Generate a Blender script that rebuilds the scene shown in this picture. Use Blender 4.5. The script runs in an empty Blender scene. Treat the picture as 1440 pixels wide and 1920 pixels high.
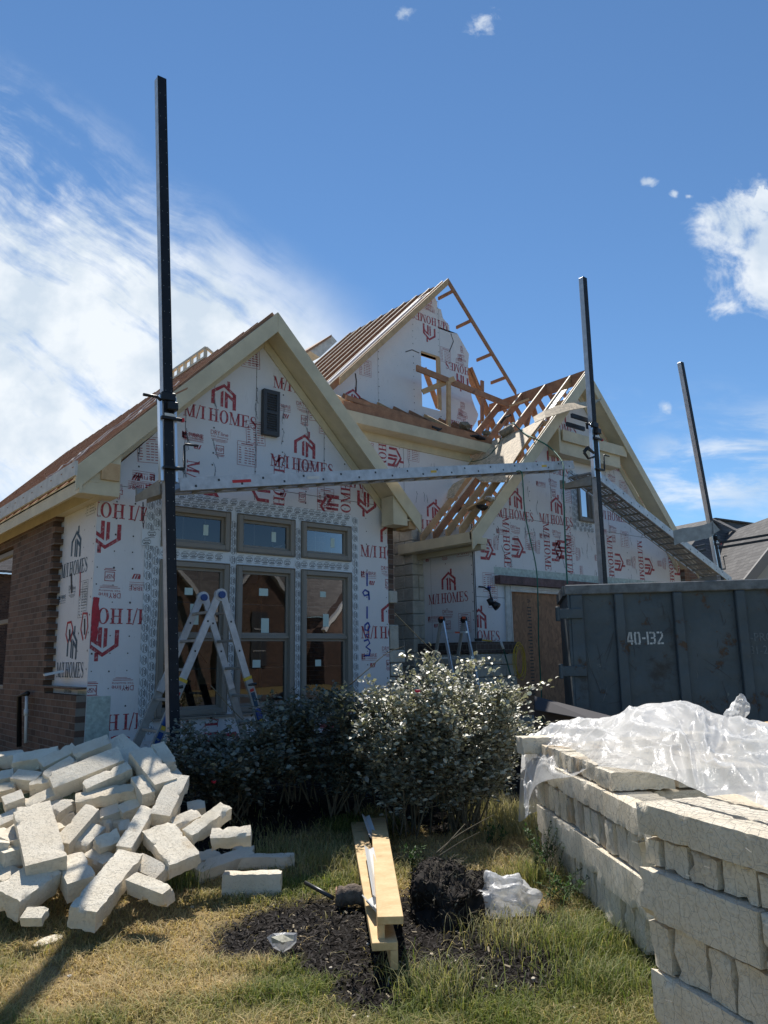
import bpy, bmesh, math, random
import numpy as np
from mathutils import Vector, Matrix, noise
random.seed(5); rng = np.random.default_rng(5)
rad = math.radians
SC = bpy.context.scene
COL = SC.collection
# ---------------------------------------------------------------- camera (world X runs along the house front, Y into the house)
FPX = 1420.0; YAW = rad(50.35); PITCH = rad(10.9); ROLL = rad(.92)
CP = Vector((-3.05, -8.94, 1.6))
F = Vector((math.cos(YAW), math.sin(YAW), 0)); R = Vector((math.sin(YAW), -math.cos(YAW), 0)); Z = Vector((0, 0, 1))
_fw = F*math.cos(PITCH)+Z*math.sin(PITCH); _U = -F*math.sin(PITCH)+Z*math.cos(PITCH)
_r = R*math.cos(ROLL)-_U*math.sin(ROLL); _u = _U*math.cos(ROLL)+R*math.sin(ROLL)
cd = bpy.data.cameras.new('camera'); cam = bpy.data.objects.new('camera', cd); COL.objects.link(cam)
cam.matrix_world = Matrix(((_r.x, _u.x, -_fw.x, CP.x), (_r.y, _u.y, -_fw.y, CP.y), (_r.z, _u.z, -_fw.z, CP.z), (0, 0, 0, 1)))
cd.sensor_fit = 'HORIZONTAL'; cd.sensor_width = 36; cd.lens = FPX/1440*36; cd.clip_start = .05; cd.clip_end = 2000
SC.camera = cam
SC.render.resolution_x = 768; SC.render.resolution_y = 1024
# ---------------------------------------------------------------- world, sun, exposure
SUN_EL = rad(56); SUN_DIR = Vector((.271, .487, .83)).normalized(); SUN_AZ = math.atan2(SUN_DIR.x, SUN_DIR.y)
EXPOSURE = 0.38; SKY_STRENGTH = .10; SUN_STRENGTH = 4.6
w = bpy.data.worlds.new('World'); SC.world = w; w.use_nodes = True
nt = w.node_tree; nt.nodes.clear()
class NB:
    """tiny node-expression helper"""
    def __init__(s, nt): s.nt = nt
    def n(s, t, **k):
        x = s.nt.nodes.new(t)
        for a, b in k.items(): setattr(x, a, b)
        return x
    def put(s, sock, v):
        if hasattr(v, 'is_output'): s.nt.links.new(v, sock)
        elif v is not None:
            if sock.type == 'RGBA' and isinstance(v, (tuple, list)) and len(v) == 3: v = (*v, 1)
            sock.default_value = v
    def m(s, op, a, b=0, c=0, clamp=False):
        x = s.n('ShaderNodeMath', operation=op, use_clamp=clamp)
        s.put(x.inputs[0], a); s.put(x.inputs[1], b); s.put(x.inputs[2], c); return x.outputs[0]
    def vm(s, op, a, b=(0, 0, 0)):
        x = s.n('ShaderNodeVectorMath', operation=op); s.put(x.inputs[0], a); s.put(x.inputs[1], b)
        return x.outputs['Value'] if op in ('DOT_PRODUCT', 'LENGTH') else x.outputs[0]
    def mix(s, f, a, b, mode='MIX'):
        x = s.n('ShaderNodeMix', data_type='RGBA', blend_type=mode)
        s.put(x.inputs[0], f); s.put(x.inputs[6], a); s.put(x.inputs[7], b); return x.outputs[2]
    def noise(s, v, scale, detail=4, rough=.55, out=0, dist=0):
        x = s.n('ShaderNodeTexNoise'); s.put(x.inputs['Vector'], v); x.inputs['Scale'].default_value = scale
        x.inputs['Detail'].default_value = detail; x.inputs['Roughness'].default_value = rough; x.inputs['Distortion'].default_value = dist
        return x.outputs[out]
    def ramp(s, v, lo, hi, a=0, b=1):
        x = s.n('ShaderNodeMapRange', clamp=True); s.put(x.inputs[0], v)
        for i, q in enumerate((lo, hi, a, b)): s.put(x.inputs[i+1], q)
        return x.outputs[0]
    def sm(s, v, lo, hi):
        x = s.n('ShaderNodeMapRange', clamp=True, interpolation_type='SMOOTHSTEP'); s.put(x.inputs[0], v)
        for i, q in enumerate((lo, hi, 0, 1)): s.put(x.inputs[i+1], q)
        return x.outputs[0]
    def comb(s, a, b, c=0):
        x = s.n('ShaderNodeCombineXYZ'); s.put(x.inputs[0], a); s.put(x.inputs[1], b); s.put(x.inputs[2], c); return x.outputs[0]
    def sep(s, v):
        x = s.n('ShaderNodeSeparateXYZ'); s.put(x.inputs[0], v); return x.outputs
    def scale(s, v, sc): return s.vm('MULTIPLY', v, sc)
b = NB(nt)
sky = b.n('ShaderNodeTexSky', sky_type='NISHITA', sun_disc=False, sun_elevation=SUN_EL, sun_rotation=SUN_AZ)
sky.air_density = 1.0; sky.dust_density = 0; sky.ozone_density = 3.0; sky.altitude = 1500
dirv = b.n('ShaderNodeTexCoord').outputs['Generated']
fx = b.vm('DOT_PRODUCT', dirv, tuple(F)); rx = b.vm('DOT_PRODUCT', dirv, tuple(R)); ux = b.vm('DOT_PRODUCT', dirv, (0, 0, 1))
fc = b.m('MAXIMUM', fx, .05)
px_ = b.m('DIVIDE', rx, fc); py_ = b.m('DIVIDE', ux, fc); ahead = b.sm(fx, .1, .3)
pv = b.comb(px_, py_, 0)
# high cirrus streaks on the left
A = rad(-36); ca, sa = math.cos(A), math.sin(A)
al = b.m('ADD', b.m('MULTIPLY', px_, ca), b.m('MULTIPLY', py_, sa)); ac = b.m('ADD', b.m('MULTIPLY', px_, -sa), b.m('MULTIPLY', py_, ca))
wv = b.noise(pv, 3.2, 3, .5, out=1); wv = b.vm('SUBTRACT', wv, (.5, .5, .5)); wx = b.sep(wv)
al2 = b.m('ADD', al, b.m('MULTIPLY', wx[0], .12)); ac2 = b.m('ADD', ac, b.m('MULTIPLY', wx[1], .10))
st = b.noise(b.comb(b.m('MULTIPLY', al2, 3.2), b.m('MULTIPLY', ac2, 13), 3.7), 1.0, 8, .62)
st2 = b.noise(b.comb(b.m('MULTIPLY', al2, 2.0), b.m('MULTIPLY', ac2, 4.2), 9.1), 1.0, 4, .5)
rip = b.noise(b.comb(b.m('MULTIPLY', al2, 26), b.m('MULTIPLY', ac2, 34), 1.3), 1.0, 5, .6)
edge = b.m('SUBTRACT', b.m('SUBTRACT', .46, b.m('MULTIPLY', px_, .78)), py_)           # >0 below the line
edge = b.m('ADD', edge, b.m('MULTIPLY', b.m('SUBTRACT', st2, .5), .12))
inside = b.m('MULTIPLY', b.sm(edge, -.06, .17), b.sm(b.m('MULTIPLY', px_, -1), -.07, .12))
dens = b.m('ADD', b.m('ADD', b.m('MULTIPLY', st, .95), b.m('MULTIPLY', st2, .75)), b.m('MULTIPLY', rip, .26))
core = b.sm(b.m('SUBTRACT', .46, b.m('ABSOLUTE', b.m('SUBTRACT', py_, .42))), .1, .46)
dens = b.m('ADD', dens, b.m('MULTIPLY', core, .30))
fine = b.noise(b.comb(b.m('MULTIPLY', al2, 7), b.m('MULTIPLY', ac2, 42), 6.2), 1.0, 7, .65, dist=.3)
shp = b.sm(b.m('ADD', b.m('ADD', b.m('MULTIPLY', st, .62), b.m('MULTIPLY', fine, .42)), b.m('ADD', b.m('MULTIPLY', rip, .20), b.m('MULTIPLY', core, .22))), .57, .84)
cir = b.m('MULTIPLY', b.m('ADD', b.m('MULTIPLY', b.sm(dens, .84, 1.25), .50), b.m('MULTIPLY', shp, .72)), inside)
lowfade = b.sm(py_, .10, .32)
veil = b.m('MULTIPLY', b.m('MULTIPLY', b.sm(edge, .12, .45), b.sm(b.m('MULTIPLY', px_, -1), .05, .4)), .30)
cir = b.m('MAXIMUM', b.m('MULTIPLY', cir, b.m('ADD', .45, b.m('MULTIPLY', lowfade, .5))), veil)
# cumulus at the right and small puffs
def blob(cx, cy, rx_, ry_, sc, amp, lo=.0, hi=.22):
    q = b.vm('MULTIPLY', b.vm('SUBTRACT', pv, (cx, cy, 0)), (1/rx_, 1/ry_, 0))
    d = b.m('SUBTRACT', 1, b.vm('LENGTH', q))
    nz = b.noise(b.vm('ADD', pv, (cx*7, cy*3, 2)), sc, 9, .6, dist=.3)
    return b.sm(b.m('ADD', d, b.m('MULTIPLY', b.m('SUBTRACT', nz, .5), amp)), lo, hi)
cum = blob(.585, .555, .135, .13, 12, 2.2, .0, .50)
cum = b.m('MAXIMUM', cum, blob(.575, .648, .03, .022, 26, 2.6))
for c in ((.396, .68, .014, .010), (.432, .66, .008, .010), (.452, .655, .010, .006), (.167, .952, .03, .028), (.045, .974, .018, .018), (.39, .335, .012, .012)):
    cum = b.m('MAXIMUM', cum, b.m('MULTIPLY', blob(*c, 34, 3.0, .1, 1.1), .75))
wis = b.noise(b.comb(b.m('MULTIPLY', px_, 7), b.m('MULTIPLY', py_, 22), 0), 1.0, 7, .6, dist=.4)
lowc = b.m('MULTIPLY', b.sm(b.m('SUBTRACT', .10, b.m('ABSOLUTE', b.m('SUBTRACT', py_, b.m('ADD', .12, b.m('MULTIPLY', px_, .27))))), 0, .08), b.sm(px_, .30, .40))
lowc = b.m('MULTIPLY', b.m('MULTIPLY', lowc, b.sm(wis, .42, .68)), .8)
mid_ = b.m('MULTIPLY', b.m('MULTIPLY', b.sm(wis, .50, .72), b.sm(b.m('SUBTRACT', .2, b.m('ABSOLUTE', b.m('SUBTRACT', py_, .2))), 0, .15)), .35)
cl = b.m('MAXIMUM', b.m('MAXIMUM', cir, cum), b.m('MAXIMUM', lowc, mid_))
cl = b.m('MULTIPLY', cl, ahead)
shade = b.noise(b.vm('ADD', pv, (0, .02, 5)), 9, 5, .55)
ccol = b.mix(b.ramp(shade, .38, .58), (5.0, 5.8, 6.7), (6.9, 7.35, 7.8))
skyc = b.mix(1.0, sky.outputs[0], (.77, .97, 1.05), 'MULTIPLY')
out = b.mix(b.m('MULTIPLY', cl, .93), skyc, ccol)
bg = b.n('ShaderNodeBackground'); b.put(bg.inputs[0], out); bg.inputs[1].default_value = SKY_STRENGTH
b.nt.links.new(bg.outputs[0], b.n('ShaderNodeOutputWorld').inputs[0])
ld = bpy.data.lights.new('sun', 'SUN'); ld.energy = SUN_STRENGTH; ld.angle = rad(.53); ld.color = (1, .95, .87)
sun = bpy.data.objects.new('sun', ld); COL.objects.link(sun); sun.location = (0, 0, 30)
sun.rotation_euler = (-SUN_DIR).to_track_quat('-Z', 'Y').to_euler()
SC.view_settings.view_transform = 'Standard'; SC.view_settings.look = 'None'; SC.view_settings.exposure = EXPOSURE; SC.view_settings.gamma = 1
SC.cycles.max_bounces = 8; SC.cycles.transparent_max_bounces = 16
# ---------------------------------------------------------------- pixel -> point on a real plane
def ray(x, y): return _fw*FPX+_r*(x-720)-_u*(y-960)
def hitn(x, y, P, n):
    d = ray(x, y); n = Vector(n); return CP+d*(((Vector(P)-CP).dot(n))/d.dot(n))
def hy(x, y, v): return hitn(x, y, (0, v, 0), (0, 1, 0))
def hx(x, y, v): return hitn(x, y, (v, 0, 0), (1, 0, 0))
def hz(x, y, v): return hitn(x, y, (0, 0, v), (0, 0, 1))
def hd(x, y, d): return hitn(x, y, CP+F*d, F)
# ---------------------------------------------------------------- mesh helpers
class MB:
    def __init__(s): s.v = []; s.f = []; s.m = []
    def add(s, vs, fs, m=0):
        o = len(s.v); s.v += [tuple(p) for p in vs]
        for f in fs: s.f.append([i+o for i in f]); s.m.append(m)
    def hexa(s, p, m=0):      # p: 8 points, bottom ring then top ring
        s.add(p, [(3, 2, 1, 0), (4, 5, 6, 7), (0, 1, 5, 4), (1, 2, 6, 5), (2, 3, 7, 6), (3, 0, 4, 7)], m)
    def bx(s, x0, x1, y0, y1, z0, z1, m=0):
        s.hexa([(x0, y0, z0), (x1, y0, z0), (x1, y1, z0), (x0, y1, z0), (x0, y0, z1), (x1, y0, z1), (x1, y1, z1), (x0, y1, z1)], m)
    def obox(s, c, ax, ay, az, m=0):   # centre + three half-vectors
        c, ax, ay, az = map(Vector, (c, ax, ay, az))
        s.hexa([c-ax-ay-az, c+ax-ay-az, c+ax+ay-az, c-ax+ay-az, c-ax-ay+az, c+ax-ay+az, c+ax+ay+az, c-ax+ay+az], m)
    def beam(s, p, q, wd, ht, up=(0, 0, 1), m=0):  # ht along up (perp part), wd sideways
        p, q = Vector(p), Vector(q); d = (q-p).normalized(); sd = d.cross(Vector(up)).normalized(); u2 = sd.cross(d).normalized()
        s.obox((p+q)/2, d*((q-p).length/2), sd*(wd/2), u2*(ht/2), m)
    def prism(s, pts, off, m=0):
        pts = [Vector(p) for p in pts]; off = Vector(off); n = len(pts)
        s.add(pts+[p+off for p in pts], [list(range(n))[::-1], list(range(n, 2*n))]+[(i, (i+1) % n, n+(i+1) % n, n+i) for i in range(n)], m)
    def tube(s, path, r, n=6, m=0, cap=True):
        path = [Vector(p) for p in path]; k = len(path); rr = r if isinstance(r, (list, tuple)) else [r]*k
        o = []; prev = None
        for i, p in enumerate(path):
            d = (path[min(i+1, k-1)]-path[max(i-1, 0)])
            d = d.normalized() if d.length > 1e-9 else Vector((0, 0, 1))
            a = d.cross(Z) if abs(d.z) < .95 else d.cross(Vector((1, 0, 0)))
            if prev is not None:
                a = prev-d*prev.dot(d)
            a.normalize(); prev = a; c = d.cross(a)
            for j in range(n):
                t = 2*math.pi*j/n; o.append(p+(a*math.cos(t)+c*math.sin(t))*rr[i])
        fs = [(i*n+j, i*n+(j+1) % n, (i+1)*n+(j+1) % n, (i+1)*n+j) for i in range(k-1) for j in range(n)]
        if cap: fs += [tuple(range(n))[::-1], tuple(range((k-1)*n, k*n))]
        s.add(o, fs, m)
    def build(s, name, mats, parent=None, smooth=False, bevel=0, fix=True):
        me = bpy.data.meshes.new(name); me.from_pydata(s.v, [], s.f)
        mats = mats if isinstance(mats, (list, tuple)) else [mats]
        for x in mats: me.materials.append(x)
        me.polygons.foreach_set('material_index', s.m)
        if smooth: me.polygons.foreach_set('use_smooth', [True]*len(me.polygons))
        if fix:
            bm = bmesh.new(); bm.from_mesh(me); bmesh.ops.recalc_face_normals(bm, faces=bm.faces); bm.to_mesh(me); bm.free()
        me.update()
        return link(name, me, parent, bevel)
def link(name, me, parent=None, bevel=0):
    o = bpy.data.objects.new(name, me); COL.objects.link(o)
    if parent is not None: setpar(o, parent)
    if bevel:
        bv = o.modifiers.new('bevel', 'BEVEL'); bv.width = bevel; bv.segments = 1; bv.limit_method = 'ANGLE'
    return o
def setpar(o, p):   # geometry is written in world coordinates; parents are unrotated empties or meshes
    o.parent = p
    t = Vector((0, 0, 0)); q = p
    while q is not None: t += q.location; q = q.parent
    o.location = -t
def tag(o, label, cat, group=None):
    o['label'] = label; o['category'] = cat
    if group: o['group'] = group
    return o
def empty(name, loc, label=None, cat=None, group=None):
    o = bpy.data.objects.new(name, None); COL.objects.link(o); o.location = loc; o.empty_display_size = .2
    if label: tag(o, label, cat, group)
    return o
def struct(o, kind='structure'): o['kind'] = kind; return o
def npmesh(name, V, faces, mats, colors=None, mi=None):
    """V (n,3); faces list of (k,m) int arrays"""
    me = bpy.data.meshes.new(name); me.vertices.add(len(V)); me.vertices.foreach_set('co', np.asarray(V, dtype=np.float32).ravel())
    idx = np.concatenate([f.ravel() for f in faces]); tot = np.concatenate([np.full(len(f), f.shape[1]) for f in faces])
    st_ = np.concatenate([[0], np.cumsum(tot)[:-1]])
    me.loops.add(len(idx)); me.loops.foreach_set('vertex_index', idx.astype(np.int32))
    me.polygons.add(len(tot)); me.polygons.foreach_set('loop_start', st_.astype(np.int32)); me.polygons.foreach_set('loop_total', tot.astype(np.int32))
    for x in (mats if isinstance(mats, (list, tuple)) else [mats]): me.materials.append(x)
    if mi is not None: me.polygons.foreach_set('material_index', mi.astype(np.int32))
    if colors is not None:
        at = me.color_attributes.new('Col', 'FLOAT_COLOR', 'POINT'); c4 = np.ones((len(V), 4), np.float32); c4[:, :3] = colors
        at.data.foreach_set('color', c4.ravel())
    me.update(calc_edges=True); me.validate()
    return me
# ---------------------------------------------------------------- materials
def mat(name, col, rough=.6, metal=0, spec=.5, bump=0, bscale=60, var=0, vscale=3, build=None, **k):
    M = bpy.data.materials.new(name); M.use_nodes = True; t = M.node_tree; t.nodes.clear(); n = NB(t)
    P = n.n('ShaderNodeBsdfPrincipled'); t.links.new(P.outputs[0], n.n('ShaderNodeOutputMaterial').inputs[0])
    P.inputs['Roughness'].default_value = rough; P.inputs['Metallic'].default_value = metal; P.inputs['Specular IOR Level'].default_value = spec
    tc = n.n('ShaderNodeTexCoord').outputs['Object']
    if k.get('rand'):
        ri = n.n('ShaderNodeObjectInfo').outputs['Random']; tc = n.vm('ADD', tc, n.comb(n.m('MULTIPLY', ri, 37), n.m('MULTIPLY', ri, 11), 0))
    c = col if len(col) == 4 else (*col, 1)
    if var:
        f_ = n.noise(tc, vscale, 6, .6); dk = tuple(x*(1-var) for x in c[:3]); lt = tuple(min(1, x*(1+var*.6)) for x in c[:3])
        c = n.mix(n.ramp(f_, .3, .7), dk, lt)
    h = None
    if bump: h = n.m('MULTIPLY', n.noise(tc, bscale, 5, .6), bump)
    if build:
        r_ = build(n, tc, c, P)
        if r_ is not None:
            c = r_[0] if r_[0] is not None else c
            if r_[1] is not None: h = r_[1] if h is None else n.m('ADD', h, r_[1])
    n.put(P.inputs['Base Color'], c)
    if h is not None:
        bp = n.n('ShaderNodeBump'); bp.inputs['Strength'].default_value = k.get('bstr', .6); bp.inputs['Distance'].default_value = k.get('bdist', .01)
        t.links.new(h, bp.inputs['Height']); t.links.new(bp.outputs[0], P.inputs['Normal'])
    return M
def sheath(n, tc, c, P):
    s = n.sep(tc)
    v = n.comb(n.m('MULTIPLY', n.m('ADD', s[0], n.m('MULTIPLY', s[1], .7)), 14), n.m('MULTIPLY', s[2], 2.2), 0)
    d = n.sm(n.noise(v, 1.0, 6, .65), .58, .80)
    big = n.sm(n.noise(tc, 1.1, 5, .6), .35, .75)
    c = n.mix(n.m('MULTIPLY', d, .38), c, (.30, .29, .28))
    c = n.mix(n.m('MULTIPLY', big, .22), c, (.48, .46, .45))
    sp = n.sm(n.noise(tc, 42, 2, .5), .70, .76)
    c = n.mix(n.m('MULTIPLY', sp, .5), c, (.16, .15, .15))
    h = n.m('MULTIPLY', n.noise(tc, 2.2, 3, .5), 2.0)
    return c, h
M_SH = mat('wall_sheathing', (.70, .70, .725), .5, build=sheath, bump=.1, bscale=30, bdist=.02, bstr=.35)
def worn(ink):
    def f_(n, tc, c, P):
        s = n.noise(tc, 22, 5, .7); return n.mix(n.m('MULTIPLY', n.sm(s, .50, .68), .75), ink, (.52, .42, .43)), None
    return f_
M_RED = mat('red_ink', (.36, .035, .05), .55, build=worn((.34, .035, .05, 1)))
M_RED2 = mat('faint_red_ink', (.40, .14, .16), .6, var=.3, vscale=30)
M_TEAL = mat('teal_ink', (.02, .07, .12), .55, var=.3, vscale=20)
M_BLACKINK = mat('black_ink', (.02, .022, .028), .6)
M_GREYINK = mat('grey_ink', (.25, .27, .30), .6)
M_BLUE = mat('blue_spray_paint', (.02, .06, .34), .5, var=.3, vscale=30)
M_REDPAINT = mat('red_spray_paint', (.45, .02, .04), .45, var=.3, vscale=20)
M_TAPE = mat('white_tape', (.66, .71, .76), .35, bump=.6, bscale=25, bdist=.01)
M_GRTAPE = mat('green_printed_tape', (.42, .50, .47), .4, var=.35, vscale=18)
M_GRIME = mat('dark_seam', (.06, .055, .06), .8)
def wood(base, dark, sc=1.0):
    def f_(n, tc, c, P):
        g = n.noise(n.vm('MULTIPLY', tc, (7*sc, 7*sc, 7*sc)), 1.0, 4, .6)
        g2 = n.noise(n.vm('MULTIPLY', tc, (60, 60, 60)), 1.0, 3, .6)
        gg = n.m('ADD', n.m('MULTIPLY', g, .7), n.m('MULTIPLY', g2, .3))
        kn = n.sm(n.noise(tc, 5.5, 1, .4), .70, .76)
        return n.mix(n.m('MULTIPLY', kn, .6), n.mix(n.ramp(gg, .32, .68), dark, base), tuple(x*.35 for x in dark)), n.m('MULTIPLY', g2, .5)
    return f_
M_PINE = mat('fresh_lumber', (.55, .36, .19), .65, build=wood((.60, .42, .24), (.42, .26, .13)), bdist=.004)
M_PALE = mat('pale_sunlit_lumber', (.74, .63, .47), .6, var=.15, vscale=8)  # fresh pale wood, with the sun on rafter tops painted into its colour
M_BROWN = mat('weathered_lumber', (.34, .17, .09), .7, build=wood((.42, .22, .12), (.23, .11, .06)), bdist=.004)
M_YEL = mat('yellow_pine_trim', (.70, .50, .25), .6, build=wood((.72, .52, .27), (.50, .32, .13)), bdist=.004)
M_FASC = mat('tan_fascia', (.60, .535, .385), .55, var=.14, vscale=4, bump=.3, bscale=30, bdist=.004)
M_FASCW = mat('weathered_fascia', (.60, .59, .56), .6, var=.25, vscale=6)
def osbf(n, tc, c, P):
    v = n.n('ShaderNodeTexVoronoi'); n.put(v.inputs['Vector'], n.vm('MULTIPLY', tc, (1, 1, .5))); v.inputs['Scale'].default_value = 26
    f_ = n.sep(v.outputs['Color'])[0]; g = n.noise(tc, 4, 4, .6)
    return n.mix(n.m('ADD', n.m('MULTIPLY', f_, .7), n.m('MULTIPLY', g, .3)), tuple(x*.55 for x in c0), tuple(x*1.25 for x in c0)), n.m('MULTIPLY', f_, .3)
c0 = (.62, .49, .33); M_OSB = mat('osb_sheet', c0, .7, build=osbf, bdist=.004)
def osb2(n, tc, c, P):
    global c0
    r_ = osbf(n, tc, c, P)
    return n.mix(n.sm(n.noise(tc, 1.5, 4, .6), .4, .9), r_[0], (.14, .065, .035)), r_[1]
c0 = (.34, .17, .085); M_OSBD = mat('stained_osb_panel', c0, .65, build=osb2, bdist=.004)
def brickf(axes, c1, c2, mort, W=.21, H=.078, gap=.011):
    def f_(n, tc, c, P):
        s = n.sep(tc); v = n.comb(s[axes[0]], s[axes[1]], 0)
        br = n.n('ShaderNodeTexBrick'); n.put(br.inputs['Vector'], v); br.inputs['Scale'].default_value = 1
        br.inputs['Brick Width'].default_value = W; br.inputs['Row Height'].default_value = H; br.inputs['Mortar Size'].default_value = gap/2; br.inputs['Mortar Smooth'].default_value = .2
        n.put(br.inputs['Color1'], (0, 0, 0)); n.put(br.inputs['Color2'], (1, 1, 1)); n.put(br.inputs['Mortar'], (.5, .5, .5)); br.inputs['Bias'].default_value = 0
        t = n.sep(br.outputs['Color'])[0]; g = n.noise(n.vm('MULTIPLY', v, (1.5, 5, 1)), 7, 4, .6)
        cc = n.mix(n.m('ADD', n.m('MULTIPLY', t, .55), n.m('MULTIPLY', g, .5)), c1, c2)
        mo = n.noise(tc, 60, 3, .6)
        return n.mix(br.outputs['Fac'], cc, n.mix(mo, tuple(x*.75 for x in mort), mort)), n.m('ADD', n.m('MULTIPLY', n.m('SUBTRACT', 1, br.outputs['Fac']), 1.0), n.m('MULTIPLY', n.noise(tc, 40, 4, .6), .35))
    return f_
M_BRX = mat('brown_brick', (.2, .12, .09), .85, build=brickf((1, 2), (.030, .020, .018), (.20, .115, .08), (.23, .20, .17)), bdist=.01, bstr=.9)
M_BRY = mat('brown_brick_front', (.2, .12, .09), .85, build=brickf((0, 2), (.030, .020, .018), (.20, .115, .08), (.23, .20, .17)), bdist=.01, bstr=.9)
M_BRF = mat('reddish_brick', (.3, .15, .1), .85, build=brickf((0, 2), (.16, .09, .055), (.36, .22, .15), (.34, .30, .25)), bdist=.01)
M_LEDGE = mat('dark_ledge_brick', (.08, .05, .045), .8, build=brickf((1, 2), (.03, .022, .022), (.13, .09, .075), (.2, .18, .16), W=.1, H=.095), bdist=.008)
M_LEDGEY = mat('dark_ledge_brick_front', (.08, .05, .045), .8, build=brickf((0, 2), (.03, .022, .022), (.13, .09, .075), (.2, .18, .16), W=.1, H=.095), bdist=.008)
def limef(n, tc, c, P):
    g = n.noise(tc, 5, 6, .6); st_ = n.sm(n.noise(n.vm('ADD', tc, (9, 3, 1)), 3.2, 5, .65), .60, .74)
    ri = n.n('ShaderNodeObjectInfo').outputs['Random']; cc = n.mix(n.ramp(g, .3, .7), (.70, .61, .46), (.86, .785, .64)); cc = n.mix(n.m('MULTIPLY', ri, .45), cc, (.62, .56, .47)); cc = n.mix(n.m('MULTIPLY', n.sm(n.m('FRACT', n.m('MULTIPLY', ri, 7.31)), .72, 1.0), .5), cc, (.66, .52, .34))
    cc = n.mix(n.m('MULTIPLY', st_, .6), cc, (.52, .39, .24))
    pit = n.sm(n.noise(tc, 55, 3, .6), .60, .68); cc = n.mix(n.m('MULTIPLY', pit, .12), cc, (.36, .33, .29))
    h = n.m('ADD', n.m('MULTIPLY', n.noise(tc, 34, 8, .75), 1.0), n.m('MULTIPLY', n.sm(n.noise(tc, 70, 4, .7), .5, .7), -.5))
    return cc, h
M_LIME = mat('white_limestone', (.7, .68, .62), .9, build=limef, bdist=.008, bstr=.8, spec=.2, rand=True)
def limet(n, tc, c, P):
    g = n.noise(tc, 6, 6, .65)
    return n.mix(n.ramp(g, .35, .65), (.60, .56, .47), (.44, .30, .16)), n.m('MULTIPLY', n.noise(tc, 22, 8, .75), 1.4)
M_LIMET = mat('tan_stained_limestone', (.6, .5, .35), .9, build=limet, bdist=.015, bstr=.9, spec=.2, rand=True)
M_VEN = mat('cream_stone_veneer', (.50, .47, .41), .9, var=.22, vscale=4, bump=1.6, bscale=22, bdist=.015, bstr=.8, spec=.2)
M_MORT = mat('mortar', (.36, .34, .31), .95, bump=1, bscale=60)
M_ALU = mat('weathered_aluminium', (.52, .53, .55), .48, .55, bump=.3, bscale=80, var=.22, vscale=9, bdist=.002)
M_ALUD = mat('dull_aluminium', (.36, .355, .34), .55, .45, var=.25, vscale=7)
M_ALUB = mat('bright_aluminium', (.75, .78, .82), .3, .8)
M_BLK = mat('black_rubber_strip', (.012, .014, .020), .55, var=.4, vscale=5, spec=.3)
M_BLKM = mat('black_metal', (.02, .02, .022), .45, .3)
M_STEEL = mat('dark_steel', (.06, .062, .065), .4, .8)
M_FRAME = mat('taupe_vinyl', (.235, .215, .19), .5, bump=.1)
M_GREYP = mat('grey_shutter_paint', (.045, .05, .06), .6)
M_STICK = mat('pale_sticker', (.50, .62, .58), .5)
M_REDHDR = mat('primed_steel_lintel', (.13, .075, .08), .6, .2, var=.5, vscale=10, bump=1, bscale=40)
M_DRY = mat('old_drywall', (.5, .48, .44), .8)
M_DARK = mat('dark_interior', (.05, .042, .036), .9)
M_FELT = mat('roofing_felt_scrap', (.55, .54, .52), .8, bump=1, bscale=20)
def glassf():
    M = bpy.data.materials.new('window_glass'); M.use_nodes = True; t = M.node_tree; t.nodes.clear(); n = NB(t)
    fr = n.n('ShaderNodeFresnel'); fr.inputs['IOR'].default_value = 1.52
    gl = n.n('ShaderNodeBsdfGlossy'); gl.inputs['Roughness'].default_value = .0; gl.inputs['Color'].default_value = (.78, .76, .77, 1)
    bp = n.n('ShaderNodeBump'); bp.inputs['Strength'].default_value = .05; bp.inputs['Distance'].default_value = .02
    t.links.new(n.noise(n.n('ShaderNodeTexCoord').outputs['Object'], 1.6, 2, .5), bp.inputs['Height']); t.links.new(bp.outputs[0], gl.inputs['Normal'])
    tr = n.n('ShaderNodeBsdfTransparent'); tr.inputs['Color'].default_value = (.50, .53, .53, 1)
    mx = n.n('ShaderNodeMixShader'); t.links.new(n.m('MINIMUM', n.m('MULTIPLY', fr.outputs[0], 2.8), 1), mx.inputs[0])
    t.links.new(tr.outputs[0], mx.inputs[1]); t.links.new(gl.outputs[0], mx.inputs[2]); t.links.new(mx.outputs[0], n.n('ShaderNodeOutputMaterial').inputs[0])
    return M
M_GLASS = glassf()
def dumpf(n, tc, c, P):
    s = n.sep(tc)
    g = n.noise(tc, 1.2, 6, .65); cc = n.mix(n.ramp(g, .3, .7), (.046, .064, .076), (.092, .112, .124))
    v = n.comb(n.m('MULTIPLY', n.m('ADD', s[0], s[1]), 11), n.m('MULTIPLY', s[2], 1.3), 0)
    cc = n.mix(n.m('MULTIPLY', n.sm(n.noise(v, 1, 6, .7), .56, .70), .8), cc, (.030, .022, .018))
    ru = n.sm(n.noise(tc, 3.3, 7, .72), .58, .66); cc = n.mix(ru, cc, (.085, .045, .022))
    pal = n.sm(n.noise(n.vm('ADD', tc, (3, 8, 2)), 4.5, 7, .7), .66, .70); cc = n.mix(n.m('MULTIPLY', pal, .6), cc, (.20, .23, .20))
    return cc, n.m('ADD', n.m('MULTIPLY', n.noise(tc, 2.4, 3, .5), 4), n.m('MULTIPLY', ru, -.4))
M_DUMP = mat('chipped_blue_grey_paint', (.07, .09, .11), .55, build=dumpf, bdist=.02, bstr=.5)
M_DUMPR = mat('worn_rim_paint', (.16, .17, .175), .6, var=.6, vscale=7, bump=1, bscale=50, bdist=.004)
M_STENC = mat('white_stencil_paint', (.60, .61, .60), .7, var=.35, vscale=20)
M_STENF = mat('faded_stencil_paint', (.15, .18, .20), .7, var=.4, vscale=30)
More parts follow.
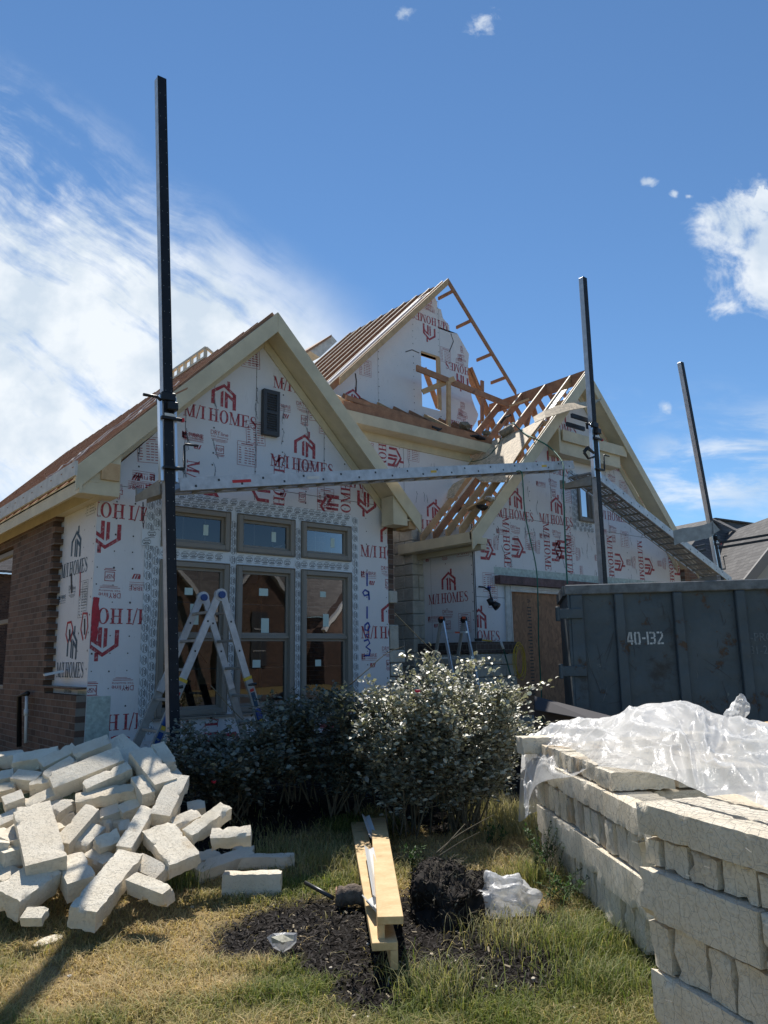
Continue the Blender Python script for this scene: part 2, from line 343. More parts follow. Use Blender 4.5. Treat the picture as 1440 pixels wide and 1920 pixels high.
def shingf(n, tc, c, P):
    s = n.sep(tc); v = n.comb(n.m('ADD', s[0], n.m('MULTIPLY', s[1], .8)), s[2], 0)
    br = n.n('ShaderNodeTexBrick'); n.put(br.inputs['Vector'], v); br.inputs['Brick Width'].default_value = .34; br.inputs['Row Height'].default_value = .105; br.inputs['Mortar Size'].default_value = .007
    n.put(br.inputs['Color1'], (.075, .07, .068)); n.put(br.inputs['Color2'], (.15, .142, .135)); n.put(br.inputs['Mortar'], (.02, .02, .02)); br.inputs['Scale'].default_value = 1
    return n.mix(n.m('MULTIPLY', n.noise(tc, 90, 2, .6), .5), br.outputs['Color'], (.2, .19, .18)), n.m('MULTIPLY', n.m('SUBTRACT', 1, br.outputs['Fac']), .5)
M_SHING = mat('grey_shingles', (.1, .1, .1), .9, build=shingf)
M_STUCCO = mat('pale_stucco', (.45, .44, .40), .9, bump=1, bscale=50)
M_ROPE = mat('green_rope', (.015, .13, .09), .7)
M_GRH = mat('green_handle', (.01, .07, .04), .4)
M_PVC = mat('white_pvc', (.6, .6, .58), .4)
M_YELP = mat('yellow_plastic', (.65, .42, .04), .45)
M_BLUEP = mat('blue_plastic', (.015, .06, .22), .4)
M_ORNG = mat('orange_plastic', (.55, .09, .04), .45)
M_REDP = mat('red_plastic', (.5, .02, .02), .4)
M_LABEL = mat('white_sticker', (.6, .6, .58), .5)
M_BARK = mat('bark', (.17, .13, .10), .95, var=.5, vscale=12, bump=2, bscale=40, bdist=.02)
M_STEM = mat('woody_stem', (.13, .11, .07), .85, var=.4, vscale=15)
M_CANVAS = mat('olive_canvas', (.24, .21, .16), .85, var=.4, vscale=12, bump=1, bscale=30)
M_WIRE = mat('galvanised_wire', (.22, .21, .19), .6, .2)
M_CONC = mat('driveway_concrete', (.33, .32, .30), .9, var=.15, vscale=2, bump=.6, bscale=60)
M_ASPH = mat('road_asphalt', (.07, .07, .072), .9, bump=1, bscale=90)
def attrm(name, rough=.7, spec=.3, trans=0, back=None, bump=0):
    def f_(n, tc, c, P):
        a = n.n('ShaderNodeAttribute', attribute_name='Col'); return a.outputs['Color'], None
    M = mat(name, (.1, .1, .1), rough, spec=spec, build=f_, bump=bump, bscale=50)
    if trans:
        t = M.node_tree; n = NB(t); P = [x for x in t.nodes if x.type == 'BSDF_PRINCIPLED'][0]; O = [x for x in t.nodes if x.type == 'OUTPUT_MATERIAL'][0]
        tl = n.n('ShaderNodeBsdfTranslucent'); a = n.n('ShaderNodeAttribute', attribute_name='Col')
        t.links.new(n.mix(1, a.outputs['Color'], (1.15, 1.2, .75), 'MULTIPLY'), tl.inputs[0]); mx = n.n('ShaderNodeMixShader'); mx.inputs[0].default_value = trans
        t.links.new(P.outputs[0], mx.inputs[1]); t.links.new(tl.outputs[0], mx.inputs[2]); t.links.new(mx.outputs[0], O.inputs[0])
    return M
M_GRASS = attrm('grass_blades', .6, .3, .35)
M_LEAF = attrm('rose_leaves', .46, 1.0, .2)
M_MULCH = attrm('bark_mulch', .85, .25)
def groundf(n, tc, c, P):
    a = n.n('ShaderNodeAttribute', attribute_name='Col').outputs['Color']
    g = n.noise(tc, 9, 8, .7); g2 = n.noise(tc, 70, 4, .7)
    return n.mix(.8, a, n.mix(n.ramp(n.m('ADD', n.m('MULTIPLY', g, .5), n.m('MULTIPLY', g2, .5)), .35, .65), (.35, .35, .35), (1.5, 1.5, 1.5)), 'MULTIPLY'), n.m('ADD', n.m('MULTIPLY', g, 2), g2)
M_GROUND = mat('lawn_soil', (.1, .09, .05), .95, build=groundf, bdist=.02, bstr=.8, spec=.1)
def filmf():
    M = bpy.data.materials.new('clear_plastic_film'); M.use_nodes = True; t = M.node_tree; t.nodes.clear(); n = NB(t)
    tc = n.n('ShaderNodeTexCoord').outputs['Object']
    df = n.n('ShaderNodeBsdfDiffuse'); df.inputs['Color'].default_value = (.84, .85, .86, 1); tl = n.n('ShaderNodeBsdfTranslucent'); tl.inputs['Color'].default_value = (.85, .86, .87, 1)
    gl = n.n('ShaderNodeBsdfGlossy'); gl.inputs['Roughness'].default_value = .30; tr = n.n('ShaderNodeBsdfTransparent')
    bp = n.n('ShaderNodeBump'); bp.inputs['Strength'].default_value = .6; bp.inputs['Distance'].default_value = .02
    h = n.m('ABSOLUTE', n.m('SUBTRACT', n.noise(tc, 4, 3, .5, dist=1.2), .5)); t.links.new(n.m('ADD', h, n.m('MULTIPLY', n.m('ABSOLUTE', n.m('SUBTRACT', n.noise(n.vm('ADD', tc, (4, 1, 7)), 9, 4, .6, dist=2.2), .5)), -.9)), bp.inputs['Height'])
    for x in (df, tl, gl): t.links.new(bp.outputs[0], x.inputs['Normal'])
    def mx(f_, a, b_):
        x = n.n('ShaderNodeMixShader'); n.put(x.inputs[0], f_); t.links.new(a, x.inputs[1]); t.links.new(b_, x.inputs[2]); return x.outputs[0]
    o = mx(.5, df.outputs[0], tl.outputs[0]); o = mx(.36, o, tr.outputs[0]); o = mx(.07, o, gl.outputs[0])
    t.links.new(o, n.n('ShaderNodeOutputMaterial').inputs[0]); return M
M_FILM = filmf()
# ---------------------------------------------------------------- printed lettering (flat polygons laid 3 mm proud of a wall)
def rc(x0, x1, y0, y1): return [(x0, y0), (x1, y0), (x1, y1), (x0, y1)]
def stroke(pts, wd):
    o = []
    L = []
    for i, p in enumerate(pts):
        a = pts[max(i-1, 0)]; b_ = pts[min(i+1, len(pts)-1)]; dx, dy = b_[0]-a[0], b_[1]-a[1]; l = math.hypot(dx, dy) or 1
        L.append(((p[0]-dy/l*wd[i]/2, p[1]+dx/l*wd[i]/2), (p[0]+dy/l*wd[i]/2, p[1]-dx/l*wd[i]/2)))
    return [[L[i][0], L[i][1], L[i+1][1], L[i+1][0]] for i in range(len(L)-1)]
def g_O():
    o = []
    for i in range(20):
        a, b_ = 2*math.pi*i/20, 2*math.pi*(i+1)/20
        q = lambda t, rx, ry: (.47+rx*math.cos(t), .5+ry*math.sin(t))
        o.append([q(a, .45, .53), q(b_, .45, .53), q(b_, .24, .47), q(a, .24, .47)])
    return o
SER = {'I': ([rc(.13, .33, .06, .94), rc(0, .46, 0, .06), rc(0, .46, .94, 1)], .52),
 '/': ([[(-.02, -.06), (.07, -.06), (.40, 1.06), (.31, 1.06)]], .42),
 'M': ([rc(.12, .18, .06, .94), rc(.84, 1.04, .06, .94), [(.06, .94), (.30, .94), (.64, .0), (.54, .0)], [(.86, .94), (.94, .94), (.64, .0), (.56, .05)], rc(0, .30, 0, .06), rc(.73, 1.15, 0, .06), rc(0, .30, .94, 1), rc(.84, 1.15, .94, 1)], 1.2),
 'H': ([rc(.13, .33, .06, .94), rc(.68, .88, .06, .94), rc(.33, .68, .47, .53), rc(0, .46, 0, .06), rc(0, .46, .94, 1), rc(.55, 1.01, 0, .06), rc(.55, 1.01, .94, 1)], 1.07),
 'O': (g_O(), 1.0),
 'E': ([rc(.13, .33, .06, .94), rc(0, .80, .94, 1), rc(0, .84, 0, .06), rc(.33, .60, .47, .53), rc(.56, .61, .36, .64), [(.70, .94), (.80, .70), (.80, .94)], [(.70, .06), (.86, .32), (.84, .06)]], .92),
 'S': (stroke([(.60, .72), (.57, .86), (.50, .95), (.36, .98), (.20, .92), (.13, .76), (.22, .61), (.38, .51), (.54, .41), (.62, .26), (.55, .09), (.38, .02), (.24, .05), (.14, .14), (.09, .30)], [.02, .05, .06, .05, .10, .17, .19, .2, .19, .17, .10, .05, .06, .05, .02]), .74), ' ': ([], .24)}
def serif(t):
    x = 0; o = []
    for ch in t:
        g, a = SER[ch]; o += [[(p[0]+x, p[1]) for p in q] for q in g]; x += a
    return o, x
ICON = [rc(-.5, -.37, 0, .50), [(-.5, .50), (-.37, .50), (-.37, .52), (0, .82), (0, .97), (-.5, .58)], [(.5, .58), (0, .97), (0, .82), (.37, .52), (.37, .50), (.5, .50)],
        rc(.36, .5, -.12, .52), rc(.12, .24, .82, 1.12), [(-.13, -.06), (-.02, -.06), (-.02, .66), (-.13, .58)], [(.04, -.09), (.16, -.09), (.16, .55), (.04, .65)], [(.16, .42), (.36, .26), (.36, .42), (.16, .57)]]
_tx = {}
def sans(t):
    if t in _tx: return _tx[t]
    cu = bpy.data.curves.new('lettering', 'FONT'); cu.body = t; cu.resolution_u = 3; o = bpy.data.objects.new('lettering', cu)
    me = o.to_mesh(); me.calc_loop_triangles()
    vs = [(v.co.x, v.co.y) for v in me.vertices]; tr = [[vs[i] for i in lt.vertices] for lt in me.loop_triangles]
    xs = [v[0] for v in vs] or [0]; ys = [v[1] for v in vs] or [0]; x0, y0, wd, ht = min(xs), 0, max(xs)-min(xs), .7
    tr = [[((p[0]-x0)/ht, (p[1]-y0)/ht) for p in q] for q in tr]; wd = wd/ht
    o.to_mesh_clear(); bpy.data.objects.remove(o); bpy.data.curves.remove(cu); _tx[t] = (tr, wd); return _tx[t]
def clip(poly, cv):   # Sutherland-Hodgman against a convex counter-clockwise outline
    for i in range(len(cv)):
        a, b_ = cv[i], cv[(i+1) % len(cv)]; ins = lambda p: (b_[0]-a[0])*(p[1]-a[1])-(b_[1]-a[1])*(p[0]-a[0]) >= 0
        o = []
        for j in range(len(poly)):
            p, q = poly[j], poly[(j+1) % len(poly)]; ip, iq = ins(p), ins(q)
            if ip: o.append(p)
            if ip != iq:
                d1 = (b_[0]-a[0])*(p[1]-a[1])-(b_[1]-a[1])*(p[0]-a[0]); d2 = (b_[0]-a[0])*(q[1]-a[1])-(b_[1]-a[1])*(q[0]-a[0]); t = d1/(d1-d2)
                o.append((p[0]+(q[0]-p[0])*t, p[1]+(q[1]-p[1])*t))
        poly = o
        if len(poly) < 3: return None
    return poly
def warea(p): return abs(sum(p[i][0]*p[(i+1) % len(p)][1]-p[(i+1) % len(p)][0]*p[i][1] for i in range(len(p))))/2
class Wall:
    """a flat wall face: origin, u (right as seen), v (up), n (towards the viewer), convex outlines in (u,v)"""
    def __init__(s, O, u, v, n, outlines, mb): s.O, s.u, s.v, s.n = map(Vector, (O, u, v, n)); s.cv = outlines; s.mb = mb; s.holes = []
    def P(s, u, v, off=0): return s.O+s.u*u+s.v*v+s.n*off
    def px(s, x, y):
        q = hitn(x, y, s.O, s.n)-s.O; return q.dot(s.u), q.dot(s.v)
    def poly(s, pts, m, off=.003, cv=None):
        cu, cw = sum(p[0] for p in pts)/len(pts), sum(p[1] for p in pts)/len(pts)
        if any(h[0] < cu < h[1] and h[2] < cw < h[3] for h in s.holes): return
        for c in (cv or s.cv):
            q = clip(list(pts), c)
            if q and warea(q) > 1e-7: s.mb.add([s.P(a, b_, off) for a, b_ in q], [list(range(len(q)))], m)
    def put(s, polys, at, rot, sx, sy, m, off=.003, cv=None):
        c_, s_ = math.cos(rad(rot)), math.sin(rad(rot))
        for q in polys: s.poly([(at[0]+(x*sx)*c_-(y*sy)*s_, at[1]+(x*sx)*s_+(y*sy)*c_) for x, y in q], m, off, cv)
    def word(s, t, at, rot, h, m, wd=None, off=.003, cx=True):
        tr, W = sans(t); sx = (wd/W) if wd else h; s.put([[(x-(W/2 if cx else 0), y) for x, y in q] for q in tr], at, rot, sx, h, m, off)
    def rel(s, at, rot, dx, dy):
        c_, s_ = math.cos(rad(rot)), math.sin(rad(rot)); return at[0]+dx*c_-dy*s_, at[1]+dx*s_+dy*c_
    def table(s, at, rot, m, wd=.3, ht=.34, rows=7):
        fr = [rc(-wd/2, wd/2, 0, .006), rc(-wd/2, wd/2, ht-.006, ht), rc(-wd/2, -wd/2+.006, 0, ht), rc(wd/2-.006, wd/2, 0, ht), rc(-wd/2, wd/2, ht*.82, ht*.82+.004)]
        s.put(fr, at, rot, 1, 1, m)
        rr = random.Random(int(at[0]*100))
        for i in range(rows):
            y = ht*.1+i*ht*.72/rows
            for x0 in (-.42, -.12, .08, .26): s.put([rc(wd*x0, wd*(x0+rr.uniform(.1, .17)), y, y+.012)], at, rot, 1, 1, m)
        s.put([rc(-wd*.3, wd*.3, ht*.88, ht*.92)], at, rot, 1, 1, m)
    def minor(s, kind, at, rot, m):
        if kind == 'dry':
            s.word('DRY', s.rel(at, rot, -.06, 0), rot, .062, m, .14); s.word('line', s.rel(at, rot, .075, 0), rot, .05, m, .11)
            s.word('TSX Sheathing', s.rel(at, rot, 0, -.035), rot, .02, m, .26)
            s.put([rc(-.12, .12, -.062, -.056), rc(-.09, .12, -.078, -.073), rc(-.05, .09, -.092, -.088)], at, rot, 1, 1, m)
        elif kind == 'nsp':
            s.put([rc(-.06, .06, 0, .008), rc(-.06, .06, .104, .112), rc(-.06, -.052, 0, .112), rc(.052, .06, 0, .112)], at, rot, 1, 1, m)
            s.word('NSP', s.rel(at, rot, 0, .03), rot, .052, m, .095); s.put([rc(-.07, .07, -.024, -.015), rc(-.05, .06, -.04, -.033)], at, rot, 1, 1, m)
        elif kind == 'fibre':
            s.word('FIBRE', s.rel(at, rot, .05, 0), rot, .05, m, .2); s.word('CONVERTERS', s.rel(at, rot, .05, -.03), rot, .018, m, .2)
            s.put([rc(-.14, -.07, -.035, -.018), rc(-.14, -.07, -.006, .012), rc(-.14, -.07, .022, .038), rc(-.14, -.122, -.035, .05), rc(-.1, -.085, 0, .055), rc(-.14, .15, -.052, -.048)], at, rot, 1, 1, m)
        elif kind == 'zu':
            s.put([[(-.05, .05), (-.01, .05), (-.03, .0), (-.055, .0)], [(0, .05), (.02, .05), (.0, 0), (-.02, 0)], [(.035, .05), (.055, .05), (.03, -.01), (.01, -.01)], rc(-.05, .02, -.012, -.004)], at, rot, 1, 1, m)
        elif kind == 'table': s.table(at, rot, M2 if False else m)
    def logo(s, x, y, rot=0, m=1, m2=2, extras=('dry', 'nsp', 'fibre', 'table', 'zu'), W=1.09, text=True, icon=True, skip=0):
        """the builder's mark centred at pixel (x, y) of its lettering's middle"""
        at = s.px(x, y); polys, wd = serif('M/I HOMES'); h = .178
        if text: s.put([[(a-wd/2, b_-.5) for a, b_ in q] for q in polys], at, rot, W/wd, h, m)
        if icon: s.put(ICON, s.rel(at, rot, .03, .16), rot, .37, .32, m)
        if 'dry' in extras: s.minor('dry', s.rel(at, rot, -.02, -.27), rot, m)
        if 'nsp' in extras: s.minor('nsp', s.rel(at, rot, -.01, -.52), rot, m)
        if 'fibre' in extras: s.minor('fibre', s.rel(at, rot, -.40, -.36), rot, m2 if False else m)
        if 'zu' in extras: s.minor('zu', s.rel(at, rot, -.33, -.50), rot, m)
        if 'table' in extras: s.table(s.rel(at, rot, .40, -.63), rot, m2)
    def nails(s, u0, u1, v0, v1, step, m, jit=.006):
        n_ = int(max(abs(u1-u0), abs(v1-v0))/step)
        for i in range(n_+1):
            t = i/max(n_, 1); u = u0+(u1-u0)*t+random.uniform(-jit, jit); v = v0+(v1-v0)*t+random.uniform(-jit, jit); r_ = random.uniform(.006, .011)
            s.poly([(u-r_, v-r_), (u+r_, v-r_), (u+r_*.8, v+r_), (u-r_, v+r_)], m, .0035)
    def seam(s, u0, v0, u1, v1, m, wd=.007):
        dx, dy = u1-u0, v1-v0; l = math.hypot(dx, dy); a, b_ = -dy/l*wd/2, dx/l*wd/2
        s.poly([(u0-a, v0-b_), (u1-a, v1-b_), (u1+a, v1+b_), (u0+a, v0+b_)], m, .002)
    def scuff(s, u, v, m, k=1):
        r_ = random.Random(int(u*977+v*331)); y = v
        for i in range(4):
            a = r_.uniform(-.02, .03)*k; y2 = y-r_.uniform(.03, .07)*k; wd = r_.uniform(.008, .02)*k
            s.poly([(u, y), (u+a, y2), (u+a+wd, y2), (u+wd*.5, y)][::1], m, .0032) if True else None
            u, y = u+a, y2
    def taperun(s, u0, u1, v0, v1, mt, mi, vert=False, off=.006):
        """adhesive flashing tape with rows of oval printed badges"""
        if off: s.mb.add([s.P(u0, v0, off), s.P(u1, v0, off), s.P(u1, v1, off), s.P(u0, v1, off)], [(0, 1, 2, 3)], mt)
        W, H = u1-u0, v1-v0
        nr = max(1, round((W if vert else H)/.105)); sp_c = .125; nc = int((H if vert else W)/sp_c); rj = random.Random(int(u0*100+v0*10))
        for r_ in range(nr):
            for c in range(nc+1):
                a = (r_+.5)/nr*(W if vert else H)+rj.uniform(-.006, .006); b_ = (c+.5+(.5 if r_ % 2 else 0)+.13*math.sin(c*.9))*sp_c
                if b_ > (H if vert else W)-.04 or b_ < .05: continue
                u, v = (u0+a, v0+b_) if vert else (u0+b_, v0+a); k = 16; rot = 90 if vert else 4
                ring = []
                for i in range(k):
                    t, t2 = 2*math.pi*i/k, 2*math.pi*(i+1)/k
                    ring.append([(.054*math.cos(t), .038*math.sin(t)), (.054*math.cos(t2), .038*math.sin(t2)), (.050*math.cos(t2), .034*math.sin(t2)), (.050*math.cos(t), .034*math.sin(t))])
                s.put(ring, (u, v), rot, 1, 1, mi, off+.002)
                for wd_, dy, nn_ in ((.076, .006, 9), (.050, -.018, 6)):      # two short bold words, too small to read
                    s.put(stroke([(-wd_/2+wd_*q/nn_, dy+(.013 if q % 2 else 0)-.25*(-wd_/2+wd_*q/nn_)**2*8) for q in range(nn_+1)], [.0075]*(nn_+1)), (u, v), rot, 1, 1, mi, off+.002)
                s.put([rc(-.05, .035, -.052, -.046), rc(-.02, .06, .044, .049), rc(-.045, .045, -.028, -.019)], (u, v), rot, 1, 1, mi+1, off+.002)
SHM = [M_SH, M_RED, M_RED2, M_TEAL, M_BLACKINK, M_GREYINK, M_TAPE, M_BLACKINK, M_GREYINK, M_GRIME, M_BLUE, M_REDPAINT, M_GRTAPE]
# index:  0     1      2       3       4           5          6       7           8          9        10      11          12
def wallcells(W, th, us, vs, holes, m=0):
    """rectangular wall field with openings, cells butt end to end"""
    for i in range(len(us)-1):
        j = 0
        while j < len(vs)-1:
            def op(j): return any(h[0]-1e-6 <= us[i] and us[i+1] <= h[1]+1e-6 and h[2]-1e-6 <= vs[j] and vs[j+1] <= h[3]+1e-6 for h in holes)
            if op(j): j += 1; continue
            k = j
            while k+1 < len(vs)-1 and not op(k+1): k += 1
            a, b_, c, d = us[i], us[i+1], vs[j], vs[k+1]
            W.mb.prism([W.P(a, c), W.P(b_, c), W.P(b_, d), W.P(a, d)], -W.n*th, m); j = k+1
# ================================================================ SETTING: ground
PN = hz(1000, 1850, 0)
def gh(x, y):
    t = min(max((y+3.6)/2.2, 0), 1); t = t*t*(3-2*t)
    if x < -.4 or x > 6: t *= 1
    return .30*t+.02*noise.noise(Vector((x*.8, y*.8, 0)))*(1 if abs(x) < 20 and abs(y) < 20 else 0)
DIRT = [(hz(960, 1800, 0).x, hz(960, 1800, 0).y, .40, .36), (hz(640, 1810, 0).x, hz(640, 1810, 0).y, .26, .26), (hz(700, 1860, 0).x, hz(700, 1860, 0).y, .24, .24), (.25, -5.25, .85, .75), (-.25, -4.75, .6, .55), (.15, -5.95, .6, .35), (.62, -5.6, .45, .45)]
def mulchmask(x, y):
    n_ = noise.fractal(Vector((x*1.7, y*1.7, 3)), 1, 2, 4)*.35
    v = max(1-math.hypot((x-a)/rx_, (y-b_)/ry_) for a, b_, rx_, ry_ in DIRT)
    bed = min((y+3.15+(.55 if x > 2 else 0)-.25*x*(x < 2)*(x > 0)+0)/.5, (x+.15)/.3, (5.2-x)/.4)
    return min(max((max(v, bed)+n_)*3+.3, 0), 1)
def drymask(x, y):
    q = Vector((x, y, 0)); f_, r_ = (q-Vector((CP.x, CP.y, 0))).dot(F), (q-Vector((CP.x, CP.y, 0))).dot(R)
    n_ = noise.fractal(Vector((x*.9, y*.9, 7)), 1, 2, 5)
    v = .54+n_*1.35
    if r_ < -.5: v += .38*min(1, (-.5-r_)/.5)*min(1, max(0, (f_-3.9)/.5))
    if f_ < 4.05 and r_ < .1: v -= .18
    if r_ > .75 and f_ < 5.2: v -= .17
    if r_ > .3 and f_ > 5: v += .22
    return min(max(v, 0), 1)
def gcol(x, y):
    d, m_ = drymask(x, y), mulchmask(x, y)
    g = Vector((.105, .115, .036)).lerp(Vector((.36, .26, .13)), d); return g.lerp(Vector((.018, .015, .013)), m_)
def gridground():
    V = []; xs = sorted(set([round(-4+i*.09, 3) for i in range(112)]+[-400, -150, -60, -25, -12, -7, 7, 9, 12, 18, 30, 60, 150, 400])); ys = sorted(set([round(-8.6+i*.09, 3) for i in range(110)]+[-400, -150, -60, -30, -18, -12, -9.6, 2, 3, 6, 12, 30, 80, 200, 400]))
    cols = []
    for y in ys:
        for x in xs:
            V.append((x, y, gh(x, y))); cols.append(tuple(gcol(x, y)))
    nx, ny = len(xs), len(ys); i = np.arange((nx-1)*(ny-1)); a = (i//(nx-1))*nx+i % (nx-1)
    me = npmesh('ground', np.array(V), [np.stack([a, a+1, a+nx+1, a+nx], 1)], M_GROUND, np.array(cols)); me.polygons.foreach_set('use_smooth', [True]*len(me.polygons))
    return struct(link('ground', me))
gridground()
mb = MB(); mb.prism([(6.9, -3.2, .300), (13.6, -3.2, .300), (13.6, .2, .300), (6.9, .2, .300)], (0, 0, .03)); 
mb.prism([(7.4, -14, .04), (14, -14, .04), (13.6, -3.2, .33), (6.9, -3.2, .33)], (0, 0, -.05)); struct(mb.build('driveway', M_CONC))
mb = MB(); mb.prism([(-200, -22, .03), (200, -22, .03), (200, -14, .03), (-200, -14, .03)], (0, 0, -.04)); struct(mb.build('road', M_ASPH))
# ================================================================ THE HOUSE UNDER CONSTRUCTION
house = empty('unfinished_house', (2.2, 0, .3), 'unfinished gabled house with white printed sheathing, bare rafters and tan fascia boards', 'house')
def part(mb, name, mats, par=None, **k): return mb.build(name, mats, par or house, **k)
# --- left front gable wall
AZ0, AE, APX, APZ = .60, 3.72, 2.16, 6.10
wall = MB(); A_out = [[(-.05, AZ0), (4.42, AZ0), (4.42, AE), (APX, APZ), (-.05, AE+.0)]]
WA = Wall((0, 0, 0), (1, 0, 0), (0, 0, 1), (0, -1, 0), A_out, wall)
WIN = [(.76, 1.68), (1.81, 2.69), (2.83, 3.68)]
holes = [(a, b_, .95, 2.83) for a, b_ in WIN]+[(a, b_, 3.02, 3.52) for a, b_ in WIN]
WA.holes = holes
wallcells(WA, .14, sorted([-.05, 4.42]+[x for w_ in WIN for x in w_]), [AZ0, .95, 2.83, 3.02, 3.52, AE], holes)
wall.prism([(-.05, 0, AE), (4.42, 0, AE), (APX, 0, APZ)], (0, .14, 0))
for u in (1.02, 2.06, 3.22): WA.seam(u, 3.75, u, 6.0, 9)
WA.seam(-.05, 3.70, .62, 3.70, 9, .006); WA.seam(1.55, 3.93, 4.42, 3.93, 9)
for u in (.42, 1.02, 1.42, 2.06, 2.5, 2.9, 3.22, 3.6): WA.nails(u, u, 3.8, 5.7, .16, 9)
for u in (-.02, .18, .40, 4.0, 4.38): WA.nails(u, u, .7, 3.7, .2, 9)
WA.logo(415, 781); WA.logo(568, 872); WA.logo(572, 730)
WA.logo(205, 957, 180, extras=('dry', 'nsp', 'fibre', 'zu')); WA.logo(200, 1155, 180); WA.logo(192, 1356, 180, extras=('table',))
WA.logo(728, 1037); WA.logo(730, 1186)
WA.logo(690, 908, 180, extras=('nsp',)); WA.logo(523, 925, 90, extras=('table',)); WA.logo(648, 958, 90, extras=('table',)); WA.logo(360, 940, -90, extras=('table',))
WA.logo(655, 1370, 90, extras=())
WA.logo(395, 1400, -90, extras=('fibre',))
for x, y in ((470, 682), (595, 790), (480, 835), (280, 868), (470, 690)): WA.table(WA.px(x, y), 4, 2)
for k_, x, y, r_ in (('fibre', 270, 892, 180), ('fibre', 262, 912, 180), ('zu', 255, 893, 180), ('dry', 205, 925, 180), ('fibre', 360, 818, 0), ('dry', 230, 1285, 180), ('nsp', 172, 1285, 180), ('dry', 175, 1320, 180)): WA.minor(k_, WA.px(x, y), r_, 1)
random.seed(11)
for i in range(34): WA.scuff(random.choice((1.02, 1.42, 2.06, 2.5, 2.9, 3.22, .42))+random.uniform(-.02, .02), random.uniform(3.9, 5.4), 5, 1)
# window flashing tape with its printed badges, cells butting round the windows
T0, T1, TB, TT = .55, 3.85, AZ0+.08, 3.69
for a, b_, c, d, v in ((T0, .74, TB, TT, 1), (1.70, 1.79, .95, 3.54, 1), (2.71, 2.81, .95, 3.54, 1), (3.70, T1, TB, TT, 1), (.74, 3.70, 3.54, TT+.03, 0), (.74, 1.70, 2.85, 3.0, 0), (1.79, 2.71, 2.85, 3.0, 0), (2.81, 3.70, 2.85, 3.0, 0)):
    WA.taperun(a, b_, c, d, 6, 7, bool(v))
WA.taperun(.50, .74, 3.0, 3.2, 6, 7, False, .009)
for a, b_ in ((1.70, 1.79), (2.71, 2.81)): wall.add([WA.P(a, AZ0+.1, .006), WA.P(b_, AZ0+.1, .006), WA.P(b_, .95, .006), WA.P(a, .95, .006)], [(0, 1, 2, 3)], 6)
wall.add([WA.P(-.05, .62, .004), WA.P(.22, .62, .004), WA.P(.22, 1.22, .004), WA.P(-.05, 1.22, .004)], [(0, 1, 2, 3)], 12)
# blue sprayed numbers  19 - 0 5 3
def spray(W, px_pts, m, wd=.028, off=.0045):
    pts = [W.px(*p) for p in px_pts]; W.put(stroke(pts, [wd]*len(pts)), (0, 0), 0, 1, 1, m, off)
spray(WA, [(688, 1075), (688, 1099)], 10); spray(WA, [(691, 1110), (684, 1106), (680, 1111), (683, 1117), (690, 1115), (691, 1109), (692, 1125)], 10)
spray(WA, [(688, 1137), (688, 1160)], 10); spray(WA, [(690, 1167), (684, 1172), (684, 1181), (690, 1182), (693, 1175), (690, 1167)], 10); spray(WA, [(692, 1189), (684, 1190), (690, 1195)], 10, .02)
spray(WA, [(682, 1202), (690, 1199), (693, 1206), (686, 1213), (694, 1219), (692, 1229), (683, 1229)], 10)
spray(WA, [(181, 1120), (178, 1140), (176, 1165), (178, 1185), (175, 1200)], 11, .07); spray(WA, [(178, 1120), (183, 1150), (180, 1175)], 11, .05, .006)
spray(WA, [(209, 1392), (214, 1384), (228, 1381), (240, 1385), (236, 1392)], 11, .05)
pw = part(wall, 'front_gable_wall', SHM)
# --- left side wall: sheathing near the corner, brick veneer further back
side = MB(); WS = Wall((-.054, 0, 0), (0, -1, 0), (0, 0, 1), (-1, 0, 0), [[(-2.6, .6), (0, .6), (0, 3.62), (-2.6, 3.62)]], side)
side.prism([(-.054, .0, .6), (-.054, 9, .6), (-.054, 9, 3.62), (-.054, .0, 3.62)], (.0035, 0, 0))
side.prism([(-.0505, .142, .6), (-.0505, 9, .6), (-.0505, 9, 3.62), (-.0505, .142, 3.62)], (.12, 0, 0))
WS.logo(139, 1065, 0, 3, 5, W=1.0, extras=('dry', 'table', 'fibre')); WS.logo(131, 1256, 0, 3, 5, W=1.0, extras=('dry',)); WS.minor('nsp', WS.px(148, 950), 0, 5); WS.table(WS.px(170, 965), 0, 5); WS.table(WS.px(158, 1135), 0, 5, .2, .3)
spray(WS, [(128, 1205), (124, 1190), (127, 1168), (134, 1166), (137, 1180), (132, 1203)], 11, .03); spray(WS, [(156, 1200), (152, 1180), (156, 1150), (164, 1150), (165, 1175), (160, 1198)], 11, .03)
spray(WS, [(131, 1180), (131, 1198)], 4, .05); spray(WS, [(159, 1160), (159, 1190)], 4, .04); spray(WS, [(134, 1075), (135, 1112)], 4, .05); spray(WS, [(151, 1072), (150, 1118)], 11, .03)
WS.nails(-.05, -.05, .7, 3.6, .2, 9); WS.nails(-.4, -.4, .7, 3.6, .2, 9)
side.add([WS.P(-.3, .6, .004), WS.P(0, .6, .004), WS.P(0, 1.28, .004), WS.P(-.3, 1.28, .004)], [(0, 1, 2, 3)], 12)
part(side, 'side_wall', SHM)
br = MB(); random.seed(3)
YW0, YW1, ZW0, ZW1 = 3.25, 5.2, 1.22, 3.30
z = .3; k = 0; CH = .078
while z < 3.60:
    z1 = min(z+CH, 3.60)
    ys_ = .0 if z1 <= 1.30 else (1.22+(.105 if k % 2 else 0)+random.uniform(-.015, .02)-.0*(z-1.3))
    segs = [(ys_, 9)] if (z1 <= ZW0+.05 or z >= ZW1-.02) else [(ys_, YW0), (YW1, 9)]
    for a, b_ in segs:
        x0 = -.165 if z1 > 1.30 or True else -.2
        br.bx(x0+random.uniform(-.0015, .0015), -.055, a, b_, z, z1)
    z = z1; k += 1
part(br, 'brick_side_wall', M_BRX)
lg = MB(); random.seed(8)
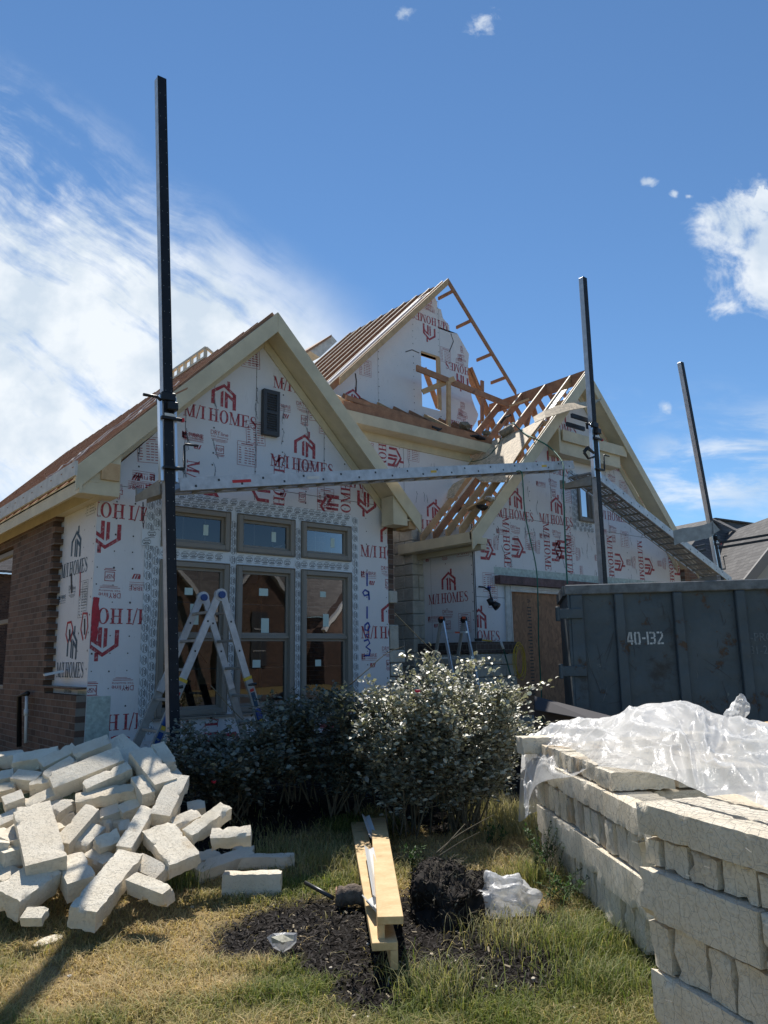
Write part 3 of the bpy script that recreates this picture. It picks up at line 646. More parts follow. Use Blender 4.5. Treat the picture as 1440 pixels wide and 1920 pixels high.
for i in range(10): lg.bx(-.172-.004*random.random(), -.06, -.005+i*.205, .193+i*.205, 1.302, 1.326)
part(lg, 'brick_ledge', M_BRX)
fr = MB(); fr.bx(-.13, -.03, YW0+.002, YW0+.07, ZW0, ZW1); fr.bx(-.13, -.03, YW1-.07, YW1-.002, ZW0, ZW1); fr.bx(-.13, -.03, YW0+.07, YW1-.07, ZW0, ZW0+.07); fr.bx(-.13, -.03, YW0+.07, YW1-.07, ZW1-.07, ZW1); fr.bx(-.12, -.05, YW0+.07, YW1-.07, 2.2, 2.26)
f0 = part(fr, 'window', M_FRAME); g_ = MB(); g_.bx(-.085, -.08, YW0+.07, YW1-.07, ZW0+.07, ZW1-.07); g_.build('pane', M_GLASS, f0)
for y in (3.95, 4.5):
    pass
# --- the three front windows, each with a transom above
def window(W, u0, u1, v0, v1, name='window', rail=None, stickers=(), grid=None, mul=None, dep=.045):
    m_ = MB(); f_ = .065
    def rb(a, b_, c, d, o0, o1, q=m_):
        p = [W.P(a, c, o0), W.P(b_, c, o0), W.P(b_, c, o1), W.P(a, c, o1), W.P(a, d, o0), W.P(b_, d, o0), W.P(b_, d, o1), W.P(a, d, o1)]; q.hexa(p)
    for a, b_, c, d in ((u0, u0+f_, v0, v1), (u1-f_, u1, v0, v1), (u0+f_, u1-f_, v0, v0+f_), (u0+f_, u1-f_, v1-f_, v1)): rb(a, b_, c, d, -.06, dep)
    for a, b_, c, d in ((u0-.012, u1+.012, v0-.014, v0-.001), (u0-.012, u1+.012, v1+.001, v1+.014)): rb(a, b_, c, d, .0, dep+.008)
    for a, b_, c, d in ((u0-.013, u0-.001, v0-.001, v1+.001), (u1+.001, u1+.013, v0-.001, v1+.001)): rb(a, b_, c, d, .0, dep+.006)
    win = part(m_, name, M_FRAME, bevel=.006)
    s_ = MB(); i0, i1, j0, j1 = u0+f_, u1-f_, v0+f_, v1-f_; t = .035
    tiers = [(j0, j1)] if rail is None else [(j0, rail-.02), (rail+.02, j1)]
    for q, (a, b_) in enumerate(tiers):
        o = -.03 if (rail is not None and q == 0) else -.008
        rb(i0, i0+t, a, b_, o-.03, o, s_); rb(i1-t, i1, a, b_, o-.03, o, s_); rb(i0+t, i1-t, a, a+t, o-.03, o, s_); rb(i0+t, i1-t, b_-t, b_, o-.03, o, s_)
    if rail is not None: rb(i0, i1, rail-.019, rail+.019, -.05, .012, s_)
    s_.build('sash', M_FRAME, win)
    g = MB()
    for q, (a, b_) in enumerate(tiers):
        o = -.05 if (rail is not None and q == 0) else -.03
        g.add([W.P(i0+t, a+t, o), W.P(i1-t, a+t, o), W.P(i1-t, b_-t, o), W.P(i0+t, b_-t, o)], [(0, 1, 2, 3)])
    g.build('pane', M_GLASS, win)
    if grid or mul:
        q = MB()
        for v in (grid or ()): rb(i0+t, i1-t, v-.007, v+.007, -.064, -.058, q)
        for u in (mul or ()): rb(u-.007, u+.007, j0+t, j1-t, -.072, -.066, q)
        q.build('muntin', M_FRAME, win)
    for (a, b_, wd, ht) in stickers:
        q = MB(); q.add([W.P(a, b_, -.0285 if rail is None or b_ > rail else -.0485), W.P(a+wd, b_, -.0285 if rail is None or b_ > rail else -.0485), W.P(a+wd, b_+ht, -.0285 if rail is None or b_ > rail else -.0485), W.P(a, b_+ht, -.0285 if rail is None or b_ > rail else -.0485)], [(0, 1, 2, 3)]); q.build('sticker', M_STICK, win)
    return win
stk = [[(1.1, 2.42, .11, .09), (1.18, 2.05, .12, .26)], [(2.17, 2.45, .14, .10), (2.21, 1.95, .12, .20), (2.10, 1.50, .12, .10)], [(3.17, 2.47, .10, .08), (3.22, 2.05, .10, .18), (3.10, 1.50, .10, .09)]]
for (a, b_), st_ in zip(WIN, stk):
    window(WA, a, b_, .95, 2.83, rail=1.90, stickers=st_, grid=(2.33, 1.5))
    window(WA, a, b_, 3.02, 3.52, 'transom_window', stickers=[(a+.62*(b_-a), 3.2, .07, .14)], mul=(a+(b_-a)/3, a+2*(b_-a)/3))
sl = MB(); sl.bx(.72, 3.72, -.055, -.001, .905, .932); part(sl, 'window_sill', M_FRAME)
# --- louvred shutter vent leaning on the gable
vt = MB(); v0 = (2.135, 4.69); vw, vh, yv = .26, .66, -.012
vt.bx(v0[0], v0[0]+vw, -.07, yv, v0[1], v0[1]+vh, 0)
for a, b_, c, d in ((0, .05, 0, vh), (vw-.05, vw, 0, vh), (.05, vw-.05, 0, .06), (.05, vw-.05, vh-.06, vh), (.05, vw-.05, vh*.5-.02, vh*.5+.02)): vt.bx(v0[0]+a, v0[0]+b_, -.09, -.0705, v0[1]+c, v0[1]+d, 0)
for i in range(15):
    zz = v0[1]+.08+i*.035
    if abs(zz-v0[1]-vh/2) < .03: continue
    vt.hexa([(v0[0]+.05, -.088, zz-.012), (v0[0]+vw-.05, -.088, zz-.012), (v0[0]+vw-.05, -.072, zz+.006), (v0[0]+.05, -.072, zz+.006), (v0[0]+.05, -.088, zz-.004), (v0[0]+vw-.05, -.088, zz-.004), (v0[0]+vw-.05, -.072, zz+.014), (v0[0]+.05, -.072, zz+.014)])
part(vt, 'gable_vent', M_GREYP)
# --- interior seen through the glass
it = MB(); it.bx(-.0, 4.3, .16, 6, .55, .60); it.bx(.0, 4.3, 5.2, 5.3, .6, 3.6); it.bx(.08, 4.27, .16, 5.19, 3.66, 3.69); it.bx(.9, .95, 3.0, 5.19, .6, 3.6); part(it, 'room_shell', M_DARK)  # near-black shell; ceiling and partition added to keep the room behind glass dark
it = MB()
for i in range(12): it.bx(.1+i*.4, .14+i*.4, 3.3, 3.39, .6, 3.6)
it.bx(.09, 4.5, 3.305, 3.385, 3.601, 3.64); it.bx(0.5, 1.9, 3.45, 3.46, .6, 2.6); it.bx(2.6, 4.2, 3.45, 3.46, 1.2, 3.0)
part(it, 'stud_wall', M_PINE)
it = MB(); it.beam((.5, 1.2, 3.4), (2.1, 1.3, 1.6), .04, .10); it.beam((1.5, 2.5, 3.6), (.9, 2.5, 2.8), .04, .09); it.beam((3.0, 2, 2.4), (3.9, 2, 3.6), .04, .10); part(it, 'interior_brace', M_PINE)
# --- slab edge
sb = MB(); sb.bx(-.03, 13.4, .03, 8.9, .1, .548); part(sb, 'foundation', M_MORT)
# --- gable A roof: rakes, eaves, rafters
OV = -.40; SLP = 1.0
def rake(name, xe, ze, xp, zp, y0, y1, hgt, mt, th_top=.0):
    """board following a rake; upper edge from (xe,ze) to (xp,zp), hgt measured plumb"""
    m_ = MB(); m_.prism([(xe, y0, ze-hgt), (xp, y0, zp-hgt), (xp, y0, zp), (xe, y0, ze)], (0, y1-y0, 0)); return part(m_, name, mt, bevel=.004)
RZ = 6.385
rake('rake_board', -.44, RZ-2.61, APX, RZ, OV, OV+.03, .29, M_FASC); rake('rake_board', 4.77, RZ-2.61, APX, RZ, OV-.002, OV+.028, .29, M_FASC)
rake('rake_soffit', -.10, RZ-2.27-.215, APX, RZ-.215, OV+.031, -.031, .02, M_FASC); rake('rake_soffit', 4.50, RZ-2.35-.215, APX, RZ-.215, OV+.031, -.031, .02, M_FASC)
rake('rake_frieze', .0, RZ-2.16-.237, APX, RZ-.237, -.03, -.002, .16, M_FASC); rake('rake_frieze', 4.40, RZ-2.25-.237, APX, RZ-.237, -.032, -.002, .16, M_FASC)
m_ = MB(); m_.bx(-.46, -.43, OV-.004, 9.2, 3.66, 3.83); part(m_, 'eave_fascia', M_FASCW)
m_ = MB(); m_.bx(-.40, -.37, OV-.001, 9.2, 3.47, 3.655); m_.bx(-.37, -.17, OV+.03, 9.1, 3.62, 3.64); m_.bx(-.17, -.06, -.36, 9.1, 3.475, 3.615); part(m_, 'eave_soffit', M_FASC)
m_ = MB(); m_.prism([(-.369, OV+.034, 3.48), (.07, OV+.034, 3.48), (.07, OV+.034, 4.10), (-.369, OV+.034, 3.70)], (0, .30, 0)); part(m_, 'cornice_return', M_FASC)
m_ = MB(); m_.bx(-.16, .05, OV+.002, OV+.033, 3.66, 3.86); part(m_, 'lookout_block', M_PINE)
m_ = MB(); m_.bx(4.43, 4.78, OV+.04, 0, 3.66, 3.69); m_.prism([(4.24, OV+.034, 3.58), (4.52, OV+.034, 3.58), (4.52, OV+.034, 3.74), (4.24, OV+.034, 4.02)], (0, .28, 0)); part(m_, 'cornice_return', M_FASC)
m_ = MB(); m_.bx(4.56, 4.70, OV+.05, -.05, 3.54, 3.655); part(m_, 'lookout_block', M_PINE)
m_ = MB(); m_.bx(4.72, 4.75, OV, 1.2, 3.60, 3.80); part(m_, 'eave_fascia', M_FASC)
for i in range(23):
    y = -.33+i*.405; m_ = MB(); m_.beam((-.42, y, RZ-2.60-.065), (APX-.02, y, RZ-.045), .04, .13, m=0); part(m_, 'rafter', M_BROWN)
m_ = MB(); m_.prism([(APX, OV+.01, RZ+.005), (4.75, OV+.01, RZ-2.585), (4.75, OV+.01, RZ-2.60), (APX, OV+.01, RZ-.012)], (0, 9.4, 0)); part(m_, 'roof_deck', M_OSB)
m_ = MB(); m_.bx(APX-.02, APX+.02, OV+.04, 9.1, RZ-.22, RZ-.015); part(m_, 'ridge_board', M_BROWN)
m_ = MB(); m_.prism([(-.40, OV+.10, RZ-2.75), (APX-.05, OV+.10, RZ-.25), (APX-.05, OV+.10, RZ-.27), (-.40, OV+.10, RZ-2.77)], (0, 9.3, 0)); part(m_, 'roof_underlay', M_BROWN)
random.seed(4)
for i, (y, x0, x1) in enumerate(((-.1, .25, 1.0), (.55, -.2, 1.15), (1.5, .35, 1.6), (1.1, -.35, .35))):   # torn strips of felt on the rafters
    m_ = MB(); P_ = []
    for k in range(14):
        t = k/13; x = x0+(x1-x0)*t; P_.append((x, y+random.uniform(-.03, .03)+.3*t, RZ-(APX-x)+.035+random.uniform(0, .03)))
    for k in range(13): a, c = Vector(P_[k]), Vector(P_[k+1]); m_.beam(a, c, .035, .012, up=(-.7, 0, .7))
    part(m_, 'felt_strip', M_FELT)
# small framed dormer back on the left roof
m_ = MB(); P0 = Vector((1.70, 2.6, RZ-.42))
D = Vector((.5, 0, .5)); N_ = Vector((-.7, 0, .7))
YD = 5.2
def sl_pt(x, y, o=0): return Vector((x, y, RZ-(APX-x)))+Vector((-.707, 0, .707))*o

for h_ in (.03, .19): m_.beam((2.10, 1.7, RZ+h_-.02), (2.10, 3.0, RZ+h_-.02), .05, .035)
for i in range(6): m_.beam((2.10, 1.72+i*.25, RZ+.025), (2.10, 1.72+i*.25, RZ+.155), .035, .05, up=(1, 0, 0))
m_.beam((2.10, 1.70, RZ+.17), (2.26, 1.70, RZ+.08), .035, .035)
part(m_, 'ladder_framing', M_PALE)
# --- right return of gable A and the dark brick entry wall
m_ = MB(); m_.bx(4.28, 4.422, .142, 1.5, .6, 3.7); part(m_, 'entry_side_wall', M_SH)
m_ = MB(); m_.bx(4.42, 6.26, 2.15, 2.3, .5, 3.9); part(m_, 'entry_back_wall', M_BRY)
m_ = MB(); m_.bx(4.5, 4.62, .10, .22, .6, 3.62) ; part(m_, 'dark_post', M_BRY)
# --- stone pier beside the entry
def stones(name, x0, x1, y0, y1, zs, mt, seed, jut=.012, front=True):
    rr = random.Random(seed); m_ = MB()
    for a, b_ in zip(zs[:-1], zs[1:]):
        j = rr.uniform(0, jut); sp = rr.uniform(.35, .65); ym = y0+(y1-y0)*sp; xm = x0+(x1-x0)*rr.uniform(.35, .65)
        for (p, q) in ((y0, ym-.004), (ym+.004, y1)): m_.bx(x0-j+rr.uniform(-.008, .008), (x0+x1)/2-.006, p if p != y0 else y0-rr.uniform(0, .01), q, a+.005, b_-.005)
        m_.bx((x0+x1)/2+rr.uniform(-.05, .05), x1, y0-rr.uniform(.002, .016), y1, a+.005, b_-.005)
    o = part(m_, name, mt, bevel=.012); return o
random.seed(2)
zs = [.5]
while zs[-1] < 4.05: zs.append(zs[-1]+random.uniform(.19, .27))
stones('stone_pier', 6.27, 6.545, 1.5, 2.06, zs, M_VEN, 4)
m_ = MB(); m_.bx(6.29, 6.52, 1.52, 2.03, .5, zs[-1]-.02); part(m_, 'mortar_core', M_MORT)
# partly laid stones at the right end of the front wall
random.seed(14); zz = .62; i = 0
m_ = MB()
for a, b_, x0, x1, y in ((.62, .78, 4.44, 4.72, .02), (.78, 1.0, 4.44, 4.60, .03), (1.0, 1.23, 4.45, 4.63, .03), (1.23, 1.32, 4.44, 4.56, .05), (1.32, 1.52, 4.45, 4.68, .02), (1.52, 1.72, 4.44, 4.74, .03), (1.72, 2.10, 4.44, 4.61, .02), (2.42, 2.62, 4.44, 4.60, .02)):
    m_ = MB(); m_.bx(x0, x1, -.03+y, .28+y, a+.006, b_-.006); part(m_, 'corner_stone', M_VEN, bevel=.012)
m_ = MB(); m_.bx(3.9, 4.9, -.14, -.004, .50, .615); part(m_, 'stone_sill', M_VEN, bevel=.01)
# --- garage block
GY, GX0, GX1, GE, GPX, GPZ = .20, 6.56, 13.42, 3.72, 9.82, 7.12
gm = MB(); WG = Wall((0, GY, 0), (1, 0, 0), (0, 0, 1), (0, -1, 0), [[(GX0, .5), (GX1, .5), (GX1, GE-.05), (GPX, GPZ), (GX0, GE)]], gm)
wx0, wx1, wz0, wz1 = 9.66, 10.16, 4.28, 5.22
OX0, OX1, OZ = 7.34, 12.9, 2.84
WG.holes = [(OX0-.05, OX1, 0, OZ+.02), (wx0, wx1, wz0, wz1)]
wallcells(WG, .14, [GX0, OX0, wx0, wx1, OX1, GX1], [.5, OZ, GE-.05], [(OX0, OX1, .5, OZ)])
# gable field above, split round the little window
def gz(x): return GE-.05+(GPZ-GE+.05)*(1-abs(x-GPX)/(GPX-GX0 if x < GPX else GX1-GPX))
def col(xa, xb, za, zb=None):
    pts = [(xa, GY, za), (xb, GY, za)]+([(xb, GY, zb), (xa, GY, zb)] if zb else [(xb, GY, gz(xb))]+([(GPX, GY, GPZ)] if xa < GPX < xb else [])+[(xa, GY, gz(xa))])
    gm.prism(pts, (0, .14, 0))
col(GX0, wx0, GE-.05); col(wx1, GX1, GE-.05); col(wx0, wx1, wz1); col(wx0, wx1, GE-.05, wz0)
for s_ in ((7.0, 4.133, 12.9, 4.133), (GX0, 2.62, OX0, 2.62), (8.8, 4.14, 8.8, 6.1), (10.7, 4.14, 10.7, 6.2), (7.55, 4.14, 7.55, 4.7)): WG.seam(*s_, 9)
for u in (7.1, 7.55, 8.15, 8.8, 9.4, 10.7, 11.3, 11.9): WG.nails(u, u, 3.0, min(gz(u)-.1, 6.4), .18, 9)
for x, y in ((966, 965), (1043, 975), (1036, 880), (1148, 968), (1146, 873), (1222, 940)): WG.logo(x, y, 0, extras=('dry', 'nsp', 'fibre', 'table'), W=1.05)
for x, y in ((950, 1022), (1026, 1030), (1145, 1050), (1202, 1058), (1258, 1060)): WG.logo(x, y, -90, extras=('dry', 'nsp'), W=1.05)
WG.logo(1067, 1035, 90, extras=('dry', 'fibre'), W=1.05)
WG.logo(891, 1025, -90, extras=(), text=False); WG.logo(897, 1192, 0, extras=()); WG.logo(1050, 800, 0, extras=('dry',))
WG.table(WG.px(917, 1110), 0, 2); WG.table(WG.px(925, 1140), 0, 2, .25, .4)
random.seed(21)
for i in range(90): WG.scuff(random.uniform(7, 12.6), random.uniform(3.1, 5.6), random.choice((5, 9, 5)), random.uniform(.6, 1.3))
gm.add([WG.P(7.05, 3.03, .004), WG.P(12.6, 3.03, .004), WG.P(12.6, 3.17, .004), WG.P(7.05, 3.17, .004)], [(0, 1, 2, 3)], 12)
for a, b_, c, d, v in ((wx0-.20, wx0-.02, wz0-.22, wz1+.1, 1), (wx1+.02, wx1+.17, wz0-.22, wz1+.1, 1), (wx0-.02, wx1+.02, wz0-.22, wz0-.02, 0)): WG.taperun(a, b_, c, d, 6, 7, bool(v))
spray(WG, [(912, 1105), (920, 1101)], 10, .04); spray(WG, [(913, 1101), (919, 1107)], 10, .04); spray(WG, [(916, 1099), (916, 1108)], 10, .035)
part(gm, 'garage_front_wall', SHM)
window(WG, wx0, wx1, wz0, wz1, mul=(wx0+.25,), grid=(4.6, 4.9))
sp = MB(); WP = Wall((6.54, 0, 0), (0, -1, 0), (0, 0, 1), (-1, 0, 0), [[(-3, 1.86), (-.20, 1.86), (-.20, 3.9), (-3, 3.9)]], sp)
sp.prism([(6.54, GY+.002, .5), (6.54, 6, .5), (6.54, 6, 3.9), (6.54, GY+.002, 3.9)], (.02, 0, 0))
WP.logo(840, 1121, 0, extras=('dry', 'nsp', 'fibre', 'table', 'zu'), W=1.02); WP.minor('dry', WP.px(834, 1022), 0, 1); WP.minor('nsp', WP.px(834, 1046), 0, 1); WP.table(WP.px(868, 1043), 0, 2); WP.minor('fibre', WP.px(802, 1041), 0, 1); WP.minor('zu', WP.px(802, 1052), 0, 1)
WP.seam(-1.3, 1.86, -1.3, 3.9, 9, .004); WP.nails(-.25, -.25, 1.9, 3.8, .15, 9); WP.nails(-.9, -.9, 1.9, 3.8, .25, 9)
part(sp, 'garage_side_wall', SHM)
m_ = MB(); m_.bx(6.552, 6.566, GY-.006, GY+.004, 1.86, 3.66); m_.bx(6.533, 6.5395, GY+.003, GY+.02, 1.86, 3.9); part(m_, 'dark_corner_gap', M_GRIME)
# wainscot: stone below, brick ledge on top, wrapping the garage corner
random.seed(6); m_ = MB()
zz = [.4, .62, .86, 1.06, 1.25, 1.45, 1.64]
for a, b_ in zip(zz[:-1], zz[1:]):
    x = 6.36
    while x < 7.33:
        x2 = min(x+random.uniform(.28, .5), 7.36); m_.bx(x+.005, x2-.005, GY-.16-random.uniform(0, .02), GY-.02, a+.005, b_-.005); x = x2
    y = GY-.01
    while y < 1.48:
        y2 = min(y+random.uniform(.25, .5), 1.49); m_.bx(6.36-random.uniform(0, .02), 6.52, y+.005, y2-.005, a+.005, b_-.005); y = y2
part(m_, 'stone_wainscot', M_VEN, bevel=.012)
m_ = MB(); m_.bx(6.345, 7.37, GY-.175, GY-.012, 1.652, 1.845); part(m_, 'brick_ledge', M_LEDGEY, bevel=.004)
m_ = MB(); m_.bx(6.340, 6.532, GY-.010, 1.49, 1.652, 1.842); part(m_, 'brick_ledge', M_LEDGE, bevel=.004)
m_ = MB(); m_.bx(7.06, 13.2, GY-.13, GY-.006, 2.86, 3.01); m_.bx(7.06, 13.2, GY-.145, GY-.131, 2.86, 2.872); part(m_, 'steel_lintel', M_REDHDR)
m_ = MB(); m_.bx(7.30, 7.42, GY-.04, GY-.006, 1.85, 2.84); m_.bx(7.4205, 7.44, GY-.05, GY-.006, 1.2, 2.80); m_.bx(7.43, 12.9, GY-.05, GY-.006, 2.80, 2.852); m_.bx(7.45, 12.9, GY-.03, GY+.05, 2.745, 2.795); part(m_, 'door_trim', [M_FASCW])
m_ = MB(); m_.bx(7.30, 7.43, GY-.03, GY-.004, .5, 1.849); part(m_, 'door_jamb', M_PINE)
m_ = MB(); WO = Wall((0, GY+.03, 0), (1, 0, 0), (0, 0, 1), (0, -1, 0), [[(7.44, .5), (12.9, .5), (12.9, 2.75), (7.44, 2.75)]], m_); m_.bx(7.44, 12.9, GY+.03, GY+.05, .3, 2.80)
for y0_, n_ in ((2.62, 3), (.95, 9)): WO.put(stroke([(7.96+(.09 if q % 2 else 0), y0_-q*.028) for q in range(n_)], [.02]*n_), (0, 0), 0, 1, 1, 1)
for y in np.arange(.9, 2.5, .06): WO.poly(rc(7.95+.02*math.sin(y*50), 8.05, y, y+.02), 1)
part(m_, 'osb_door_panel', [M_OSBD, M_BLACKINK]); 
# garage roof: rake boards, soffits, ridge, rafters, webs
GR = 7.45; GS = 1.03; OG = -.16
def gl(x): return GR-GS*(GPX-x)
def gr(x): return GR-GS*(x-GPX)
rake('rake_board', 6.16, gl(6.16)-.02, GPX, GR-.02, OG, OG+.03, .30, M_FASC); rake('rake_board', 13.6, gr(13.6)-.02, GPX, GR-.02, OG-.002, OG+.028, .26, M_FASC)
rake('rake_soffit', GPX, GR-.24, 13.4, gr(13.4)-.24, OG+.031, GY-.031, .02, M_FASC)
rake('rake_frieze', GPX, GR-.263, 13.3, gr(13.3)-.263, GY-.03, GY-.002, .18, M_FASC); rake('rake_frieze', 6.6, gl(6.6)-.263, GPX, GR-.263, GY-.03, GY-.002, .12, M_FASC)
rake('fly_rafter', 6.16, gl(6.16), GPX, GR, OG+.032, OG+.07, .14, M_PINE)
rake('rake_soffit', 6.6, gl(6.6)-.24, GPX, GR-.24, OG+.075, GY-.031, .02, M_FASC)
m_ = MB(); m_.bx(GPX-.02, GPX+.02, OG+.075, 2.62, GR-.26, GR-.005); part(m_, 'ridge_board', M_BROWN)
for i, y in enumerate((.26, .93, 1.6, 2.25)):
    rake('rafter', 6.30, gl(6.30), GPX-.022, GR-.02, y, y+.04, .20, M_PINE if i < 1 else M_BROWN); rake('rafter_sunlit_top', 6.30, gl(6.30)+.016, GPX-.03, GR-.012, y-.001, y+.041, .014, M_PALE)  # pale strip on each rafter paints its sunlit top edge
for i, y in enumerate((.26, .6, .93, 1.27, 1.6, 1.93, 2.25)):
    rake('rafter', GPX+.022, GR-.02, 13.3, gr(13.3), y, y+.04, .16, M_BROWN)
for y in (.6, 1.27, 1.93):  # lower jack rafters, visible under the plank
    rake('rafter', 6.30, gl(6.30), 8.1, gl(8.1), y, y+.04, .18, M_PINE)
for i, y in enumerate((.75, 1.35, 2.0, 2.6)):
    m_ = MB(); m_.beam((7.3, y, gl(7.3)-.2), (8.6, y, 3.9), .04, .09, up=(0, 1, 0)); m_.beam((8.6, y+.002, 3.9), (GPX, y+.002, GR-.3), .042, .09, up=(0, 1, 0)); m_.beam((GPX, y, GR-.3), (11, y, 3.9), .04, .09, up=(0, 1, 0)); m_.beam((8.3, y+.05, gl(8.3)-.15), (10.0, y+.05, 4.6), .04, .09, up=(0, 1, 0)); part(m_, 'truss_web', M_BROWN)
m_ = MB()
for i in range(9): m_.bx(6.6+i*.36, 6.64+i*.36, 2.62, 2.7, 3.7, gl(6.6+i*.36)-.1)
m_.bx(6.6, 10, 2.71, 2.75, 3.7, 3.8); part(m_, 'cripple_studs', M_BROWN)
for yy, zz, l in ((.10, 6.95, .1), ):
    pass
for x in (8.55, 9.05, 7.4):      # lookouts between fly rafter and first truss
    m_ = MB(); m_.bx(x, x+.04, OG+.072, .258, gl(x)-.10, gl(x)-.01); part(m_, 'lookout', M_PINE)
m_ = MB(); m_.prism([(8.3, .10, gl(8.3)-.02), (9.4, .10, gl(9.4)-.02), (9.4, .10, gl(9.4)-.05), (8.3, .10, gl(8.3)-.05)], (0, .15, 0)); part(m_, 'back_sheathing', M_SH)
# roof deck sheet on the left slope
def slope_poly(pts, th=.015, off=.004):
    n_ = Vector((-GS, 0, 1)).normalized(); m_ = MB(); m_.prism([hitn(x, y, (GPX, 0, GR), n_)+n_*off for x, y in pts], n_*th); return m_
part(slope_poly([(866, 878), (885, 855), (904, 836), (935, 823), (984, 804), (1024, 782), (990, 826), (964, 866), (950, 905), (905, 905)]), 'roof_deck_sheet', M_OSB)
part(slope_poly([(843, 912), (880, 893), (872, 900), (850, 935), (838, 935)], .01), 'roof_deck_offcut', M_OSB)
# porch eave running back along the garage side
m_ = MB(); m_.bx(6.16, 6.19, OG+.035, 1.78, 3.50, 3.68); part(m_, 'eave_fascia', M_FASC)
m_ = MB(); m_.bx(6.20, 6.52, OG+.035, 1.78, 3.485, 3.505); m_.bx(6.40, 6.535, -.12, 1.7, 3.40, 3.480); m_.bx(6.20, 6.56, OG+.04, OG+.08, 3.507, 3.60); part(m_, 'eave_soffit', M_FASC)
m_ = MB(); m_.bx(6.1, 8.0, 1.75, 1.79, 3.95, 4.04); part(m_, 'temporary_ledger', M_PINE)
# boxed bracket on the garage gable
m_ = MB(); m_.bx(8.86, 10.9, -.06, GY-.004, 5.50, 5.80); m_.bx(8.86, 9.9, -.058, GY-.005, 5.801, 6.0); m_.bx(8.80, 8.855, -.08, GY-.004, 5.50, 6.02); part(m_, 'gable_box', M_FASC)
m_ = MB(); m_.bx(8.88, 11.08, -.12, -.09, 5.76, 5.98); part(m_, 'gable_box_board', M_FASC)
# --- middle wall over the entry
mm = MB(); WM = Wall((0, 1.5, 0), (1, 0, 0), (0, 0, 1), (0, -1, 0), [[(4.46, 3.95), (6.8, 3.95), (8.2, 5.35), (8.2, 5.6), (4.46, 5.6)]], mm)
mm.prism([(4.46, 1.5, 3.95), (6.7, 1.5, 3.95), (8.1, 1.5, 5.25), (8.1, 1.5, 5.6), (4.46, 1.5, 5.6)], (0, .1, 0))
WM.logo(717, 850, -90, extras=('dry', 'nsp')); WM.logo(812, 985, 0, extras=()); WM.table(WM.px(775, 865), 0, 2); WM.seam(6.1, 4, 6.1, 5.6, 9); WM.nails(6.0, 6.0, 4, 5.6, .12, 9); WM.nails(5.2, 5.2, 4, 5.6, .15, 9)
for i in range(8): WM.scuff(random.uniform(5, 7), random.uniform(4.6, 5.4), 5)
WM.table(WM.px(733, 960), 0, 2)
part(mm, 'entry_upper_wall', SHM)
m_ = MB(); m_.bx(4.40, 8.25, 1.17, 1.20, 5.66, 5.86); part(m_, 'eave_fascia', M_FASC)
m_ = MB(); m_.bx(4.42, 7.95, 1.201, 1.47, 5.655, 5.675); m_.bx(4.46, 7.9, 1.471, 1.499, 5.50, 5.66); part(m_, 'eave_soffit', M_FASC)
m_ = MB(); m_.bx(4.5, 8.3, 1.235, 1.275, 5.86, 6.04); m_.beam((4.6, 1.30, 6.13), (8.1, 1.30, 5.96), .04, .09); part(m_, 'sub_fascia', M_BROWN)
for i in range(9):
    x = 4.75+i*.42; m_ = MB(); m_.beam((x, 1.28, 5.96), (x+.02, 2.18, 6.52), .04, .14); part(m_, 'rafter', M_PINE if i % 3 == 0 else M_BROWN)
m_ = MB(); m_.prism([(4.6, 1.3, 5.84), (8.2, 1.3, 5.84), (8.2, 2.15, 6.36), (4.6, 2.15, 6.36)], (0, 0, -.02)); part(m_, 'insulation_board', M_DARK)
# --- tall rear gable
bm_ = MB(); WB = Wall((0, 2.2, 0), (1, 0, 0), (0, 0, 1), (0, -1, 0), [[(4.9, 6.3), (7.27, 6.3), (7.27, 9.3), (4.9, 6.75)], [(7.27, 6.3), (7.80, 6.3), (7.80, 6.76), (7.27, 6.76)], [(7.27, 7.95), (7.80, 7.95), (7.80, 9.4), (7.55, 9.45), (7.27, 9.2)], [(7.80, 6.3), (8.62, 6.3), (8.95, 6.85), (8.78, 7.5), (8.70, 8.2), (8.2, 9.0), (7.80, 9.5)]], bm_)
jag = [WB.px(760+a/3, 560+b_/3) for a, b_ in ((165, 5), (172, 20), (200, 60), (212, 110), (246, 150), (250, 190), (292, 196), (330, 262), (358, 312), (352, 400), (356, 455), (375, 560), (392, 610), (411, 652), (400, 690), (372, 738))]
for cvp in ([(4.9, 6.3), (7.27, 6.3), (7.27, 9.19), (4.9, 6.78)], [(7.27, 6.3), (7.80, 6.3), (7.80, 6.76), (7.27, 6.76)], [(7.27, 7.95), (7.80, 7.95), (7.80, jag[1][1]), (7.66, 9.50), (7.27, 9.19)]):
    bm_.prism([(u, 2.2, v) for u, v in cvp], (0, .10, 0))
for (u, v), (u2, v2) in zip(jag[1:-1], jag[2:]):     # ragged right-hand side, strip by strip down to the left stud line
    if u2 < 7.8 or u < 7.8: continue
    bm_.prism([(7.8, 2.2, v2), (u2, 2.2, v2), (u, 2.2, v), (7.8, 2.2, v)] if v2 < v else [(7.8, 2.2, v), (u, 2.2, v), (u2, 2.2, v2), (7.8, 2.2, v2)], (0, .02, 0))
bm_.prism([(7.8, 2.2, 6.3), (8.7, 2.2, 6.3), (jag[-1][0], 2.2, jag[-1][1]), (7.8, 2.2, jag[-1][1])], (0, .02, 0))
for a_, r_ in (((806, 601), 180), ((868, 694), 180), ((868, 800), 180), ((660, 772), 0)): WB.logo(*a_, r_, extras=('dry', 'nsp') if r_ else ())
WB.table(WB.px(685, 705), 0, 2); WB.table(WB.px(798, 580), 0, 2); WB.table(WB.px(836, 680), 0, 2); WB.minor('dry', WB.px(862, 680), 180, 1); WB.minor('nsp', WB.px(862, 668), 180, 1); WB.minor('nsp', WB.px(863, 770), 180, 1); WB.minor('dry', WB.px(865, 784), 180, 1)
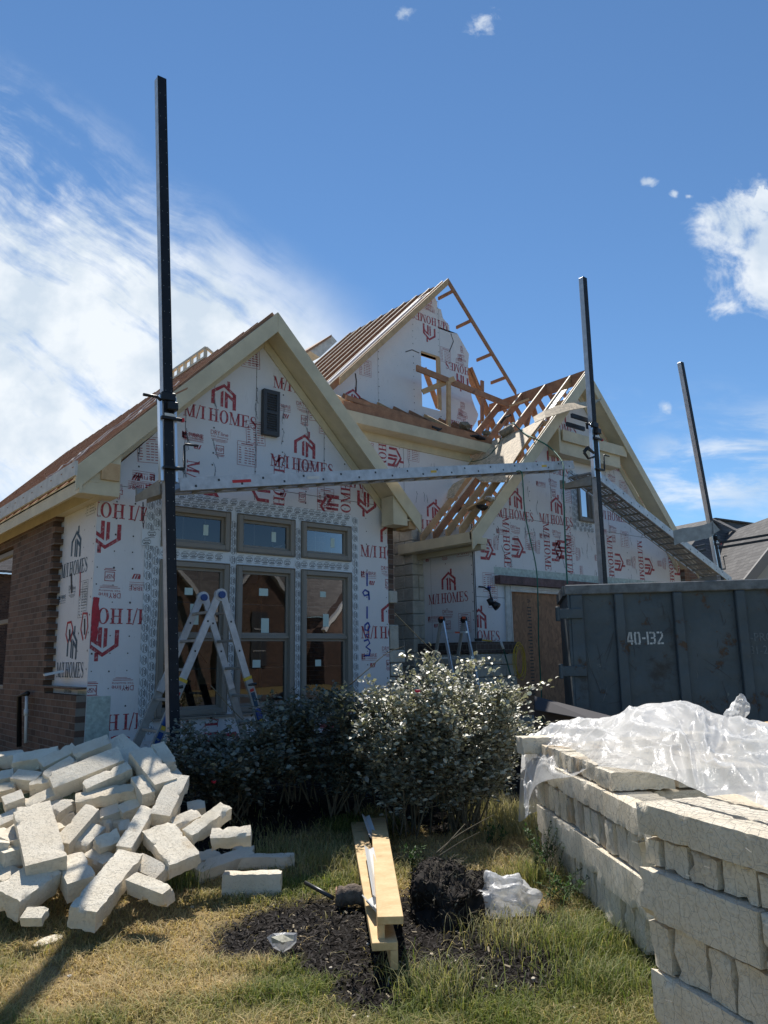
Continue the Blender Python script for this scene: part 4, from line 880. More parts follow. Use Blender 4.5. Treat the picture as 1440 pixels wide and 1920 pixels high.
for u in (6.1, 7.05, 7.8): WB.nails(u, u, 6.5, 8.2+(u-6)*.6, .14, 9)
WB.seam(6.08, 6.35, 6.08, 7.9, 9, .004); WB.seam(7.83, 8, 7.83, 9.3, 9, .004)
spray(WB, [(760, 660), (772, 656), (786, 662)], 9, .02); spray(WB, [(666, 700), (668, 715), (667, 735)], 9, .03); spray(WB, [(845, 625), (850, 640), (842, 660)], 9, .02)
part(bm_, 'rear_gable_wall', SHM)
BPX, BPZ = 7.84, 9.72
rake('rake_board', 4.90, BPZ-(BPX-4.90)*1.005, BPX, BPZ, 1.87, 1.91, .16, M_PINE)
rake('rake_board', BPX, BPZ, 9.93, BPZ-2.11, 1.87, 1.91, .13, M_BROWN)
for i in range(9):
    y = 2.02+i*.42; rake('rafter', 4.7, BPZ-(BPX-4.7)*1.005-.02, BPX-.02, BPZ-.02, y, y+.04, .16, M_BROWN)
    rake('rafter_sunlit_top', 4.7, BPZ-(BPX-4.7)*1.005-.0, BPX-.02, BPZ-.0, y-.002, y+.042, .022, M_PALE)  # thin whitish strip added as the sunlit top of the rafter
m_ = MB(); m_.bx(BPX-.02, BPX+.02, 2.32, 5.6, BPZ-.2, BPZ-.03); part(m_, 'ridge_board', M_BROWN)
m_ = MB(); m_.prism([(4.7, 2.4, BPZ-(BPX-4.7)*1.005-.25), (BPX-.1, 2.4, BPZ-.36), (BPX-.1, 2.4, BPZ-.37), (4.7, 2.4, BPZ-(BPX-4.7)*1.005-.26)], (0, 3.0, 0)); part(m_, 'roof_underlay', M_BROWN)
for x in (7.98, 8.52, 9.15, 9.6):
    m_ = MB(); zz = BPZ-(x-BPX)*1.0-.11; m_.bx(x, x+.035, 1.912, 2.36, zz-.03, zz+.04); part(m_, 'lookout', M_BROWN)
for xa, za, xb, zb in ((8.75, 8.25, 10.1, 6.3), ): 
    m_ = MB(); m_.beam((xa, 2.45, za), (xb, 2.45, zb), .04, .14, up=(0, 1, 0)); part(m_, 'rafter', M_BROWN)
P1, P2 = hy(904, 714, 2.3), hy(904, 790, 2.3); m_ = MB(); m_.beam(P1, P2, .09, .04, up=(0, 1, 0)); part(m_, 'stud', M_BROWN)
P1, P2 = hy(880, 690, 2.4), hy(925, 800, 2.4); m_ = MB(); m_.beam(P1, P2, .04, .16, up=(0, 1, 0)); part(m_, 'rafter', M_BROWN)
for a_, b_ in (((795, 690), (822, 765)), ((826, 740), (840, 770))):
    m_ = MB(); m_.beam(hy(*a_, 3.2), hy(*b_, 3.2), .04, .13, up=(0, 1, 0)); part(m_, 'interior_brace', M_BROWN)
m_ = MB(); m_.bx(7.275, 7.80, 2.18, 2.32, 7.95, 7.99); m_.bx(7.70, 7.80, 2.16, 2.199, 6.78, 7.949); part(m_, 'window_buck', M_PINE)
# second small gable far behind
m_ = MB(); a_, b_, c_ = hy(580, 657, 7.5), hy(622, 629, 7.5), hy(632, 640, 7.5); m_.prism([a_, hy(600, 670, 7.5), c_, b_], (0, 1.5, 0)); part(m_, 'rear_roof_peak', M_FASCW)
m_ = MB(); m_.prism([hy(578, 655, 7.45), hy(622, 627, 7.45), hy(622, 631, 7.45), hy(578, 660, 7.45)], (0, 2.5, 0)); part(m_, 'rear_roof_slope', M_BROWN)
# rear body that closes the shell
m_ = MB(); m_.bx(4.45, 4.55, 2.35, 9, .5, 3.9); m_.bx(0, 13.3, 9.0, 9.1, .5, 3.6); m_.bx(13.28, 13.4, .35, 9, .5, 3.66); part(m_, 'rear_wall', M_SH)
# condensate pipes at the left brick wall
m_ = MB(); x = -.26; P_ = hx(50, 1305, x); m_.tube([hx(52, 1300, x)+Vector((.0, 0, 0)), hx(36, 1305, x), hx(36, 1400, x)], .032, 8); part(m_, 'black_drain_pipe', M_BLKM, smooth=True)
m_ = MB(); m_.tube([hx(50, 1305, x), hx(49, 1345, x), hx(48, 1393, x)], .02, 8); m_.tube([hx(49.3, 1330, x), hx(49, 1342, x)], .03, 8); part(m_, 'white_pvc_pipe', M_PVC, smooth=True)
m_ = MB(); m_.obox(hx(100, 1262, -.22), (.02, .1, .0), (.1, -.02, .02), (0, .01, .012)); part(m_, 'foil_scrap', M_LABEL)
# hanging garage lamp left on its wires
lf = hy(920, 1130, .02); m_ = MB(); m_.tube([hy(897, 1100, .16), hy(908, 1101, .1), hy(918, 1108, .05), hy(921, 1122, .02)], .016, 6); m_.tube([lf+Vector((-.03, 0, .07)), lf+Vector((.0, -.03, -.04))], [.06, .05], 10); m_.tube([lf+Vector((.02, -.05, -.02)), lf+Vector((.04, -.12, -.08))], [.055, .075], 12)
part(m_, 'dangling_wall_lamp', M_BLKM, smooth=True)
# ================================================================ SCAFFOLD POLES (aluminium, black rubber strip on the front)
def pole(base, top, label, jack=None, arm=None, lean=0):
    b_, t_ = Vector(base), Vector(top); root = empty('scaffold_pole', b_, label, 'scaffold pole', 'aluminium scaffold poles')
    d = (t_-b_).normalized(); X = Vector((1, 0, 0)); X = (X-d*X.dot(d)).normalized(); Y = d.cross(X).normalized(); mid = (b_+t_)/2; hl = (t_-b_).length/2; s_ = .052
    m_ = MB(); m_.obox(mid, X*s_, Y*s_, d*hl); m_.build('pole', M_ALU, root, bevel=.006)
    m_ = MB(); m_.obox(mid-Y*(s_+.006), X*(s_+.004), Y*.005, d*(hl-.004)); 
    L = 2*hl; k = int(L/.16); hole = 1
    for i in range(1, k):
        for sx in ((-.03, .034) if i % 2 else (.034,)):
            c = b_+d*(i*.16)-Y*(s_+.0118)+X*sx; m_.obox(c, X*.0035, Y*.0008, d*.0035, 1)
    m_.build('rubber_strip', [M_BLK, M_ALUD], root)
    m_ = MB(); m_.obox(b_+d*.01, X*.12, Y*.12, d*.01); m_.build('base_plate', M_STEEL, root)
    def at(zc, dx=0, dy=0): # point at height zc
        return b_+d*((zc-b_.z)/d.z)+X*dx+Y*dy
    if jack:
        zj = jack  # height of plank arm
        for sx in (-.085, .085):
            m_ = MB(); m_.obox(at(zj+.50, sx, -.02), X*.016, Y*.035, d*.50); m_.build('jack_rail', M_ALUB, root, bevel=.003)
        m_ = MB(); m_.obox(at(zj+.98, 0, 0), X*.085, Y*.085, d*.05); m_.obox(at(zj+.86, .03, -.03), X*.06, Y*.10, d*.05); m_.build('upper_clamp', M_BLKM, root, bevel=.01)
        m_ = MB(); m_.obox(at(zj+.72, .02, -.085), X*.12, Y*.02, d*.016); m_.build('foot_pedal', M_BLKM, root, bevel=.004)
        m_ = MB(); m_.obox(at(zj+.15, .04, -.08), X*.12, Y*.022, d*.016); m_.build('lower_clamp', M_BLKM, root, bevel=.004)
        m_ = MB(); m_.obox(at(zj+.755, -.0, -.10), X*.065, Y*.004, d*.016); m_.build('warning_label', M_LABEL, root)
        m_ = MB(); m_.obox(at(zj+.72, .155, -.085), X*.014, Y*.02, d*.02); m_.build('release_knob', M_REDP, root)
        m_ = MB(); m_.tube([at(zj+.93, -.09, -.05), at(zj+.95, -.14, -.08), at(zj+.95, -.30, -.08)], .018, 7); m_.build('crank_handle', M_BLKM, root, smooth=True)
        m_ = MB(); m_.tube([at(zj+.15, .13, -.09), at(zj+.16, .16, -.09), at(zj+.42, .165, -.09), at(zj+.44, .18, -.09), at(zj+.44, .33, -.09)], .014, 7); m_.build('crank_handle', M_BLKM, root, smooth=True)
        A_ = .74
        m_ = MB()
        for sx in (-.07, .07): m_.prism([at(zj+.04, sx-.006, .05), at(zj+.0, sx-.006, A_), at(zj-.075, sx-.006, A_), at(zj-.13, sx-.006, .05)], X*.012)
        m_.obox(at(zj-.01, 0, (A_+.05)/2), X*.063, Y*((A_-.05)/2), d*.006); m_.obox(at(zj+.04, 0, A_-.015), X*.07, Y*.015, d*.05); m_.build('bracket_arm', M_ALUD, root)
        if arm == 'chain':
            for i in range(7):
                m_ = MB(); c = at(zj-.12-i*.042, -.03, A_-.12); ax = X if i % 2 else Y
                m_.tube([c+ax*(.012*math.cos(t))+d*(.026*math.sin(t)) for t in [2*math.pi*k/8 for k in range(9)]], .0035, 5, cap=False); m_.build('chain_link', M_STEEL, root, smooth=True)
    return root, at
p1, at1 = pole((.47, -1.23, .29), (.11, -.91, 8.68), 'nearest and tallest-looking black-faced scaffold pole in front of the three windows', 3.55, 'chain')
p2, at2 = pole((8.37, -1.13, .3), (8.39, -1.15, 8.62), 'scaffold pole rising behind the dumpster in front of the garage gable', 4.72)
p3, at3 = pole((14.10, -.65, .25), (13.249, -.369, 8.367), 'leaning scaffold pole at the right, in front of the shingled roof', 3.3)
def bench(at, zj, x0, x1, par, dy=.1):
    for dz, dy_ in ((0, 0), (-.13, .12)):
        m_ = MB(); m_.bx(*sorted((x0, x1)), at(zj).y+dy+dy_-.03, at(zj).y+dy+dy_+.01, zj+dz-.038, zj+dz+.038); o = m_.build('bench_rail', M_BLKM, par)
bench(at2, 5.84, 7.93, 8.46, p2, .12)
for (xa, ya), (xb, yb), dd in (((1337, 1020), (1446, 1002), 17.3), ((1338, 1029), (1446, 1011), 17.2), ((1305, 1026), (1322, 1022), 17.6), ((1300, 1036), (1322, 1031), 17.6)):
    m_ = MB(); m_.beam(hd(xa, ya, dd), hd(xb, yb, dd+.2), .05, .055); m_.build('bench_rail', M_BLKM, p3)
m_ = MB()
for k in range(2): m_.tube([at2(5.15, -.12, -.08), at2(5.2+.04*k, -.3, -.08), at2(5.1+.04*k, -.42, -.08), at2(5.02, -.3, -.08), at2(5.08, -.12, -.08)], .022, 6)
m_.build('strap_bundle', M_BLKM, p2, smooth=True)
# planks: two side rails and a perforated ribbed deck
def plank(a, b_, wd, label, holes=True, off=None):
    a, b_ = Vector(a), Vector(b_); root = empty('scaffold_plank', a, label, 'scaffold plank', 'aluminium scaffold planks'); d = (b_-a).normalized(); Y = d.cross(Z).normalized()
    if Y.y > 0: Y = -Y
    up = Y.cross(d) if Y.cross(d).z > 0 else d.cross(Y); up.normalize(); L = (b_-a).length; mid = (a+b_)/2; ht = .075
    for s_ in (1, -1):
        m_ = MB(); c = mid+Y*(s_*wd/2); m_.obox(c, d*(L/2), Y*.004, up*ht); m_.obox(c-Y*(s_*.012)+up*(ht-.004), d*(L/2), Y*.008, up*.004); m_.obox(c-Y*(s_*.012)-up*(ht-.004), d*(L/2), Y*.008, up*.004)
        n_ = int(L/.31)
        for i in range(n_):
            cc = a+d*(.2+i*.31)+Y*(s_*(wd/2+.0045))+up*(.028 if i % 2 else -.03); m_.obox(cc, d*.014, Y*.0015, up*.014, 1)
        m_.build('side_rail', [M_ALU, M_STEEL], root)
    m_ = MB(); nb = int(L/.31); w0 = wd/2-.02; lev = -.045
    for i in range(nb):
        x0 = L*i/nb; x1 = L*(i+1)/nb
        def qd(u0, u1, v0, v1): m_.obox(a+d*((u0+u1)/2)+Y*((v0+v1)/2)+up*lev, d*((u1-u0)/2), Y*((v1-v0)/2), up*.002)
        m_.obox(a+d*(x0+.02)+up*(lev-.014), d*.018, Y*w0, up*.011)
        if not holes: qd(x0, x1, -w0, w0); continue
        nu, nv = 11, 11; du, dv = (x1-x0)/nu, 2*w0/nv
        for r_ in range(nv):
            hr = r_ in (2, 4, 6, 8)
            if not hr: qd(x0, x1, -w0+r_*dv, -w0+(r_+1)*dv); continue
            k = 0
            while k < nu:
                if k in (3, 5, 7, 9): k += 1; continue
                k2 = k
                while k2+1 < nu and (k2+1) not in (3, 5, 7, 9): k2 += 1
                qd(x0+k*du, x0+(k2+1)*du, -w0+r_*dv, -w0+(r_+1)*dv); k = k2+1
    m_.build('perforated_deck', M_ALUD, root)
    return root, a, d, Y, up, wd
pl, a_, d_, Y_, u_, w_ = plank((.56, -.72, 3.60), (8.22, -.62, 5.02), .36, 'long aluminium plank spanning from the left pole to the middle pole', True)
for t, m__, l in ((.82, M_REDP, .13), (1.9, M_LABEL, .10), (4.15, M_YELP, .06), (6.9, M_YELP, .07)):
    q = MB(); q.obox(a_+d_*t+Y_*(w_/2+.0055)+u_*.0, d_*l, Y_*.0015, u_*.018); q.build('sticker', m__, pl)
plank((8.5, -.72, 4.93), (14.2, -.35, 3.22), .50, 'perforated plank sloping down from the middle pole to the right pole')
# ================================================================ LADDERS
def box_rail(m_, p, q, wd=.07, th=.028, up=(0, 1, 0), m=0): m_.beam(p, q, wd, th, up=up, m=m)
lr = empty('articulated_ladder', (1.1, -.6, .35), 'open a-frame aluminium ladder with blue hinges in front of the left window', 'ladder', 'folding ladders')
hz1, yf, yb = 2.36, -.80, -.34; hxm = 1.17
zg = .32
for y_, top in ((yf, hxm), (yb, hxm+.0)):
    for sgn, foot in ((-1, .26), (1, 1.92)):
        ft = Vector((foot, y_, zg)); tp = Vector((top+sgn*.035, y_, hz1-.02)); mid = ft.lerp(tp, .52)
        m_ = MB(); m_.beam(mid.lerp(tp, -.12), tp, .030, .085, up=(sgn, 0, 0)); 
        for k in (.35, .7): m_.obox(mid.lerp(tp, k)+Vector((0, -.0155, 0)), (.011, 0, 0), (0, .001, 0), (0, 0, .011), 1)
        m_.build('upper_rail', [M_ALU, M_BLKM], lr, bevel=.003)
        m_ = MB(); o_ = Vector((0, -.020 if y_ == yf else .020, 0)); m_.beam(ft+o_, mid+o_, .030, .095, up=(sgn, 0, 0)); m_.build('lower_rail', M_ALUD, lr, bevel=.003)
        m_ = MB(); m_.beam(ft+o_, ft.lerp(mid, .06)+o_, .04, .105, up=(sgn, 0, 0)); m_.build('rubber_foot', M_BLKM, lr)
        if y_ == yf:
            o2 = Vector((0, -.0375, 0))
            m_ = MB(); m_.beam(ft.lerp(mid, .16)+o2, ft.lerp(mid, .50)+o2, .004, .055, up=(sgn, 0, 0)); m_.build('blue_label', M_BLUEP, lr)
            for a, b_, mt in ((.52, .56, M_YELP), (.70, .86, M_TEAL), (.87, .90, M_REDP)):
                m_ = MB(); m_.beam(ft.lerp(mid, a)+o2, ft.lerp(mid, b_)+o2, .004, .05, up=(sgn, 0, 0)); m_.build('sticker', mt, lr)
            m_ = MB(); m_.beam(ft.lerp(mid, .56)+o2*1.0, ft.lerp(mid, .68)+o2, .03, .075, up=(sgn, 0, 0)); m_.build('locking_collar', M_BLUEP, lr, bevel=.008)
            m_ = MB(); m_.beam(mid+o2*.4, mid.lerp(tp, .035)+o2*.4, .036, .1, up=(sgn, 0, 0)); m_.build('yellow_band', M_YELP, lr)
            m_ = MB(); c = mid+Vector((sgn*.05, -.02, -.06)); m_.tube([c-Vector((.06, 0, 0)), c+Vector((.05, -.02, .01))], .018, 7); m_.build('locking_pin', M_STEEL, lr, smooth=True)
for sgn, foot in ((-1, .26), (1, 1.92)):
    for k in (.10, .26, .42, .58, .74, .90):
        c = Vector((foot, 0, zg)).lerp(Vector((hxm+sgn*.035, 0, hz1)), k); m_ = MB(); m_.bx(c.x-.024, c.x+.024, yf+.016, yb-.016, c.z-.016, c.z+.016); m_.build('rung', M_ALUD, lr, bevel=.004)
for y_ in (yf-.022, yb-.022):
    m_ = MB(); m_.tube([(hxm, y_, hz1), (hxm, y_+.05, hz1)], .075, 16); m_.build('hinge_plate', M_ALU, lr)
    m_ = MB(); m_.tube([(hxm, y_-.03, hz1), (hxm, y_+.0, hz1)], .042, 16); m_.build('hinge_knob', M_BLUEP, lr)
# flat white panel leaning behind the ladder foot
m_ = MB(); m_.prism([hy(288, 1395, -1.0), hy(318, 1400, -1.0), hy(315, 1440, -1.0), hy(285, 1440, -1.0)], (0, .02, 0)); tag(m_.build('white_scrap_panel', M_LABEL), 'small white scrap panel between the ladder foot and the stone pile', 'panel')
l2 = empty('folding_ladder', (6.1, .4, .4), 'small bright aluminium folding ladder with black and orange hinges in the entry', 'ladder', 'folding ladders')
lx = (5.75, 6.24)
hp = [hy(828, 1162, -.02), hy(870, 1162, -.02)]
for i, h_ in enumerate(hp):
    for sgn, dy in ((-1, -.42), (1, .45)):
        ft = Vector((h_.x+(.0), h_.y+dy, .50)); tp = h_+Vector((0, sgn*.02, -.02)); m_ = MB(); m_.beam(ft, tp, .026, .06, up=(0, 1, 0)); m_.build('side_rail', M_ALUB if sgn < 0 else M_ALUD, l2, bevel=.003)
    m_ = MB(); m_.tube([h_+Vector((-.03, 0, 0)), h_+Vector((.03, 0, 0))], .055, 12); m_.build('hinge', M_BLKM, l2)
    m_ = MB(); m_.obox(h_+Vector((-.032, -.03, .03)), (.01, 0, 0), (0, .03, 0), (0, 0, .02)); m_.build('release_tab', M_ORNG, l2)
for k in (.12, .36, .60, .84):
    for dy in (-.42, .45):
        a, b_ = [Vector((h_.x, h_.y+dy*k, h_.z+(.50-h_.z)*k)) for h_ in hp]; m_ = MB(); m_.beam(a, b_, .03, .03); m_.build('rung', M_ALUB, l2)
m_ = MB(); m_.beam(hp[0].lerp(hp[1], .42)+Vector((0, -.085, -.21)), hp[0].lerp(hp[1], .62)+Vector((0, -.085, -.21)), .004, .025); m_.build('orange_label', M_ORNG, l2)
# ================================================================ DUMPSTER
ang_ = rad(-10); DR = R*math.cos(ang_)+F*math.sin(ang_); DF = F*math.cos(ang_)-R*math.sin(ang_)
o_ = Vector((5.664, -2.395, 0)); DT = 2.56; DB = .42; DL = 6.2; DD = 2.2
dm = empty('dumpster', o_+Z*.1, 'large dented blue-grey roll-off dumpster stencilled 40-132 in front of the garage', 'dumpster')
def dpt(r_, f_, z_): return o_+DR*r_+DF*f_+Z*z_
def dbox(m_, r0, r1, f0, f1, z0, z1, m=0): m_.hexa([dpt(r0, f0, z0), dpt(r1, f0, z0), dpt(r1, f1, z0), dpt(r0, f1, z0), dpt(r0, f0, z1), dpt(r1, f0, z1), dpt(r1, f1, z1), dpt(r0, f1, z1)], m)
panel_mb = MB(); dbox(panel_mb, .03, DL, .07, .09, DB+.1, DT-.14)
m_ = MB(); dbox(m_, .03, DL, DD-.09, DD-.07, DB+.1, DT-.14); m_.build('far_side_panel', M_DUMP, dm)
m_ = MB(); dbox(m_, .0, .03, .0, DD, DB+.1, DT-.14); m_.build('end_gate', M_DUMP, dm)
m_ = MB(); dbox(m_, .03, DL, .092, DD-.092, DB, DB+.09); m_.build('floor_plate', M_DUMP, dm)
for f0, f1 in ((-.01, .12), (DD-.12, DD+.01)):
    m_ = MB(); dbox(m_, -.02, DL, f0, f1, DT-.139, DT); m_.build('top_rim', M_DUMPR, dm, bevel=.012)
m_ = MB(); dbox(m_, -.05, .08, .121, DD-.121, DT-.139, DT-.002); m_.build('top_rim', M_DUMPR, dm)
for r_ in (.02, .62, 1.39, 2.19, 3.0, 3.85, 4.7, 5.5):
    m_ = MB(); wd = .15 if r_ > .1 else .2; m_.hexa([dpt(r_, .068, DB), dpt(r_, -.01, DB), dpt(r_+wd, -.01, DB), dpt(r_+wd, .068, DB), dpt(r_, .068, DT-.141), dpt(r_+.015, -.005, DT-.141), dpt(r_+wd-.015, -.005, DT-.141), dpt(r_+wd, .068, DT-.141)]); m_.build('side_rib', M_DUMP, dm, bevel=.012)
m_ = MB(); dbox(m_, -.0, DL, -.02, .066, DB-.08, DB+.08); m_.build('bottom_rail', M_DUMP, dm, bevel=.01)
for zz in (.62, 1.38, 2.16):
    m_ = MB(); dbox(m_, -.16, .20, -.05, -.012, zz-.07, zz+.07); m_.tube([dpt(-.14, -.03, zz-.10), dpt(-.14, -.03, zz+.10)], .035, 8); m_.build('gate_hinge', M_DUMP, dm, bevel=.008)
WD = Wall(dpt(0, .067, 0), DR, (0, 0, 1), -DF, [[(0, 0), (6.2, 0), (6.2, 3), (0, 3)]], MB())
def stencil(t, x, y, hgt, m, W, par_name, tilt=0):
    WD.mb = MB(); u, v = WD.px(x, y); WD.word(t, (u, v), tilt, hgt, 0, W); return WD.mb.build(par_name, m, dm)
WD.mb = MB(); u0, v0_ = WD.px(1176, 1209); hh = .17; xx = 0
STN = {'4': [[(0, .36), (.16, .36), (.36, 1), (.22, 1)], rc(.0, .55, .2, .36), rc(.34, .48, 0, .17), rc(.34, .48, .4, 1)], '0': [stroke([(.08, .12), (.08, .88)], [.15, .15])[0], stroke([(.46, .12), (.46, .88)], [.15, .15])[0], rc(.05, .23, .86, 1), rc(.31, .49, .86, 1), rc(.05, .23, 0, .14), rc(.31, .49, 0, .14)], '-': [rc(.03, .32, .42, .56)], 'I': [rc(.05, .2, 0, 1)],
       '3': [rc(0, .22, .86, 1), rc(.28, .45, .84, .98), rc(.36, .51, .55, .88), rc(.12, .42, .44, .57), rc(.36, .51, .12, .46), rc(.28, .45, .02, .16), rc(0, .22, 0, .14)], '2': [rc(0, .22, .86, 1), rc(.28, .45, .84, .98), rc(.36, .51, .6, .88), [(.0, .15), (.16, .15), (.5, .58), (.36, .62)], rc(0, .24, 0, .14), rc(.3, .52, 0, .14)]}
for ch in '40-I32':
    WD.put(STN[ch], (u0+xx, v0_), 1, .155, hh, 0); xx += {'-': .36, 'I': .26}.get(ch, .60)*.165
WD.mb.build('stencilled_number', M_STENC, dm)
stencil('HI-PRO', 1420, 1202, .11, M_STENF, .42, 'faded_lettering'); stencil('281-219', 1428, 1226, .11, M_STENF, .42, 'faded_lettering')
# rust-coloured scratches as welded strips of bare metal
random.seed(9); WD.mb = panel_mb
for i in range(60):
    u, v = random.uniform(.2, 3.3), random.uniform(.6, 2.35)
    if any(a_-.03 < u < a_+.2 for a_ in (.62, 1.39, 2.19, 3.0)): continue
    l = random.uniform(.05, .5); a = random.gauss(1.57, .35); 
    if random.random() < .3: a = random.uniform(0, 3)
    WD.put(stroke([(u, v), (u+math.cos(a)*l*.5+.01, v+math.sin(a)*l*.5), (u+math.cos(a)*l, v+math.sin(a)*l)], [.002, .007, .002]), (0, 0), 0, 1, 1, 1 if random.random() < .8 else 2)
panel_mb.build('side_panel', [M_DUMP, M_GRIME, M_DUMPR], dm, fix=False)
# sheet of dark metal lying in front of the dumpster
m_ = MB(); m_.prism([hd(1002, 1305, 9.6), hd(1160, 1346, 9.2), hd(1200, 1352, 8.6), hd(1120, 1352, 8.9), hd(1004, 1330, 9.4)], (0, 0, -.01)); m_.prism([hd(1002, 1306, 9.6), hd(1165, 1347, 9.2), hd(1165, 1380, 9.2), hd(1002, 1380, 9.6)], F*.02)
tag(m_.build('metal_sheet', M_GRIME), 'dark sheet of metal standing on edge between the bush and the dumpster', 'metal sheet')
# ================================================================ NEIGHBOUR'S HOUSE ON THE RIGHT
nh = empty('neighbour_house', hd(1400, 1200, 26)-Z*2, 'finished house with grey hipped shingle roof beyond the dumpster on the right', 'house')
q = lambda x, y, d: hd(x, y, d)
apx = q(1336, 973, 25)
m_ = MB(); e0, e1, e2 = q(1230, 1105, 21), q(1600, 1105, 21), q(1680, 1030, 27)
rdg = q(1560, 1003, 28.5); far = q(1200, 1000, 30)
m_.add([e0, e1, rdg, apx, far, e2], [(0, 1, 2, 3), (0, 3, 4), (1, 5, 2), (3, 2, 4)]); part(m_, 'roof', M_SHING, nh, fix=False)
m_ = MB(); m_.prism([Vector((p.x, p.y, 0)) for p in (q(1250, 1105, 21.5), q(1600, 1105, 21.5), q(1600, 1105, 29), q(1200, 1105, 29))], (0, 0, e0.z+.02)); part(m_, 'wall', M_BRF, nh)
m_ = MB(); g0, g1, g2 = q(1385, 1105, 20.4), q(1500, 960, 20.4), q(1615, 1105, 20.4); m_.prism([g0, g1, g2], F*3.5); part(m_, 'gable', M_STUCCO, nh)
m_ = MB()
for a, b_ in ((g0, g1), (g1, g2)): m_.prism([a-F*.1+Z*.02, b_-F*.1+Z*.02, b_+F*7+Z*.02, a+F*7+Z*.02], Z*.14)
part(m_, 'gable_roof', M_SHING, nh)
for a, b_ in ((g0, g1), (g1, g2)):
    m_ = MB(); m_.beam(a-F*.2+Vector((0, 0, .0)), b_-F*.2+Vector((0, 0, .0)), .12, .24, up=(0, 0, 1)); part(m_, 'rake_trim', M_FRAME, nh)
m_ = MB(); m_.beam(apx, rdg, .25, .05); m_.beam(apx, e1, .25, .06); part(m_, 'ridge_cap', M_SHING, nh)
m_ = MB(); m_.bx(GX1+.02, GX1+.6, .1, .5, .3, 3.6); 
for i in range(14): m_.bx(GX1+.6, GX1+.6+(.1 if i % 2 else .02), .1, .4, .3+i*.235, .3+(i+1)*.235-.01)
part(m_, 'brick_return', M_BRY)
# folded flashing and pipe caught at the eave
P = [hd(x, y, 15.2) for x, y in ((1262, 995), (1280, 990), (1300, 988), (1320, 984), (1336, 978))]
m_ = MB()
for a, b_ in zip(P[:-1], P[1:]): m_.add([a, b_, b_-Z*.28, a-Z*.30], [(0, 1, 2, 3)])
m_.prism([hd(1335, 976, 15.2), hd(1350, 994, 15.2), hd(1334, 1003, 15.2)], F*.02); tag(m_.build('metal_flashing', M_ALUD), 'bent strip of shiny metal flashing near the eave by the right pole', 'flashing')
# ================================================================ HOUSE ACROSS THE STREET (mirrored in the windows)
oh = empty('facing_house', (20, -31, 0), 'brown brick house with steep white-trimmed gables mirrored in the front windows', 'house')
m_ = MB(); m_.bx(9, 33, -40, -32, 0, 4.2); part(m_, 'wall', M_BRY, oh)
m_ = MB(); m_.prism([(8.5, -31.6, 4.2), (33.5, -31.6, 4.2), (33.5, -36, 8.2), (8.5, -36, 8.2)], (0, 0, .1)); part(m_, 'roof', M_SHING, oh)
for cx, hw, zt in ((14.6, 2.6, 7.0), (20.2, 2.7, 7.6), (28, 3, 7.0)):
    m_ = MB(); m_.prism([(cx-hw, -31.9, 0), (cx+hw, -31.9, 0), (cx+hw, -31.9, zt-hw*1.15), (cx, -31.9, zt), (cx-hw, -31.9, zt-hw*1.15)], (0, 1.0, 0)); part(m_, 'gable', M_BRY, oh)
    for s_ in (-1, 1):
        m_ = MB(); m_.beam((cx+s_*(hw+.2), -30.75, zt-(hw+.2)*1.15), (cx, -30.75, zt+.05), .3, .22, up=(0, 0, 1)); part(m_, 'rake_trim', M_LABEL, oh)
    m_ = MB(); m_.bx(cx-.55, cx+.55, -30.88, -30.80, 1.2, 4.4); f_ = part(m_, 'window', M_GREYP, oh)
    m_ = MB(); m_.bx(cx-.45, cx+.45, -30.79, -30.77, 2.75, 2.83); m_.bx(cx-.45, cx+.45, -30.79, -30.77, 3.4, 3.46); m_.bx(cx-.45, cx+.45, -30.79, -30.77, 2.1, 2.15); m_.build('muntin', M_LABEL, f_)
# ================================================================ HOUSE BESIDE THE LEFT WALL (unseen, added as a dark mass to reflect)
sh_ = empty('unseen_side_house', (-11, 8, 0), 'unseen brick house left of the frame, added to darken the side window', 'house')
m_ = MB(); m_.bx(-22, -9.5, 1.5, 22, 0, 3.6); part(m_, 'wall', M_BRX, sh_)
m_ = MB(); m_.prism([(-9.0, 1.0, 3.6), (-9.0, 22.5, 3.6), (-15.5, 22.5, 7.6), (-15.5, 1.0, 7.6)], (0, 0, .12)); m_.prism([(-15.5, 1.0, 7.6), (-15.5, 22.5, 7.6), (-22.5, 22.5, 3.6), (-22.5, 1.0, 3.6)], (0, 0, .12)); part(m_, 'roof', M_SHING, sh_)
bh = empty('unseen_backyard_house', (-6, 36, 0), 'unseen two-storey house behind the lot, added to darken the side window', 'house')  # unseen house placed so the side pane mirrors its dark face
m_ = MB(); m_.bx(-16, 1, 32, 42, 0, 6.0); part(m_, 'wall', M_BRY, bh)
m_ = MB(); m_.prism([(-16.6, 31.4, 6.0), (1.6, 31.4, 6.0), (1.6, 37, 10), (-16.6, 37, 10)], (0, 0, .12)); part(m_, 'roof', M_SHING, bh)
# ================================================================ THINGS LEFT ON THE ROOF
def lump(name, path_r, mt, label, cat, seed=0, sub=2, amp=.15, sc=6, pos=(0, 0, 0), dims=(1, 1, 1), rot=0, smooth=True):
    bm = bmesh.new(); bmesh.ops.create_icosphere(bm, subdivisions=sub, radius=1)
    for v in bm.verts:
        n_ = noise.noise_vector(v.co*sc*.5+Vector((seed, seed*2, 0))); v.co += n_*amp; v.co.x *= dims[0]; v.co.y *= dims[1]; v.co.z *= dims[2]
    me = bpy.data.meshes.new(name); bm.to_mesh(me); bm.free(); me.materials.append(mt)
    if smooth: me.polygons.foreach_set('use_smooth', [True]*len(me.polygons))
    o = link(name, me); o.location = pos; o.rotation_euler = (0, 0, rot)
    return tag(o, label, cat) if label else o
ng = empty('nail_gun', hitn(945, 818, (GPX, 0, GR), (-GS, 0, 1)), 'olive and silver nail gun lying on the roof deck sheet', 'nail gun')
